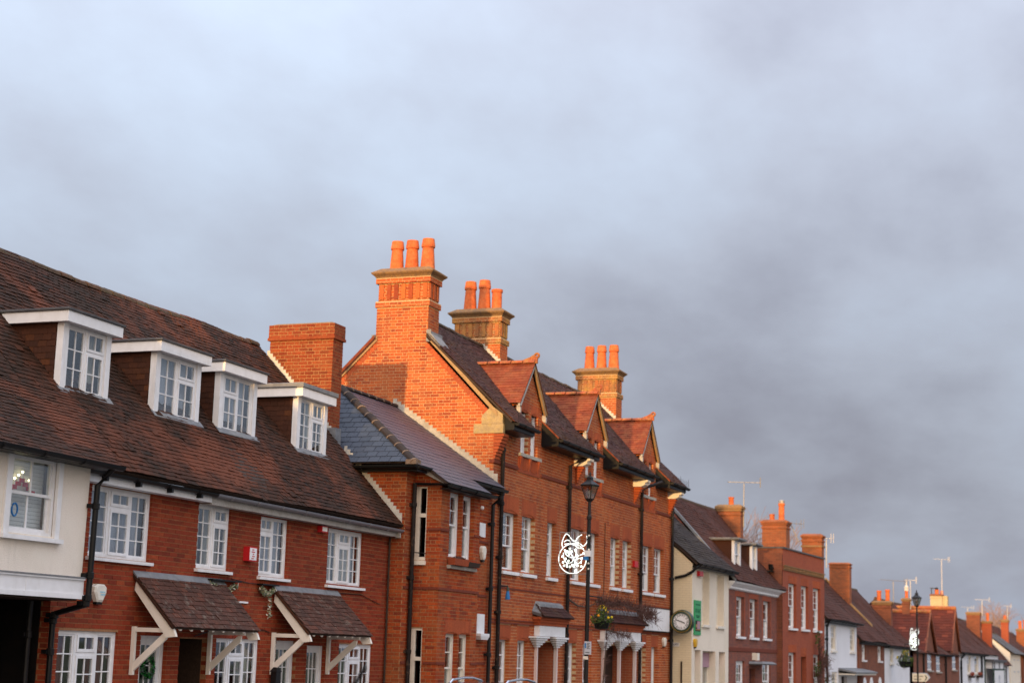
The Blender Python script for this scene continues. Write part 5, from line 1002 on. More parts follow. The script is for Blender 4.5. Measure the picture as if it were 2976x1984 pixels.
# doorcases
def doorcase(xa, xb, posts, label):
    H = thing('doorcase', label, 'doorcase', ((xa + xb) / 2, 14.5, 0)); m = MB()
    m.rings([(xa + 0.1, xb - 0.1, 14.5, 14.668, 2.70), (xa + 0.1, xb - 0.1, 14.5, 14.668, 2.77), (xa + 0.05, xb - 0.05, 14.47, 14.668, 2.775), (xa + 0.05, xb - 0.05, 14.47, 14.668, 2.84), (xa, xb, 14.43, 14.668, 2.845), (xa, xb, 14.43, 14.668, 2.91)]); part('brick_cornice', m, 'brick_rubbed', H)
    tpp = Pieces(H, 'tile', 'roof_tiling'); S = Vector((0, 0.3, 0.3)); r = part('roof', slab([(xa - 0.08, 14.35, 2.92), (xb + 0.08, 14.35, 2.92), (xb - 0.2, 14.665, 3.22), (xa + 0.2, 14.665, 3.22)], 0.03), 'tile_office', H)
    tiles(H, r, (0, 14.34, 2.91), (1, 0, 0), S, [(xa - 0.1, 0), (xb + 0.1, 0), (xb - 0.15, 0.42), (xa + 0.15, 0.42)], tpp, 'tile_office', seed=7); tpp.flush()
    m = MB(); m.hexa([(xa + 0.2, 14.56, 3.16), (xb - 0.2, 14.56, 3.16), (xb - 0.2, 14.667, 3.2), (xa + 0.2, 14.667, 3.2), (xa + 0.2, 14.58, 3.24), (xb - 0.2, 14.58, 3.24), (xb - 0.2, 14.667, 3.3), (xa + 0.2, 14.667, 3.3)]); m.prism([(xa - 0.04, 14.4, 2.98), (xa + 0.2, 14.56, 3.2), (xa + 0.2, 14.667, 3.3), (xa - 0.04, 14.667, 3.05)], (0.04, 0, -0.08)); part('lead_flashing', m, 'lead', H)
    part('sign_panel', MB().box(xa + 0.15, xb - 0.15, 14.52, 14.668, 2.44, 2.695), 'white_paint', H)
    n = len(posts); hw = 0.5
    for p in posts:
        m = MB()
        for k in range(5): t = k * 0.09; m.box(p - hw + t + (0.0), p + hw - t, 14.46 + 0.03 * k, 14.66, 2.385 - 0.055 * k, 2.43 - 0.055 * k)
        part('corbel', m, 'white_paint', H)
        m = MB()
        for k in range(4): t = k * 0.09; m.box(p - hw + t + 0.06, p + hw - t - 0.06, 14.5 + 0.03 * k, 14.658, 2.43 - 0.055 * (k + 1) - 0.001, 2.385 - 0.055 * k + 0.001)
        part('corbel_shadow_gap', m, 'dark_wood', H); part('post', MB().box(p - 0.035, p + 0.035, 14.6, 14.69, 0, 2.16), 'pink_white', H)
    m = MB(); a0, a1 = posts[0], posts[-1]; m.box(a0 + 0.06, a0 + 0.08, 14.7, 15.3, 0, 2.3); m.box(a1 - 0.08, a1 - 0.06, 14.7, 15.3, 0, 2.3); m.box(a0, a1, 14.7, 15.3, 2.3, 2.32); part('reveal', m, 'fb_office', H)
    part('door', MB().box(a0 + 0.08, a1 - 0.08, 15.3, 15.34, 0, 2.3), 'dark_wood', H)
    return H
H = doorcase(39.95, 42.2, [40.2, 41.7], 'white and brick doorcase with tiled hood between the left ground-floor windows')
doorcase(45.3, 49.1, [45.7, 47.2, 48.75], 'wide white doorcase with tiled hood half hidden by bare creeper')
boxsign(ff, 48.45, 48.8, 4.62, 4.8, 0.08, 'small red alarm box high between the narrow sash windows', 'red_plastic')
H = thing('sign_board', 'large blank white sign board at the right end of the tall brick front', 'sign', (50.9, 14.6, 2.75)); part('board', MB().fbox(ff, 49.5, 52.3, 2.8, 3.48, -0.09, -0.05), 'white_paint', H); m = MB(); m.fbox(ff, 49.48, 52.32, 2.77, 2.8, -0.1, -0.04); m.fbox(ff, 49.48, 52.32, 3.48, 3.5, -0.1, -0.04); m.fbox(ff, 49.8, 49.9, 2.85, 3.4, -0.049, -0.002); m.fbox(ff, 51.9, 52.0, 2.85, 3.4, -0.049, -0.002); part('frame', m, 'black_plastic', H)
alarm(ff, 51.9, 2.46, 0.3, 0.3, ['cream_paint'], 'cream alarm box below the blank white sign board', base='black_plastic')
m = MB(); m.lathe((37.62, 14.45, 3.24), [(0.055, 0), (0.06, 0.02), (0.04, 0.16), (0.03, 0.2)], 12); H = thing('hanging_sensor', 'blue bell-shaped fitting with a green top on the black downpipe', 'fitting', (37.62, 14.45, 3.18)); part('bell', m, 'blue_plastic', H); part('cap', MB().lathe((37.62, 14.45, 3.44), [(0.035, 0), (0.03, 0.06), (0.015, 0.1)], 10), 'clock_green', H); part('arm', MB().tube([(37.62, 14.45, 3.55), (37.5, 14.6, 3.55)], 0.02), 'black_iron', H)
# ================================================================ houses farther down the street
def farroof(H, x0, x1, ye, ze, yr, slope, mat, oh=0.15, seed=1, rear=True, verge=None, g=0.2, w=0.33, name='roof', sag=0.03, rid='ridge_moss'):
    """front slope with courses of tiles, plain rear slope, ridge"""
    zr = ze + slope * (yr - ye); S = Vector((0, 1, slope)); L = (yr - ye) * math.sqrt(1 + slope * slope)
    r = part(name, slab([(x0, ye, ze), (x1, ye, ze), (x1, yr, zr), (x0, yr, zr)], 0.06), 'dark_wood', H)
    pc = Pieces(H, 'tile', 'roof_tiling', 0); tiles(H, r, (0, ye - 0.03, ze - 0.02), (1, 0, 0), S, [(x0, 0), (x1, 0), (x1, L), (x0, L)], pc, mat, w=w, g=g, th=0.022, seed=seed, sag=sag); pc.flush()
    if rear: part('roof_rear', slab([(x0, yr, zr), (x1, yr, zr), (x1, yr + (yr - ye), ze), (x0, yr + (yr - ye), ze)], 0.06), mat, H)
    part('ridge', MB().tube([(x0 + (x1 - x0) * i / 8, yr, zr - 0.02 - 0.04 * math.sin(math.pi * i / 8)) for i in range(9)], 0.11, 8), rid, H)
    if verge: part('verge', MB().prism([(x0 - 0.06, ye, ze - 0.06), (x0 - 0.06, ye, ze + 0.06), (x0 - 0.06, yr, zr + 0.06), (x0 - 0.06, yr, zr - 0.06)], (0.16, 0, 0)), verge, H)
    return zr
def shell(H, fr_y, x0, x1, zl, ze, ops, mat, yr, zr, rd=0.2, sidemat=None, dep=None, name='wall'):
    wall(H, front(fr_y), [(x0, zl), (x1, zl), (x1, ze), (x0, ze)], ops, mat, name=name, rd=rd); yb_ = dep or (2 * yr - fr_y); sm = sidemat or mat
    wall(H, left(x0), [(-yb_, zl), (-fr_y - 0.001, zl), (-fr_y - 0.001, ze), (-yr, zr), (-yb_, ze)], [], sm, name='side_wall')
    wall(H, right(x1), [(fr_y + 0.001, zl), (yb_, zl), (yb_, ze), (yr, zr), (fr_y + 0.001, ze)], [], sm, name='side_wall')
    plainbox(H, 'rear_wall', sm, x0 + 0.002, x1 - 0.002, yb_ - 0.2, yb_ - 0.001, zl, ze)
    plainbox(H, 'light_block_core', 'interior', x0 + 0.2, x1 - 0.2, fr_y + 0.9, yb_ - 0.25, zl, ze - 0.05)  # unseen solid core, added to block light
def farstack(H, x0, x1, y0, y1, z0, z1, mat, potl=(), cap='cap_stone', head=0.22, potmat='terracotta', hm=None):
    part('chimney', MB().box(x0, x1, y0, y1, z0, z1 - head), mat, H)
    def rg_(e, z): return (x0 - e, x1 + e, y0 - e, y1 + e, z)
    part('chimney_collar', MB().rings([rg_(0.0, z1 - head - 0.16), rg_(0.03, z1 - head - 0.15), rg_(0.03, z1 - head - 0.08), rg_(0.0, z1 - head - 0.075)]), mat, H)
    part('chimney_head', MB().rings([rg_(0.0, z1 - head), rg_(0.035, z1 - head + 0.01), rg_(0.035, z1 - head * 0.6), rg_(0.07, z1 - head * 0.58), rg_(0.07, z1 - 0.05), rg_(0.02, z1 - 0.02), rg_(-0.05, z1 + 0.03)]), hm or cap, H)
    pots(H, [(x, y, z1 - 0.02, h, r, k) for x, y, h, r, k in potl], potmat)
def aerial(label, base, top, arm, els=6, mat='aerial_metal', lean=(0, 0), ang=0.3, dish=False):
    H = thing('tv_aerial', label, 'aerial', base); b = Vector(base); t = Vector((base[0] + lean[0], base[1] + lean[1], top)); part('mast', MB().tube([b, t], 0.022, 6), mat, H)
    d = Vector((math.cos(ang), math.sin(ang), 0)); n = Vector((-d.y, d.x, 0)); m = MB(); m.tube([t - d * arm * 0.5 + Z * 0.05, t + d * arm * 0.5 + Z * 0.05], 0.016, 5); part('boom', m, mat, H)
    m = MB()
    for i in range(els): c = t + d * arm * (-0.5 + i / (els - 1)) + Z * 0.05; m.tube([c - n * 0.14, c + n * 0.14], 0.008, 4)
    m.tube([t - d * arm * 0.5 - n * 0.1 + Z * 0.25, t - d * arm * 0.5 - n * 0.1 - Z * 0.15], 0.012, 4); m.tube([t - d * arm * 0.5 + n * 0.1 + Z * 0.25, t - d * arm * 0.5 + n * 0.1 - Z * 0.15], 0.012, 4); part('elements', m, mat, H)

# ---- cream painted shop
H = thing('cream_shop', 'cream painted brick shop with dark roof and a projecting clock beside it', 'shop', (55.3, 14.2, gz(55)))
c1 = [(54.12, 55.08, 3.1, 4.82), (56.06, 57.1, 3.1, 4.82)]; c0 = [(53.25, 54.0, 0.6, 2.27), (54.25, 55.95, -0.3, 2.25), (56.45, 57.3, 0.6, 2.24)]
shell(H, 14.0, 52.85, 57.78, -0.8, 5.0, c1 + c0, 'plaster_cream', 16.9, 7.5, rd=0.34, sidemat='fb_cream')
fc = front(14.0)
for q in c1: sash(H, fc, *q, rec=0.22, up=(2, 2), lo=(2, 2), inside='curtain', mat='cream_paint', fw=0.08)
for i, q in enumerate(c0):
    m = MB(); s0, s1, z0, z1 = q; m.fbox(fc, s0, s0 + 0.06, z0, z1, 0.26, 0.34); m.fbox(fc, s1 - 0.06, s1, z0, z1, 0.26, 0.34); m.fbox(fc, s0 + 0.06, s1 - 0.06, z1 - 0.06, z1, 0.261, 0.34); m.fbox(fc, s0 + 0.06, s1 - 0.06, z0, z0 + 0.06, 0.261, 0.34)
    W = part('shop_window', m, 'cream_paint', H); pane(W, fc, s0 + 0.06, s1 - 0.06, z0 + 0.06, z1 - 0.06, 0.3); part('roller_blind', MB().fbox(fc, s0 + 0.04, s1 - 0.04, z1 - 0.52, z1 - 0.05, 0.2, 0.21), 'blind_pink', W); behind(W, fc, s0, s1, z0, z1, 0.345, 'dark')
farroof(H, 52.8, 57.85, 13.8, 4.98, 16.9, 0.86, 'tile_dark', seed=301, g=0.14, w=0.22)
gutter(H, (52.85, 13.72, 4.98), (57.9, 13.72, 4.98), 'black_plastic', 0.08); part('eaves_board', MB().box(52.85, 57.85, 13.8, 13.999, 4.86, 4.92), 'black_plastic', H)
pipe(H, [(52.95, 13.74, 4.93), (52.82, 13.85, 4.86), (52.8, 13.98, 4.72), (52.79, 14.2, 4.6), (52.78, 14.55, 4.52)], 0.045, 'black_plastic')
part('conduit', MB().tube([(52.83, 14.32, 1.9), (52.83, 14.32, -0.2)], 0.03, 6), 'dark_wood', H)
H2 = boxsign(fc, 53.42, 53.88, 4.62, 4.78, 0.1, 'red alarm box high on the cream shop front', 'red_plastic')
alarm(fc, 53.16, 2.47, 0.3, 0.3, ['yellow_plastic'], 'yellow alarm box on the corner of the cream shop', base='black_plastic')
H2 = thing('banner_sign', 'tall green banner sign with a dark picture panel on the cream shop', 'sign', (53.45, 13.95, 2.75)); part('panel', MB().fbox(fc, 53.05, 53.86, 2.74, 3.84, -0.04, -0.002), 'sign_green', H2)
m = MB(); m.fbox(fc, 53.14, 53.78, 2.86, 3.2, -0.044, -0.0395); part('picture', m, 'ink', H2); m = MB(); m.fbox(fc, 53.36, 53.74, 2.93, 3.18, -0.048, -0.0435); part('portrait', m, 'blind_pink', H2); m = MB(); m.fbox(fc, 53.2, 53.34, 2.98, 3.08, -0.048, -0.0435); m.fbox(fc, 53.2, 53.74, 2.9, 2.92, -0.048, -0.0435); part('gold_line', m, 'gold', H2)
text(H2, 'TO LET', fc, 53.45, 3.50, 0.17, 'ink_green', -0.043, sx=1.25)
m = MB()
for z, w_ in ((3.7, 0.56), (3.35, 0.5), (3.3, 0.34)): m.fbox(fc, 53.45 - w_ / 2, 53.45 + w_ / 2, z - 0.016, z + 0.016, -0.043, -0.0395)
part('small_print', m, 'ink_green', H2)
fl = left(52.85); H2 = thing('name_plate', 'white street name plate half hidden behind the downpipe on the cream side wall', 'sign', (52.8, 14.5, 2.3)); part('plate', MB().fbox(fl, -14.72, -14.4, 2.36, 2.48, -0.02, -0.002), 'white_paint', H2); text(H2, 'COURT', fl, -14.42, 2.42, 0.085, 'ink', -0.023, align='RIGHT')
# clock on its bracket
C_ = thing('street_clock', 'round green projecting clock with white roman-numeral face', 'clock', (52.5, 14.15, 3.0)); cc = Vector((52.45, 14.2, 3.13)); ax = (Vector((0, -1, 0)), Z, Vector((-1, 0, 0)))
part('case', MB().lathe(cc - ax[2] * 0.16, [(0.29, 0), (0.36, 0.02), (0.375, 0.08), (0.375, 0.22), (0.36, 0.28), (0.31, 0.32), (0.262, 0.33), (0.255, 0.3)], 32, ax), 'clock_green', C_, smooth=False)
part('gilt_ring', MB().tube([cc + ax[2] * 0.15 + ax[0] * 0.33 * math.cos(t) + ax[1] * 0.33 * math.sin(t) for t in [k * math.pi / 16 for k in range(32)]], 0.007, 5, True), 'gold', C_)
part('dial', MB().lathe(cc + ax[2] * 0.13, [(0.257, 0), (0.257, 0.012)], 32, ax), 'white_paint', C_)
fk = Fr(cc + ax[2] * 0.145, (0, -1, 0))
for i, nm in enumerate('XII I II III IIII V VI VII VIII IX X XI'.split()):
    a = R(90 - 30 * i); t = text(C_, nm, Fr((0, 0, 0), (0, -1, 0)), 0, 0, 0.115, 'ink', 0, 0.001, name='numeral'); rot = Matrix.Rotation(-a + R(90), 4, 'X'); p = cc + ax[2] * 0.145 + ax[0] * 0.2 * math.cos(a) + ax[1] * 0.2 * math.sin(a)
    base = Matrix(((0, 0, -1, 0), (-1, 0, 0, 0), (0, 1, 0, 0), (0, 0, 0, 1))); t.matrix_basis = Matrix.Translation(-C_.location) @ Matrix.Translation(p) @ base @ Matrix.Rotation(a - R(90), 4, 'Z')
for nm, hrs, L, w_, o_ in (('hour_hand', 3.8, 0.14, 0.017, 0.15), ('minute_hand', 9.6, 0.215, 0.013, 0.156)):
    a = R(90 - 30 * hrs); d = ax[0] * math.cos(a) + ax[1] * math.sin(a); n = ax[1] * math.cos(a) - ax[0] * math.sin(a); o = cc + ax[2] * o_; part(nm, MB().prism([o - d * 0.03 - n * w_, o + d * L * 0.8 - n * w_, o + d * L, o + d * L * 0.8 + n * w_, o - d * 0.03 + n * w_], ax[2] * 0.003), 'ink', C_)
m = MB(); m.tube([(52.45, 14.5, 3.28), (52.45, 14.66, 3.28)], 0.03); m.tube([(52.45, 14.5, 3.0), (52.45, 14.66, 3.0)], 0.03); m.tube([(52.45, 14.66, 3.4), (52.45, 14.66, 2.8)], 0.035); m.tube([(52.45, 14.64, 2.85), (52.45, 14.5, 2.95)], 0.02); part('bracket', m, 'clock_green', C_)

# ---- plum brick house with two slim dormers
H = thing('plum_house', 'plum brick house with white cornice and two slim white dormers', 'house', (62, 14.2, gz(62)))
e1 = [(58.9, 60.12, 2.82, 4.2), (61.0, 62.28, 2.82, 4.2), (63.24, 64.5, 2.82, 4.2)]; e0 = [(58.9, 60.2, 0.5, 1.96), (60.98, 61.9, -0.6, 1.7), (63.1, 64.6, 0.5, 1.97)]
shell(H, 14.0, 57.79, 66.15, -1.0, 4.7, e1 + e0, 'fb_plum', 16.6, 7.75, rd=0.2, sidemat='fb_plum')
for q in e1: sash(H, fc, *q, rec=0.12, up=(2, 2), lo=(2, 2), inside='blind')
for q in (e0[0], e0[2]): sash(H, fc, *q, rec=0.08, up=(3, 2), lo=(3, 2), inside='dark', fw=0.1)
part('door', MB().fbox(fc, 60.98, 61.9, -0.6, 1.7, 0.16, 0.2), 'car_blue', H)
for a, b, z0, z1 in e1: m = MB(); m.fbox(fc, a - 0.16, a - 0.003, z0, z1, -0.004, 0.15); m.fbox(fc, b + 0.003, b + 0.16, z0, z1, -0.004, 0.15); m.fbox(fc, a - 0.16, b + 0.16, z1 + 0.003, z1 + 0.18, -0.004, 0.15); part('dressing', m, 'fb_red', H)
part('band', MB().fbox(fc, 57.8, 66.1, 2.3, 2.42, -0.03, 0.05), 'string_brick', H)
part('door_canopy', MB().rings([(60.9, 62.9, 13.45, 13.999, 1.84), (60.85, 62.95, 13.4, 13.999, 1.88), (61.0, 62.8, 13.55, 13.999, 1.96)]), 'lead', H); part('lamp', MB().fbox(fc, 61.4, 61.75, 2.0, 2.26, -0.2, -0.002), 'cream_paint', H)
m = MB(); m.rings([(57.75, 66.2, 13.98, 14.1, 4.4), (57.72, 66.25, 13.92, 14.1, 4.44), (57.72, 66.25, 13.92, 14.1, 4.5), (57.68, 66.3, 13.78, 14.1, 4.62), (57.68, 66.3, 13.76, 14.1, 4.68)]); part('cornice', m, 'white_paint', H)
farroof(H, 57.8, 66.25, 13.75, 4.7, 16.6, 1.1, 'tile_far', seed=311, verge='lead', g=0.14, w=0.22)
for a, b in ((59.75, 60.75), (62.6, 63.45)):
    yd, z0, z1 = 14.28, 5.3, 6.22; fr = front(yd); m = MB(); m.fbox(fr, a, a + 0.16, z0 - 0.1, z1, 0, 0.1); m.fbox(fr, b - 0.16, b, z0 - 0.1, z1, 0, 0.1); m.fbox(fr, a + 0.159, b - 0.159, z0 - 0.1, z0 - 0.05, 0.003, 0.09); D = part('dormer', m, 'white_paint', H); yb_ = 13.75 + (z1 - 4.7) / 1.1
    sash(H, fr, a + 0.16, b - 0.16, z0 - 0.05, z1, 0.02, (1, 1), (1, 1), 'blind', sl=False, fw=0.05)
    m = MB(); m.box(a - 0.1, b + 0.1, yd - 0.15, yb_ + 0.2, z1, z1 + 0.03); m.box(a - 0.14, b + 0.14, yd - 0.2, yb_ + 0.2, z1 + 0.031, z1 + 0.09); part('flat_roof', m, 'lead', D)
    for x in (a, b): part('cheek', MB().prism([(x - 0.02, yd + 0.1, 4.7 + 1.1 * (yd + 0.1 - 13.75)), (x - 0.02, yd + 0.1, z1), (x - 0.02, yb_, z1)], (0.04, 0, 0)), 'tile_cheek', D)
farstack(H, 66.0, 66.5, 15.53, 16.5, 6.4, 8.05, 'fb_orange', [(66.25, 15.97, 0.36, 0.12, 'mid')], cap='cap_stone', head=0.25)
aerial('tall tv aerial on the chimney of the plum brick house', (66.4, 15.5, 7.2), 8.95, 1.3, 7, lean=(0.05, 0), ang=1.9)

# ---- red brick house with a parapet, turned slightly towards the camera
Dv = Vector((0.999, -0.045, 0)); fd = Fr((65.72, 13.79, 0), Dv); LD = 7.08
H = thing('parapet_house', 'red brick house with flat parapet, dentil band and three tall sash windows', 'house', (69.2, 13.9, gz(69)))
d1 = [(0.95, 2.2, 3.3, 5.03), (3.0, 4.22, 3.3, 5.03), (5.05, 6.36, 3.3, 5.03)]; d0 = [(0.95, 2.15, 0.4, 2.34), (2.95, 3.85, -0.9, 2.3), (5.05, 6.3, 0.4, 2.3)]
wall(H, fd, [(0, -1.2), (LD, -1.2), (LD, 6.33), (0, 6.33)], d1 + d0, 'fb_red', rd=0.2)
for q in d1: sash(H, fd, *q, rec=0.12, up=(2, 3), lo=(2, 3), inside='blind')
for q in (d0[0], d0[2]): sash(H, fd, *q, rec=0.12, up=(2, 3), lo=(2, 3), inside='dark')
part('door', MB().fbox(fd, 2.95, 3.85, -0.9, 2.3, 0.19, 0.24), 'dark_wood', H); arch(H, fd, 2.95, 3.85, 2.3, 0.25, 'brick_rubbed', 0.12)
for a, b, z0, z1 in d1 + d0[:1]: arch(H, fd, a, b, z1, 0.3, 'brick_rubbed', 0.0)
wall(H, left(65.7), [(-19.0, -1.2), (-13.8, -1.2), (-13.8, 6.33), (-19.0, 6.33)], [], 'fb_brown', name='side_wall'); P = fd.P
wall(H, right(72.8), [(13.48, -1.2), (19, -1.2), (19, 6.33), (13.48, 6.33)], [], 'fb_brown', name='side_wall'); plainbox(H, 'rear_wall', 'fb_brown', 65.72, 72.78, 18.8, 19.0, -1.2, 6.33)
part('roof', MB().prism([P(0.05, 6.05, 0.15), P(LD - 0.05, 6.05, 0.15), Vector((72.7, 18.8, 6.05)), Vector((65.8, 18.8, 6.05))], (0, 0, 0.06)), 'lead_dark', H); plainbox(H, 'light_block_core', 'interior', 66.0, 72.5, 14.9, 18.7, -1.1, 6.0)  # light-blocking core added under the flat roof
m = MB(); m.fbox(fd, -0.04, LD + 0.04, 6.331, 6.39, -0.05, 0.25); part('coping', m, 'lead_dark', H); part('coping_return', MB().box(65.66, 65.9, 14.05, 18.9, 6.331, 6.385), 'lead_dark', H)
m = MB(); m.fbox(fd, 0.1, LD - 0.05, 5.66, 5.7, -0.07, 0.05); m.fbox(fd, 0.1, LD - 0.05, 5.5, 5.54, -0.04, 0.05)
for i in range(40): m.fbox(fd, 0.15 + i * 0.17, 0.23 + i * 0.17, 5.545, 5.655, -0.06, 0.05)
part('dentil_band', m, 'cap_stone', H)
farstack(H, 70.0, 70.75, 14.53, 15.55, 6.0, 7.78, 'fb_orange', [(70.35, 15.2, 0.3, 0.12, 'mid'), (70.35, 14.8, 0.75, 0.14, 'mid')], cap='fb_orange', head=0.2)
part('chimney_cowl', MB().lathe((70.35, 14.8, 8.5), [(0.13, 0), (0.13, 0.12), (0.05, 0.16)], 10), 'aerial_metal', H)
farstack(H, 72.3, 72.85, 13.48, 14.33, 6.0, 7.36, 'fb_orange', [], cap='fb_orange', head=0.16); part('chimney_band', MB().box(72.26, 72.89, 13.44, 14.37, 6.82, 6.9), 'cap_stone', H)
part('boiler_flue', MB().tube([(65.72, 14.2, 5.55), (65.45, 14.2, 5.55), (65.44, 14.2, 5.7)], 0.09, 8).box(65.4, 65.7, 14.1, 14.5, 5.4, 5.45), 'black_plastic', H)
aerial('leaning tv aerial between the two parapet house chimneys', (72.0, 14.4, 7.0), 7.75, 1.2, 6, lean=(-0.2, 0.3), ang=2.4)
aerial('pale tv aerial behind the right chimney of the parapet house', (73.2, 13.45, 6.0), 7.2, 0.6, 5, 'aerial_pale', ang=1.2)

# ---- white cottage
f35 = front(13.5); H = thing('white_cottage', 'white painted cottage with brown tiled roof beside the parapet house', 'house', (77.2, 13.7, gz(77)))
o = [(74.45, 75.7, 2.52, 3.62), (79.3, 80.6, 2.52, 3.62), (74.6, 76.0, 0.2, 1.6), (77.0, 78.4, -1.0, 1.4)]
shell(H, 13.5, 73.0, 81.15, -1.4, 3.85, o, 'limewash', 16.2, 6.45, rd=0.16)
for q in o[:3]: sash(H, f35, *q, rec=0.05, up=(2, 2), lo=(2, 2), inside='half', mat='cream_paint')
part('door', MB().fbox(f35, 77.0, 78.4, -1.0, 1.4, 0.14, 0.18), 'dark_wood', H)
farroof(H, 72.9, 81.2, 13.35, 3.85, 16.2, 0.93, 'tile_far', seed=321); gutter(H, (73, 13.27, 3.82), (81.6, 13.27, 3.82), 'black_plastic', 0.08); part('eaves_board', MB().box(73, 81.2, 13.36, 13.499, 3.66, 3.72), 'black_plastic', H)
pipe(H, [(73.12, 13.3, 3.78), (73.12, 13.42, 3.5), (73.12, 13.42, -1)], 0.045, 'black_plastic')
m = MB(); m.hexa([(76.2, 12.7, 1.55), (82.2, 12.7, 1.55), (82.2, 13.499, 1.68), (76.2, 13.499, 1.68), (76.2, 12.7, 1.62), (82.2, 12.7, 1.62), (82.2, 13.499, 1.78), (76.2, 13.499, 1.78)]); part('canopy', m, 'lead', H); part('canopy_soffit', MB().box(76.25, 82.1, 12.75, 13.49, 1.48, 1.54), 'cream_paint', H)
part('lead_flashing', MB().box(72.95, 73.3, 14.6, 15.4, 5.3, 5.62), 'lead', H)
# ---- brick cottage and white cottage under one long roof
f34 = front(13.4); H = thing('brick_cottage', 'low brown brick cottage under a long tiled roof beside the white cottage', 'house', (85.1, 13.6, gz(85)))
o = [(82.0, 83.1, 2.17, 2.87), (86.85, 88.1, 2.15, 2.86)]; shell(H, 13.4, 81.2, 88.98, -1.5, 3.1, o, 'fb_brown', 16.4, 6.15)
for q in o: sash(H, f34, *q, rec=0.06, up=(2, 1), lo=(2, 1), inside='blind', sl=True)
for a in (82.2, 84.2, 86.9):
    m = MB(); m.prism([f34.P(a + 0.5 + 0.5 * math.cos(t), 0.95 + 0.4 * math.sin(t), -0.02) for t in [k * math.pi / 8 for k in range(9)]], f34.I * 0.03); part('arched_window', m, 'white_paint', H)
farroof(H, 81.25, 89.0, 13.25, 3.06, 16.4, 0.99, 'tile_far', seed=331); gutter(H, (81.2, 13.17, 3.04), (89, 13.17, 3.0), 'black_plastic', 0.09); part('eaves_board', MB().box(81.2, 89, 13.26, 13.399, 2.9, 2.98), 'black_plastic', H)
farstack(H, 88.7, 89.3, 15.1, 16.15, 4.8, 7.1, 'fb_orange', [], cap='fb_orange', head=0.1)
part('party_verge', MB().prism([(88.95, 14.0, 3.86), (88.95, 14.0, 3.98), (88.95, 16.4, 6.36), (88.95, 16.4, 6.24)], (0.12, 0, 0)), 'verge', H)
H = thing('limewashed_cottage', 'white cottage end with curved corner beside the brick cottage', 'house', (93.7, 13.6, gz(94)))
o = [(90.9, 92.2, 2.05, 2.86), (95.4, 96.9, 1.95, 2.62)]; shell(H, 13.4, 89.02, 98.3, -1.5, 2.98, o, 'limewash', 16.4, 6.1)
for q in o: sash(H, f34, *q, rec=0.06, up=(2, 1), lo=(2, 1), inside='dark', mat='cream_paint')
farroof(H, 89.02, 98.45, 13.25, 2.96, 16.4, 1.0, 'tile_far', seed=341); gutter(H, (89, 13.17, 2.94), (98.5, 13.17, 2.86), 'black_plastic', 0.09); part('eaves_board', MB().box(89.02, 98.4, 13.26, 13.399, 2.82, 2.88), 'black_plastic', H)
farstack(H, 97.9, 98.5, 14.35, 15.35, 3.6, 5.5, 'fb_brown', [(98.2, 14.57, 0.68, 0.14, 'mid'), (98.2, 15.05, 0.62, 0.14, 'mid')], head=0.22)
aerial('tv aerial on a dark mast behind the twin-potted brown chimney', (98.6, 14.3, 5.4), 6.65, 2.2, 6, 'aerial_metal', ang=2.6)

# ---- brick house with two street gables
YG = 13.2; fg = front(YG); H = thing('two_gable_house', 'red brick house with two steep tile-hung gables facing the street', 'house', (109, 13.5, gz(109)))
gw = [(104.4, 106.7, 1.7, 2.74), (108.6, 111.0, 1.62, 2.64), (117.2, 119.7, 1.75, 2.8)]
wall(H, fg, [(98.35, -2), (121.5, -2), (121.5, 2.8), (121.1, 3.0), (118.6, 5.75), (116.2, 3.0), (116.0, 2.72), (108.1, 2.72), (105.2, 5.1), (102.7, 2.78), (98.35, 2.7)], gw, 'fb_brown', rd=0.12)
wall(H, right(121.5), [(YG + 0.001, -2), (22, -2), (22, 3), (YG + 0.001, 3)], [], 'fb_brown', name='side_wall'); plainbox(H, 'light_block_core', 'interior', 98.6, 121.2, 14.2, 21.5, -2, 2.6)  # plus a hidden core added to block light
for q in gw:
    m = MB(); s0, s1, z0, z1 = q; m.fbox(fg, s0, s1, z0, z1, 0.05, 0.09); W = part('window', m, 'white_paint', H)
    for i in range(3):
        for j in range(2): pane(W, fg, s0 + 0.1 + i * (s1 - s0 - 0.1) / 3, s0 + (i + 1) * (s1 - s0 - 0.1) / 3, z0 + 0.1 + j * (z1 - z0 - 0.1) / 2, z0 + (j + 1) * (z1 - z0 - 0.1) / 2, 0.043, 'glass_lamp')
    sill(W, fg, s0, s1, z0, 'stone_grey', 0.1, 0.08)
pc = Pieces(H, 'tile', 'roof_tiling', 0)
for a, b, c, ze, zr in ((102.6, 108.2, 105.2, 2.75, 5.15), (116.1, 121.2, 118.6, 2.95, 5.82)):
    D = part('gable_roof', MB().poly([(a, YG - 0.15, ze), (a, 21.5, ze), (c, 21.5, zr), (c, YG - 0.15, zr)]).poly([(b, YG - 0.15, ze), (c, YG - 0.15, zr), (c, 21.5, zr), (b, 21.5, ze)]), 'tile_far', H)
    S = Vector((c - a, 0, zr - ze)); tiles(H, D, (a, 0, ze), (0, -1, 0), S, [(-21.5, 0), (-YG + 0.15, 0), (-YG + 0.15, S.length), (-21.5, S.length)], pc, 'tile_far_red', w=0.4, g=0.24, th=0.025, seed=int(a)); S2_ = Vector((c - b, 0, zr - ze)); 
    part('ridge', MB().tube([(c, YG - 0.15, zr + 0.02), (c, 21.5, zr + 0.02)], 0.14, 8), 'ridge_clay', H)
    m = MB(); m.prism([(a, YG - 0.18, ze - 0.1), (a, YG - 0.18, ze + 0.05), (c, YG - 0.18, zr + 0.08), (b, YG - 0.18, ze + 0.05), (b, YG - 0.18, ze - 0.1), (c, YG - 0.18, zr - 0.12)], (0, 0.08, 0)); part('bargeboard', m, 'fb_brown', H)
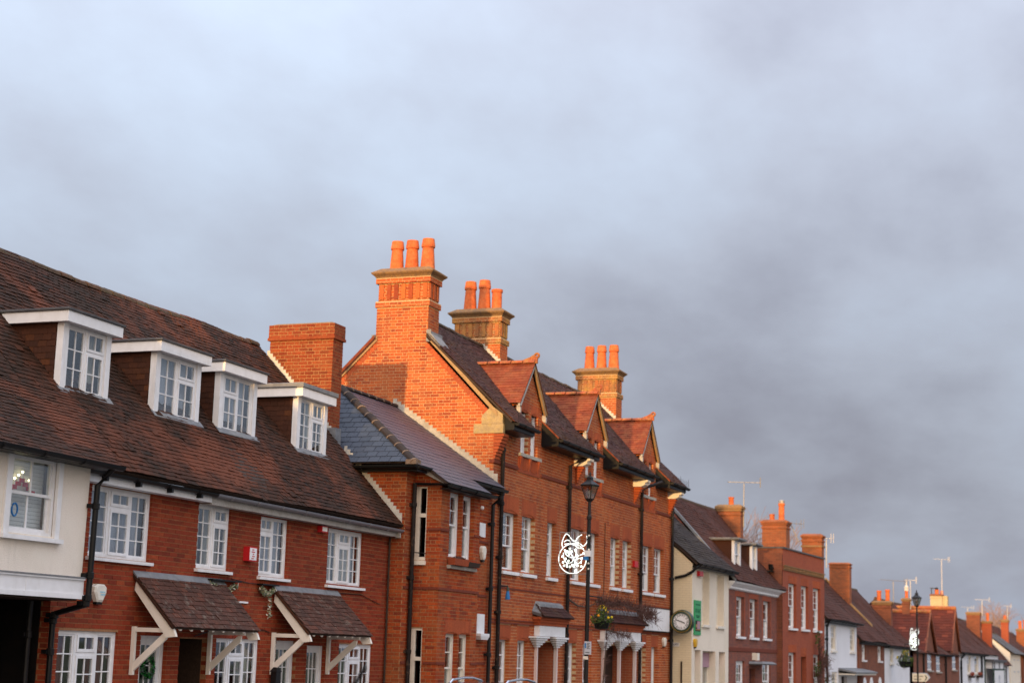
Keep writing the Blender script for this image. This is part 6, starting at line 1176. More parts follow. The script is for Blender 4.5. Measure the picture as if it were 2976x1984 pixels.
pc.flush(); farroof(H, 98.4, 121.0, 13.05, 2.7, 17.0, 0.62, 'tile_far', seed=351, rear=False)
gutter(H, (107.9, 13.0, 2.7), (116.2, 13.0, 2.7), 'black_plastic', 0.1); part('timber_post', MB().box(102.3, 102.55, 13.1, 13.19, -2, 2.7), 'timber_black', H); pipe(H, [(112.9, 13.1, 2.6), (112.9, 13.1, -2)], 0.06, 'black_plastic')
farstack(H, 105.0, 105.5, 14.27, 14.72, 4.9, 5.95, 'fb_brown', [(105.25, 14.48, 0.5, 0.11, 'mid')], head=0.2); part('cowl', MB().lathe((105.25, 14.48, 6.4), [(0.13, 0), (0.13, 0.26), (0.04, 0.34), (0.03, 0.62)], 8), 'aerial_pale', H)
aerial('pale tv aerial beside the capped chimney pot', (105.3, 14.25, 5.2), 7.0, 0.7, 5, 'aerial_pale', ang=1.9)
H = thing('yellow_chimney_house', 'roof with a big yellow brick chimney rising behind the two street gables', 'house', (122, 16.5, gz(122)))
shell(H, 15.6, 112, 124.5, -2, 4.5, [], 'fb_brown', 17.4, 6.0); farroof(H, 112, 124.6, 15.4, 4.4, 17.4, 0.9, 'tile_far', seed=361)
farstack(H, 124.4, 125.6, 14.63, 15.45, 2.8, 7.0, 'fb_yellow', [(124.9, 15.05, 0.36, 0.16, 'mid'), (124.9, 14.7, 0.3, 0.12, 'plain')], head=0.12, hm='fb_orange'); m = MB(); m.box(124.7, 125.2, 15.15, 15.5, 7.42, 7.46); m.tube([(124.9, 15.42, 7.0), (124.9, 15.42, 7.44)], 0.03, 5); part('bird_guard', m, 'black_iron', H); part('cowl', MB().lathe((124.9, 15.05, 7.32), [(0.1, 0), (0.1, 0.14), (0.04, 0.18)], 8), 'black_iron', H)
part('chimney_shoulder', MB().box(124.7, 125.5, 14.3, 14.63, 2.8, 6.9), 'fb_yellow', H)
aerial('tallest pale tv aerial above the yellow brick chimney', (124.7, 14.66, 6.5), 9.45, 1.2, 6, 'aerial_pale', ang=2.2)

# ---- timber-framed inn
H = thing('timber_inn', 'white and black timber-framed inn with long tiled roof and lean-to end', 'inn', (140, 13.5, gz(140)))
o = [(126.5, 129.0, 1.5, 2.85), (131.5, 134.5, 1.5, 2.85), (153.5, 156.5, 0.4, 1.9)]
shell(H, YG, 121.52, 151.0, -2.2, 2.98, o[:2], 'limewash', 16.4, 6.0); wall(H, fg, [(151.0, -2.2), (161.8, -2.2), (161.8, 2.2), (151.0, 2.2)], o[2:], 'limewash', name='end_wall')
for q in o: sash(H, fg, *q, rec=0.05, up=(2, 1), lo=(2, 1), inside='blind', mat='cream_paint')
farroof(H, 121.55, 151.0, 13.05, 2.98, 16.4, 0.9, 'tile_far', seed=371, w=0.5, g=0.3); farroof(H, 151.0, 162.0, 12.95, 2.2, 16.4, 1.1, 'tile_far', seed=372, name='end_roof', w=0.5, g=0.3)
part('verge', MB().prism([(161.95, 12.9, 2.1), (161.95, 12.9, 2.35), (161.95, 16.4, 6.2), (161.95, 16.4, 5.95)], (0.25, 0, 0)), 'mortar_flash', H)
for i, (a, b, z0, z1) in enumerate(((136.2, 137.4, 1.2, 2.8), (138.9, 139.4, -2, 2.9), (150.6, 151.1, -2, 2.4), (158.2, 158.8, -2, 2.1))): part('post', MB().fbox(fg, a, b, z0, z1, -0.06, 0.05), 'timber_black' if i != 1 else 'timber_green', H)
m = MB(); m.box(140.0, 150.6, 12.7, 13.199, 1.9, 2.42); P_ = part('porch', m, 'limewash', H); m = MB(); m.box(139.6, 151.5, 12.5, 13.19, 2.43, 2.62); part('porch_roof', m, 'lead_dark', P_)
for s in (140.0, 141.6, 146.0, 150.2): part('porch_timber', MB().box(s, s + 0.4, 12.66, 12.699, 1.9, 2.42), 'timber_black', P_)
part('porch_beam', MB().box(139.8, 150.9, 12.64, 12.69, 1.76, 1.899), 'timber_green', P_)
gutter(H, (121.6, 12.95, 2.94), (139.5, 12.95, 2.92), 'black_plastic', 0.11); pipe(H, [(123.6, 12.97, 2.9), (122.4, 13.1, 2.6), (122.0, 13.12, 2.4), (122.0, 13.12, -2)], 0.07, 'black_plastic')
farstack(H, 149.6, 150.6, 14.5, 15.6, 4.0, 6.55, 'fb_brown', [], cap='cap_stone', head=0.25); farstack(H, 150.8, 151.6, 13.68, 14.46, 2.9, 5.85, 'fb_red', [(151.2, 14.0, 0.72, 0.14, 'mid')], head=0.2)
aerial('pale tv aerial at the right of the inn chimney', (150.7, 14.4, 6.3), 7.6, 1.3, 5, 'aerial_pale', ang=2.0); aerial('low pale aerial at the left of the inn chimney', (149.8, 15.5, 6.5), 6.9, 1.6, 5, 'aerial_pale', ang=2.7)
H2 = thing('inn_sign', 'white hanging board with faint green emblem on the timber inn', 'sign', (145.2, 12.6, 0)); part('board', MB().box(140.6, 149.8, 12.62, 12.66, 0.2, 1.75), 'white_paint', H2); m = MB(); m.box(140.3, 140.6, 12.58, 12.67, 0.1, 1.76); m.box(149.8, 150.1, 12.58, 12.67, 0.1, 1.76); part('frame', m, 'timber_green', H2)
m = MB(); m.lathe((145.2, 12.615, 1.2), [(0.7, 0), (0.7, 0.004)], 16, (Vector((1, 0, 0)), Z * 0.28, Vector((0, -1, 0)))); m.box(144.9, 145.5, 12.61, 12.619, 0.75, 1.05); m.box(144.0, 144.6, 12.61, 12.619, 0.68, 0.78); m.box(145.8, 146.5, 12.61, 12.619, 0.68, 0.78); part('emblem', m, 'sign_grey', H2)
for i, x in enumerate((128.0, 133.5)):
    Hb = thing('flower_box', ('left' if i == 0 else 'right') + ' one of two flower boxes on the timber inn front', 'planter', (x, 13.0, 1.3)); part('box', MB().box(x - 1.1, x + 1.1, 12.9, 13.15, 1.2, 1.36), 'dark_wood', Hb); m = MB(); foliage(m, (x, 13.0, 1.48), 1.0, 0.12, 0.13, 120, 0.08, rg); part('flowers', m, 'flower_red', Hb)
# ---- cream house end and the roofs beyond it
H = thing('cream_end_house', 'pale cream house with bare end wall past the timber inn', 'house', (170, 13.4, gz(170))); shell(H, 13.25, 164.0, 176.0, -2.2, 3.35, [], 'plaster_cream', 15.6, 5.2, sidemat='plaster_cream'); farroof(H, 164.0, 177.0, 12.9, 3.3, 15.6, 0.72, 'lead_dark', seed=381, w=0.6, g=0.4); m = MB()
for a in (167.5, 172.0): m.box(a, a + 1.6, 13.2, 13.249, 1.6, 1.7); m.box(a, a + 1.6, 13.2, 13.249, 2.7, 2.8)
part('window_hood', m, 'sign_grey', H)
H = thing('terrace_roof', 'long dark red roof with single chimney beyond the cream house end', 'house', (184, 14, gz(184))); shell(H, 13.0, 176.2, 196.0, -2.2, 3.0, [], 'fb_brown', 17.0, 6.0); farroof(H, 176.2, 196, 12.7, 2.95, 17.0, 0.78, 'tile_far', seed=391, verge='tile_dark', w=0.6, g=0.4); farstack(H, 178.0, 178.9, 14.5, 15.2, 4.0, 6.75, 'fb_red', [(178.4, 14.85, 0.42, 0.16, 'mid')], head=0.3)
H = thing('end_roof_house', 'last roof at the right edge with two orange chimney pots', 'house', (204, 14, gz(204))); shell(H, 12.6, 196.2, 215.0, -2.2, 2.8, [], 'fb_brown', 17.0, 5.8); farroof(H, 196.2, 215, 12.3, 2.8, 17.0, 0.7, 'tile_far', seed=401, w=0.6, g=0.4); farstack(H, 196.8, 197.8, 14.1, 15.2, 3.5, 6.25, 'fb_orange', [(197.2, 14.3, 1.0, 0.2, 'mid'), (197.2, 14.8, 0.9, 0.2, 'mid')], head=0.3)
aerial('thin tv aerial against the bare tree at the far end', (186, 15.2, 5.5), 8.3, 0.8, 4, 'aerial_pale', ang=1.8)
# ---- bare winter trees
def bare_tree(base, h, spread, label, mat, seed, n=7, r0=0.3):
    H = thing('bare_tree', label, 'tree', base, 'bare winter trees behind the roofs'); rnd = random.Random(seed); mt = MB(); mc = MB()
    def grow(p, d, L, r, lv):
        q = p + d * L; (mt if lv < 2 else mc).tube([p, p + d * L * 0.5 + Vector((rnd.gauss(0, 1), rnd.gauss(0, 1), 0)) * L * 0.04, q], r, 5 if lv < 2 else 3, r2=r * 0.62)
        if lv >= 5: return
        for i in range(3 if lv < 4 else 4):
            e = (d + Vector((rnd.gauss(0, 1), rnd.gauss(0, 1), rnd.gauss(0.15, 0.5))) * spread).normalized(); grow(p + d * L * rnd.uniform(0.6, 1.0), e, L * rnd.uniform(0.6, 0.82), r * 0.55, lv + 1)
    b = Vector(base); mt.tube([b, b + Z * h * 0.3], r0 * 1.3, 8, r2=r0)
    for i in range(n): grow(b + Z * h * 0.28, (Z + Vector((rnd.gauss(0, 1), rnd.gauss(0, 1), 0)) * 0.5).normalized(), h * 0.24, r0 * 0.6, 1)
    part('trunk', mt, 'bark', H); part('crown', mc, mat, H)
bare_tree((84, 22, -1), 12.6, 0.5, 'bare tree behind the cream shop roof, left of the plum house chimney', 'twig_far', 3, 6, 0.2)
bare_tree((97.2, 22.0, -1), 12.8, 0.36, 'bare tree showing between the plum house and parapet house chimneys', 'twig_far', 4, 5, 0.2)
bare_tree((222, 19.2, -2), 13.6, 0.45, 'bare reddish tree above the last roofs at the far right', 'twig_far', 6, 7, 0.3)
# ================================================================ street furniture
def lamp(base, htop, label, s=1.0):
    H = thing('street_lamp', label, 'street lamp', base, 'heritage lamp posts'); x, y, z0 = base; zl = htop - 0.68 * s
    part('post', MB().lathe((x, y, z0), [(0.15, 0), (0.15, 0.9), (0.11, 1.0), (0.085, 1.1), (0.055, 1.25), (0.046, zl - z0 - 0.5), (0.062, zl - z0 - 0.48), (0.062, zl - z0 - 0.42), (0.042, zl - z0 - 0.38), (0.038, zl - z0 - 0.05), (0.06, zl - z0 - 0.02)], 12), 'black_iron', H)
    th = 0.5; cs = [(math.cos(th + k * math.pi / 2), math.sin(th + k * math.pi / 2)) for k in range(4)]
    def ring(r, z): return [Vector((x + r * a, y + r * b, z)) for a, b in cs]
    def loft(rs):
        m = MB(); vs = [p for r, z in rs for p in ring(r, z)]; n = len(rs); m.add(vs, [(i * 4 + k, i * 4 + (k + 1) % 4, i * 4 + 4 + (k + 1) % 4, i * 4 + 4 + k) for i in range(n - 1) for k in range(4)] + [(3, 2, 1, 0), tuple((n - 1) * 4 + k for k in range(4))]); return m
    part('base', loft([(0.05 * s, zl - 0.06), (0.10 * s, zl - 0.01), (0.115 * s, zl + 0.015)]), 'black_iron', H)
    g0, g1 = ring(0.105 * s, zl + 0.015), ring(0.215 * s, zl + 0.335 * s); m = MB()
    for k in range(4): m.tube([g0[k], g1[k]], 0.012 * s, 5); m.tube([g1[k], g1[(k + 1) % 4]], 0.014 * s, 5)
    part('frame', m, 'black_iron', H)
    for k in range(4): part('pane', MB().prism([g0[k], g0[(k + 1) % 4], g1[(k + 1) % 4], g1[k]], ((cs[k][0] + cs[(k + 1) % 4][0]) * -0.003, (cs[k][1] + cs[(k + 1) % 4][1]) * -0.003, 0)), 'glass_lamp', H)
    part('roof', loft([(0.235 * s, zl + 0.33 * s), (0.24 * s, zl + 0.355 * s), (0.15 * s, zl + 0.41 * s), (0.09 * s, zl + 0.46 * s), (0.075 * s, zl + 0.5 * s), (0.085 * s, zl + 0.52 * s), (0.05 * s, zl + 0.57 * s)]), 'black_iron', H); part('finial', MB().lathe((x, y, zl + 0.565 * s), [(0.03 * s, 0), (0.02 * s, 0.02 * s), (0.034 * s, 0.05 * s), (0.018 * s, 0.09 * s), (0.004, 0.125 * s)], 8), 'black_iron', H)
    part('light_unit', MB().lathe((x, y, zl + 0.02), [(0.03, 0), (0.03, 0.12 * s), (0.05, 0.13 * s), (0.04, 0.2 * s)], 8), 'sign_grey', H)
    return H
LX, LY = 39.25, 13.0
lamp((LX, LY, 0), 6.43, 'black lamp post with glass lantern standing before the tall brick building')
lamp((91.0, 12.0, gz(91)), 5.86, 'distant black lamp post with a direction sign near the white cottages', 1.2)
def motif(label, O, U, w, h, seed, pole):
    """rope-light bauble with a bow, on a wire frame clamped to its post"""
    H = thing('light_motif', label, 'light motif', tuple(O), 'bauble rope-light motifs'); O = Vector(O); U = Vector(U).normalized(); rnd = random.Random(seed); P = lambda a, b, c=0.0: O + U * (a * w) + Z * (b * h) + U.cross(Z) * c
    def rope(pts, mat='rope_light', nm='rope_light', closed=False, r=0.0125):
        q = [P(*p) for p in pts]; q = q + [q[0]] if closed else q; dn = []
        for i in range(len(q) - 1):      # round the corners off, then space the beads evenly
            p0, p1, p2, p3 = q[max(i - 1, 0)], q[i], q[i + 1], q[min(i + 2, len(q) - 1)]; k = max(2, int((p2 - p1).length / 0.03))
            for j in range(k): t = j / k; dn.append(0.5 * ((2 * p1) + (p2 - p0) * t + (2 * p0 - 5 * p1 + 4 * p2 - p3) * t * t + (3 * p1 - p0 - 3 * p2 + p3) * t ** 3))
        dn.append(q[-1]); part(nm, MB().tube(dn, 0.008, 5), mat, H)
        m = MB()
        for p in dn: m.ball(p + U.cross(Z) * rnd.uniform(-0.006, 0.006), r, 6, 4)
        part('bead', m, mat, H).__setitem__('kind', 'stuff')
    C = (0.5, 0.37); rope([(C[0] + 0.48 * math.cos(t), C[1] + 0.36 * math.sin(t)) for t in [k * 2 * math.pi / 40 for k in range(40)]], closed=True)
    rope([(0.16, 0.62), (0.12, 0.72), (0.16, 0.85), (0.26, 0.97), (0.36, 0.93), (0.46, 0.84), (0.52, 0.8), (0.6, 0.8), (0.66, 0.88), (0.8, 0.95)]); rope([(0.98, 0.92), (1.0, 0.82), (0.96, 0.74), (0.88, 0.68)]); rope([(0.2, 0.78), (0.3, 0.82), (0.4, 0.79), (0.38, 0.72), (0.28, 0.70)]); rope([(0.5, 0.72), (0.6, 0.76), (0.74, 0.74), (0.84, 0.68)])
    rope([(0.22, 0.72), (0.4, 0.73), (0.55, 0.70), (0.7, 0.63), (0.86, 0.62)])
    rope([(0.22, 0.58), (0.26, 0.48), (0.36, 0.42), (0.5, 0.40), (0.66, 0.43), (0.86, 0.48), (0.95, 0.47)]); rope([(0.18, 0.5), (0.2, 0.38), (0.28, 0.28), (0.4, 0.26), (0.5, 0.30), (0.54, 0.38)]); rope([(0.54, 0.36), (0.62, 0.27), (0.74, 0.26), (0.82, 0.33), (0.76, 0.38), (0.66, 0.37), (0.6, 0.32)]); rope([(0.26, 0.56), (0.38, 0.55), (0.46, 0.48), (0.5, 0.42)])
    for i in range(36):
        a, q = rnd.uniform(0, 6.283), rnd.uniform(0.15, 0.42); part('bulb', MB().ball(P(C[0] + q * math.cos(a), C[1] + q * 0.78 * math.sin(a)), 0.024, 8, 5), 'bulb_cold', H)
    m = MB()
    for a, b in (((0.05, 1.0), (1.1, 1.0)), ((0.05, 0.0), (1.1, 0.0)), ((0.05, 0), (0.05, 1)), ((0.75, 0), (0.75, 1)), ((0.4, 0), (0.4, 1))): m.tube([P(*a, 0.02), P(*b, 0.02)], 0.008, 4)
    part('wire_frame', m, 'aerial_metal', H)
    part('clamp', MB().tube([P(1.02, 0.45), pole], 0.03, 6), 'white_paint', H)
    return H
mz = 3.96
motif('glowing white rope-light bauble with a bow on the near lamp post', (LX, LY + 0.78, mz - 0.02), (0.1, -1, 0), 0.72, 1.0, 3, Vector((LX, LY, mz + 0.45)))
motif('distant rope-light bauble seen edge-on on the far lamp post', (90.6, 12.35, 2.75), (0.55, -0.5, 0), 0.62, 1.15, 4, Vector((91.0, 12.0, 3.3)))
H = thing('socket_box', 'small white and blue socket box on the near lamp post', 'socket', (LX, LY, 4.3)); part('box', MB().box(LX - 0.1, LX - 0.03, LY - 0.08, LY + 0.08, 4.36, 4.5), 'white_paint', H); part('plug', MB().box(LX - 0.1, LX - 0.03, LY - 0.02, LY + 0.1, 4.27, 4.355), 'blue_plastic', H)
H = thing('pole_bulbs', 'four warm bulbs strung up the near lamp post', 'lights', (LX, LY, 4.0)); part('flex', MB().tube([(LX - 0.065, LY - 0.01, 4.0), (LX - 0.065, LY - 0.02, 4.95)], 0.008, 5), 'black_plastic', H)
for z in (4.06, 4.19, 4.52, 4.86): part('bulb', MB().ball((LX - 0.075, LY - 0.03, z), 0.026), 'cream_paint', H)
def basket(c, label, seed, colm='flower_yellow', s=1.0):
    H = thing('hanging_basket', label, 'hanging basket', c, 'hanging baskets'); rnd = random.Random(seed); x, y, z = c; part('bowl', MB().lathe((x, y, z), [(0.1 * s, 0), (0.16 * s, 0.03 * s), (0.2 * s, 0.18 * s), (0.21 * s, 0.2 * s)], 14), 'black_plastic', H)
    m = MB(); foliage(m, (x, y, z + 0.25 * s), 0.29 * s, 0.29 * s, 0.14 * s, 420, 0.035 * s, rnd); foliage(m, (x, y, z + 0.42 * s), 0.14 * s, 0.14 * s, 0.16 * s, 200, 0.03 * s, rnd); foliage(m, (x, y, z + 0.1 * s), 0.27 * s, 0.27 * s, 0.1 * s, 120, 0.03 * s, rnd); part('leaves', m, 'leaf', H)
    m = MB(); foliage(m, (x, y, z + 0.44 * s), 0.16 * s, 0.16 * s, 0.15 * s, 60, 0.026 * s, rnd)
    for i in range(6): a = rnd.uniform(0, 6.28); m.ball((x + 0.25 * s * math.cos(a), y + 0.25 * s * math.sin(a), z + (0.28 + 0.1 * rnd.random()) * s), 0.032 * s, 6, 4)
    part('flowers', m, colm, H); m = MB(); foliage(m, (x, y, z + 0.33 * s), 0.27 * s, 0.27 * s, 0.08 * s, 70, 0.03 * s, rnd); part('violet_flowers', m, 'flower_violet', H)
    m = MB()
    for k in range(3): m.tube([(x + 0.2 * s * math.cos(k * 2.1), y + 0.2 * s * math.sin(k * 2.1), z + 0.2 * s), (x, y, z + 0.75 * s)], 0.005, 4)
    part('chain', m, 'black_iron', H); return H
H = basket((LX + 0.15, LY - 0.32, 2.62), 'hanging basket of yellow flowers on the near lamp post', 3); part('arm', MB().tube([(LX, LY, 3.42), (LX + 0.15, LY - 0.32, 3.38)], 0.018, 6), 'black_iron', H)
H = basket((90.7, 12.6, 1.85), 'distant hanging basket of orange flowers on the far lamp post', 4, 'flower_yellow', 1.6); part('arm', MB().tube([(91, 12, 3.1), (90.7, 12.6, 3.05)], 0.02, 6), 'black_iron', H)
fs = Fr((LX - 0.08, LY, 0), (0.15, -1, 0)); H = thing('parking_plate', 'small pale parking notice plate on the near lamp post', 'sign', (LX, LY, 2.0)); s0 = -0.03; part('plate', MB().fbox(fs, s0, s0 + 0.17, 2.02, 2.33, -0.01, 0.0), 'sign_grey', H); m = MB(); m.fbox(fs, s0 + 0.01, s0 + 0.045, 2.17, 2.29, -0.013, -0.0095); part('blue_patch', m, 'blue_plastic', H); m = MB()
for k in range(5): m.fbox(fs, s0 + 0.06, s0 + 0.14 - 0.02 * (k % 2), 2.275 - k * 0.03, 2.287 - k * 0.03, -0.013, -0.0095)
m.fbox(fs, s0 + 0.03, s0 + 0.13, 2.06, 2.075, -0.013, -0.0095); part('print', m, 'ink', H)
part('clip', MB().box(LX - 0.08, LX - 0.05, LY - 0.06, LY + 0.06, 1.9, 1.98), 'cream_paint', H)
H = thing('direction_sign', 'cream finger sign pointing right on the far lamp post', 'sign', (91, 11.9, 1.2)); fq = Fr((90.85, 12.25, 0), (0.42, -0.9, 0)); m = MB(); m.prism([fq.P(0, 1.16, 0), fq.P(0.72, 1.16, 0), fq.P(0.86, 1.37, 0), fq.P(0.72, 1.56, 0), fq.P(0, 1.56, 0)], fq.I * 0.03); part('finger', m, 'sign_cream', H)
m = MB(); m.prism([fq.P(0.64, 1.22, -0.006), fq.P(0.69, 1.22, -0.006), fq.P(0.78, 1.37, -0.006), fq.P(0.69, 1.5, -0.006), fq.P(0.64, 1.5, -0.006), fq.P(0.72, 1.37, -0.006)], fq.I * 0.004); part('chevron', m, 'timber_green', H)
m = MB(); m.prism([fq.P(0.02, 1.2, 0.06), fq.P(0.8, 1.2, 0.06), fq.P(0.97, 1.38, 0.06), fq.P(0.8, 1.6, 0.06), fq.P(0.02, 1.6, 0.06)], fq.I * 0.02); part('rear_finger', m, 'sign_grey', H)
m = MB(); rs = random.Random(2)
for z, n in ((1.43, 13), (1.27, 10)):      # two lines of print too small to read
    for i in range(n): a_ = 0.08 + i * 0.038; m.fbox(fq, a_, a_ + 0.022, z - 0.025, z + rs.choice((0.02, 0.02, 0.045)), -0.006, -0.002)
part('print', m, 'timber_green', H).__setitem__('kind', 'stuff')
# creepers
def creeper(label, runs, seed, name='creeper', leafy=None):
    H = thing(name, label, 'creeper', tuple(runs[0][0][0])); rnd = random.Random(seed); ms = MB(); mt = MB()
    for pts, n, sp, sz in runs:
        pts = [Vector(p) for p in pts]; ms.tube(pts, 0.03, 6, r2=0.012)
        for _ in range(n):
            i = rnd.randrange(len(pts) - 1); p = pts[i].lerp(pts[i + 1], rnd.random()); d = Vector((rnd.gauss(0, 1), -abs(rnd.gauss(0, 0.5)), rnd.gauss(0.2, 0.8))).normalized(); q = p + d * sp * rnd.uniform(0.4, 1.2); k = (p + q) / 2 + Vector((rnd.gauss(0, 0.04), 0, rnd.gauss(0, 0.05))); mt.tube([p, k, q], sz, 3, r2=sz * 0.5)
    part('stem', ms, 'bark', H); part('twigs', mt, 'twig', H).__setitem__('kind', 'stuff')
    if leafy: m = MB(); [foliage(m, p, *leafy, rnd) for pts, *_ in runs for p in pts]; part('leaves', m, 'leaf', H)
creeper('bare reddish creeper sprawling over the wide doorcase of the tall brick building', [([(45.35, 14.5, 0), (45.3, 14.5, 1.2), (45.45, 14.48, 2.4), (45.4, 14.45, 3.2)], 90, 0.3, 0.008), ([(44.5, 14.5, 3.45), (45.4, 14.45, 3.4), (46.5, 14.4, 3.45), (48.0, 14.4, 3.35), (49.0, 14.4, 3.25), (49.6, 14.42, 3.2)], 900, 0.38, 0.007), ([(45.4, 14.4, 2.7), (46.3, 14.35, 2.62), (47.2, 14.35, 2.55)], 160, 0.25, 0.007), ([(49.3, 14.4, 3.3), (50.1, 14.42, 3.25), (50.2, 14.42, 3.0)], 60, 0.25, 0.006), ([(42.4, 14.6, 3.45), (43.2, 14.6, 3.3), (44.0, 14.6, 3.28), (44.6, 14.55, 3.4)], 24, 0.16, 0.008)], 11)
creeper('dark leafy creeper climbing the right side of the parapet house', [([(71.2, 13.4, -1.2), (71.0, 13.4, 0.8), (71.2, 13.38, 1.8), (71.0, 13.4, 2.9)], 260, 0.5, 0.012), ([(71.1, 13.4, 1.6), (72.1, 13.3, 2.2), (72.4, 13.3, 1.2)], 160, 0.45, 0.012), ([(71.2, 13.4, 0.6), (70.6, 13.4, 1.6)], 120, 0.4, 0.012)], 12, leafy=(0.45, 0.1, 0.4, 60, 0.06))
# ================================================================ cars
def car(label, x, y, yaw, paint, rails, aer, hgt=1.5, L=4.3, Wd=1.78):
    H = thing('parked_car', label, 'car', (x, y, gz(x) - 0.12)); c, s = math.cos(yaw), math.sin(yaw); T = lambda p: Vector((x + p[0] * c - p[1] * s, y + p[0] * s + p[1] * c, gz(x) - 0.12 + p[2])); w = Wd / 2; k = hgt / 1.5
    def loft(secs, mat, nm, cap=True):
        m = MB(); n = len(secs[0]); vs = [T(p) for q in secs for p in q]; m.add(vs, [(i * n + j, i * n + (j + 1) % n, (i + 1) * n + (j + 1) % n, (i + 1) * n + j) for i in range(len(secs) - 1) for j in range(n)] + [tuple(range(n))[::-1], tuple((len(secs) - 1) * n + j for j in range(n))]); return part(nm, m, mat, H, smooth=False)
    def sec(xx, wb, wt, z0, z1): return [(xx, -wb, z0), (xx, wb, z0), (xx, wb * 1.0, (z0 + z1) * 0.55), (xx, wt, z1 - 0.05), (xx, wt * 0.9, z1), (xx, -wt * 0.9, z1), (xx, -wt, z1 - 0.05), (xx, -wb, (z0 + z1) * 0.55)]
    h = L / 2; loft([sec(-h, w * 0.86, w * 0.8, 0.35, 0.85 * k), sec(-h + 0.15, w * 0.97, w * 0.92, 0.25, 0.98 * k), sec(-h + 1.0, w, w * 0.95, 0.2, 1.0 * k), sec(0.3, w, w * 0.95, 0.2, 0.98 * k), sec(h - 0.9, w * 0.99, w * 0.92, 0.22, 0.9 * k), sec(h - 0.2, w * 0.93, w * 0.85, 0.25, 0.75 * k), sec(h, w * 0.8, w * 0.7, 0.35, 0.6 * k)], paint, 'body')
    def cs(xx, wt, zt): return [(xx, -wt, 0.95 * k), (xx, wt, 0.95 * k), (xx, wt * 0.97, 0.95 * k + (zt - 0.95 * k) * 0.5), (xx, wt * 0.84, zt - 0.05), (xx, wt * 0.7, zt), (xx, -wt * 0.7, zt), (xx, -wt * 0.84, zt - 0.05), (xx, -wt * 0.97, 0.95 * k + (zt - 0.95 * k) * 0.5)]
    loft([cs(-h + 0.25, w * 0.86, 1.02 * k), cs(-h + 0.6, w * 0.9, 1.36 * k), cs(-h + 0.85, w * 0.92, hgt - 0.035), cs(0.1, w * 0.93, hgt - 0.01), cs(0.5, w * 0.92, hgt - 0.06), cs(1.25, w * 0.88, 1.0 * k)], 'glass_dark' if False else 'car_glass', 'glasshouse')
    loft([[(-h + 0.7, -w * 0.66, hgt - 0.07), (-h + 0.7, w * 0.66, hgt - 0.07), (-h + 0.7, w * 0.6, hgt - 0.045), (-h + 0.7, -w * 0.6, hgt - 0.045)], [(-h + 1.2, -w * 0.77, hgt - 0.04), (-h + 1.2, w * 0.77, hgt - 0.04), (-h + 1.2, w * 0.6, hgt + 0.012), (-h + 1.2, -w * 0.6, hgt + 0.012)], [(0.1, -w * 0.77, hgt - 0.04), (0.1, w * 0.77, hgt - 0.04), (0.1, w * 0.6, hgt + 0.015), (0.1, -w * 0.6, hgt + 0.015)], [(0.5, -w * 0.72, hgt - 0.1), (0.5, w * 0.72, hgt - 0.1), (0.5, w * 0.58, hgt - 0.045), (0.5, -w * 0.58, hgt - 0.045)]], paint, 'roof')
    for sg in (-1, 1):
        for xx in (-0.2, -h + 0.95): part('pillar', MB().tube([T((xx, sg * w * 0.93, 0.95 * k)), T((xx - 0.03, sg * w * 0.93, 1.22 * k)), T((xx - 0.08, sg * w * 0.8, hgt - 0.03))], 0.035, 5), paint, H)
        part('headlight', MB().lathe(T((h - 0.08, sg * w * 0.62, 0.62 * k)), [(0.12, 0), (0.1, 0.06)], 10, (Vector((-s, c, 0)), Z, Vector((c, s, 0)))), 'car_light', H); part('tail_light', MB().prism([T((-h - 0.01, sg * w * 0.6, 0.7)), T((-h - 0.01, sg * w * 0.82, 0.7)), T((-h - 0.01, sg * w * 0.8, 0.9)), T((-h - 0.01, sg * w * 0.62, 0.9))], Vector((c, s, 0)) * 0.05), 'car_tail', H); part('mirror', MB().ball(T((0.85, sg * (w + 0.12), 1.02 * k)), 0.1), paint, H)
        for xx in (-h + 0.8, h - 0.85):
            Wl = part('wheel', MB().lathe(T((xx, sg * (w - 0.08), 0.32)), [(0.26, -0.1), (0.32, -0.09), (0.32, 0.09), (0.26, 0.1)], 20, (Vector((c, s, 0)), Z, Vector((-s, c, 0)))), 'tyre', H); part('rim', MB().lathe(T((xx, sg * (w - 0.08), 0.32)), [(0.2, -0.104), (0.22, -0.1), (0.22, 0.1), (0.2, 0.104)], 16, (Vector((c, s, 0)), Z, Vector((-s, c, 0)))), 'chrome', Wl)
        if rails: part('roof_rail', MB().tube([T((-h + 0.85, sg * w * 0.62, hgt - 0.02)), T((-h + 1.0, sg * w * 0.62, hgt + 0.05)), T((-h + 1.6, sg * w * 0.62, hgt + 0.085)), T((-0.1, sg * w * 0.62, hgt + 0.08)), T((0.35, sg * w * 0.62, hgt + 0.03)), T((0.5, sg * w * 0.62, hgt - 0.03))], 0.024, 8), 'chrome', H)
    if aer: part('aerial', MB().tube([aer[0], aer[1]], 0.014, 6, r2=0.011), 'black_plastic', H)
surf('car_glass', [(0.012, 0.014, 0.016)], rough=0.05, bump=0, fine=0.02, spec=0.6)
car('dark maroon car with silver roof rails parked before the square bay', 30.9, 11.95, 0.02, 'car_maroon', True, None, 1.5 + 0.12 - 0.07)
car('dark blue car with a whip aerial parked at the near side', 8.9, 4.4, 0.2, 'car_blue', False, ((8.3, 4.31, 1.39), (8.3, 3.99, 1.906)), 1.52, 4.0, 1.7)
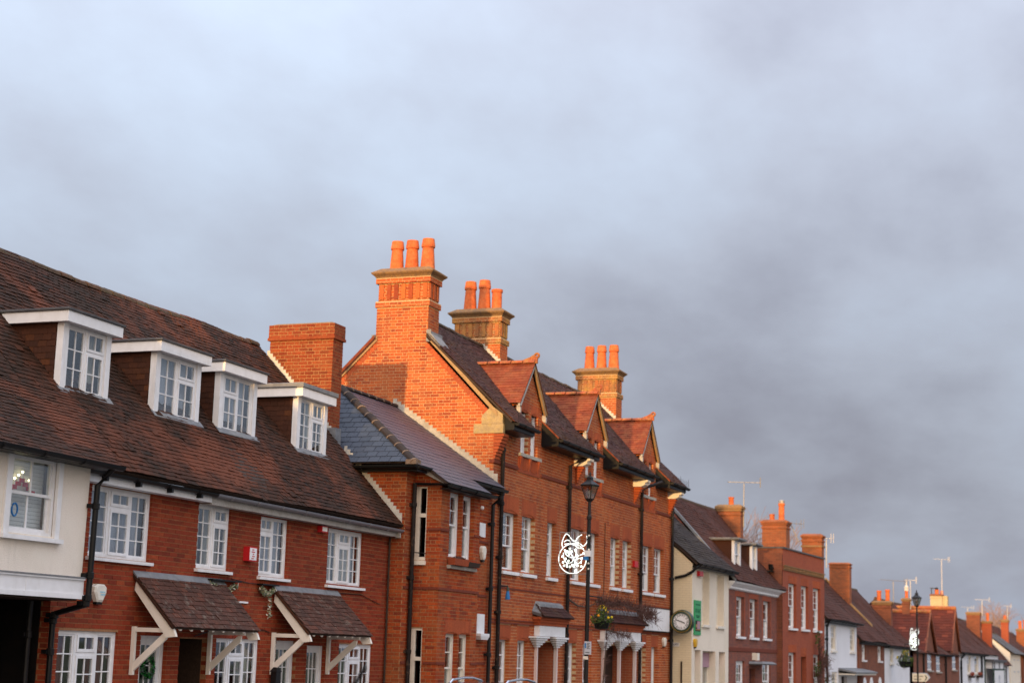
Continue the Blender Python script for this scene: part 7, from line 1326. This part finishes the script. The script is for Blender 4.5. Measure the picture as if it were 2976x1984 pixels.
# ================================================================ unseen houses added west of the view to shade the street
def shadehouse(name, label, x0, x1, y0, y1, ze, zr, mat, rmat, along='x', gr=None):
    H = thing(name, label, 'house', ((x0 + x1) / 2, (y0 + y1) / 2, 0), gr); m = MB(); m.box(x0, x1, y0, y1, -0.15, ze); part('wall', m, mat, H); e = 0.3
    if along == 'x': yc = (y0 + y1) / 2; P = [(x0, y0 - e, ze - 0.1), (x0, yc, zr), (x0, y1 + e, ze - 0.1)]; V = (x1 - x0, 0, 0)
    else: xc = (x0 + x1) / 2; P = [(x0 - e, y0, ze - 0.1), (xc, y0, zr), (x1 + e, y0, ze - 0.1)]; V = (0, y1 - y0, 0)
    part('roof', MB().prism(P, V), rmat, H); cxm = x0 + (x1 - x0) * 0.2; cym = (y0 + y1) / 2
    part('chimney', MB().box(cxm, cxm + 0.6, cym - 0.5, cym + 0.5, zr - 0.8, zr + 1.0), 'fb_red', H)
    for i in range(3):
        if along == 'x': xx = x0 + (x1 - x0) * (i + 0.5) / 3; part('window', MB().box(xx - 0.5, xx + 0.5, y0 - 0.03, y0 + 0.01, ze - 1.9, ze - 0.6), 'white_paint', H)
        else: yy = y0 + (y1 - y0) * (i + 0.5) / 3; part('window', MB().box(x1 - 0.01, x1 + 0.03, yy - 0.5, yy + 0.5, ze - 1.9, ze - 0.6), 'white_paint', H)
shadehouse('added_shade_house', 'tall house added for shade left of the cream rendered house, out of view', 4.0, 13.6, 13.9, 21.0, WEST_E, WEST_R, 'fb_red', 'tile_far')  # unseen neighbour put in to shade the terrace roof and dormers
k = 0
for y0, y1, ze, zr in ((-30, -18, 5.2, 8.6), (-17.5, -8.5, 5.4, 9.0), (-8.0, 1.5, 5.2, 9.1), (2.0, 11.0, 5.4, 8.8), (11.5, 22, 5.0, 8.5), (22.5, 34, 5.2, 8.4)):
    shadehouse('added_shade_row', 'brick house added for shade, unseen behind the camera, %s from the north' % ('first second third fourth fifth sixth'.split()[5 - k]), -96, -86, y0, y1, ze + WEST_D, zr + WEST_D, 'fb_red', 'tile_far', 'y', 'unseen shade houses behind the camera'); k += 1  # unseen row put in to keep low sun off the lower walls
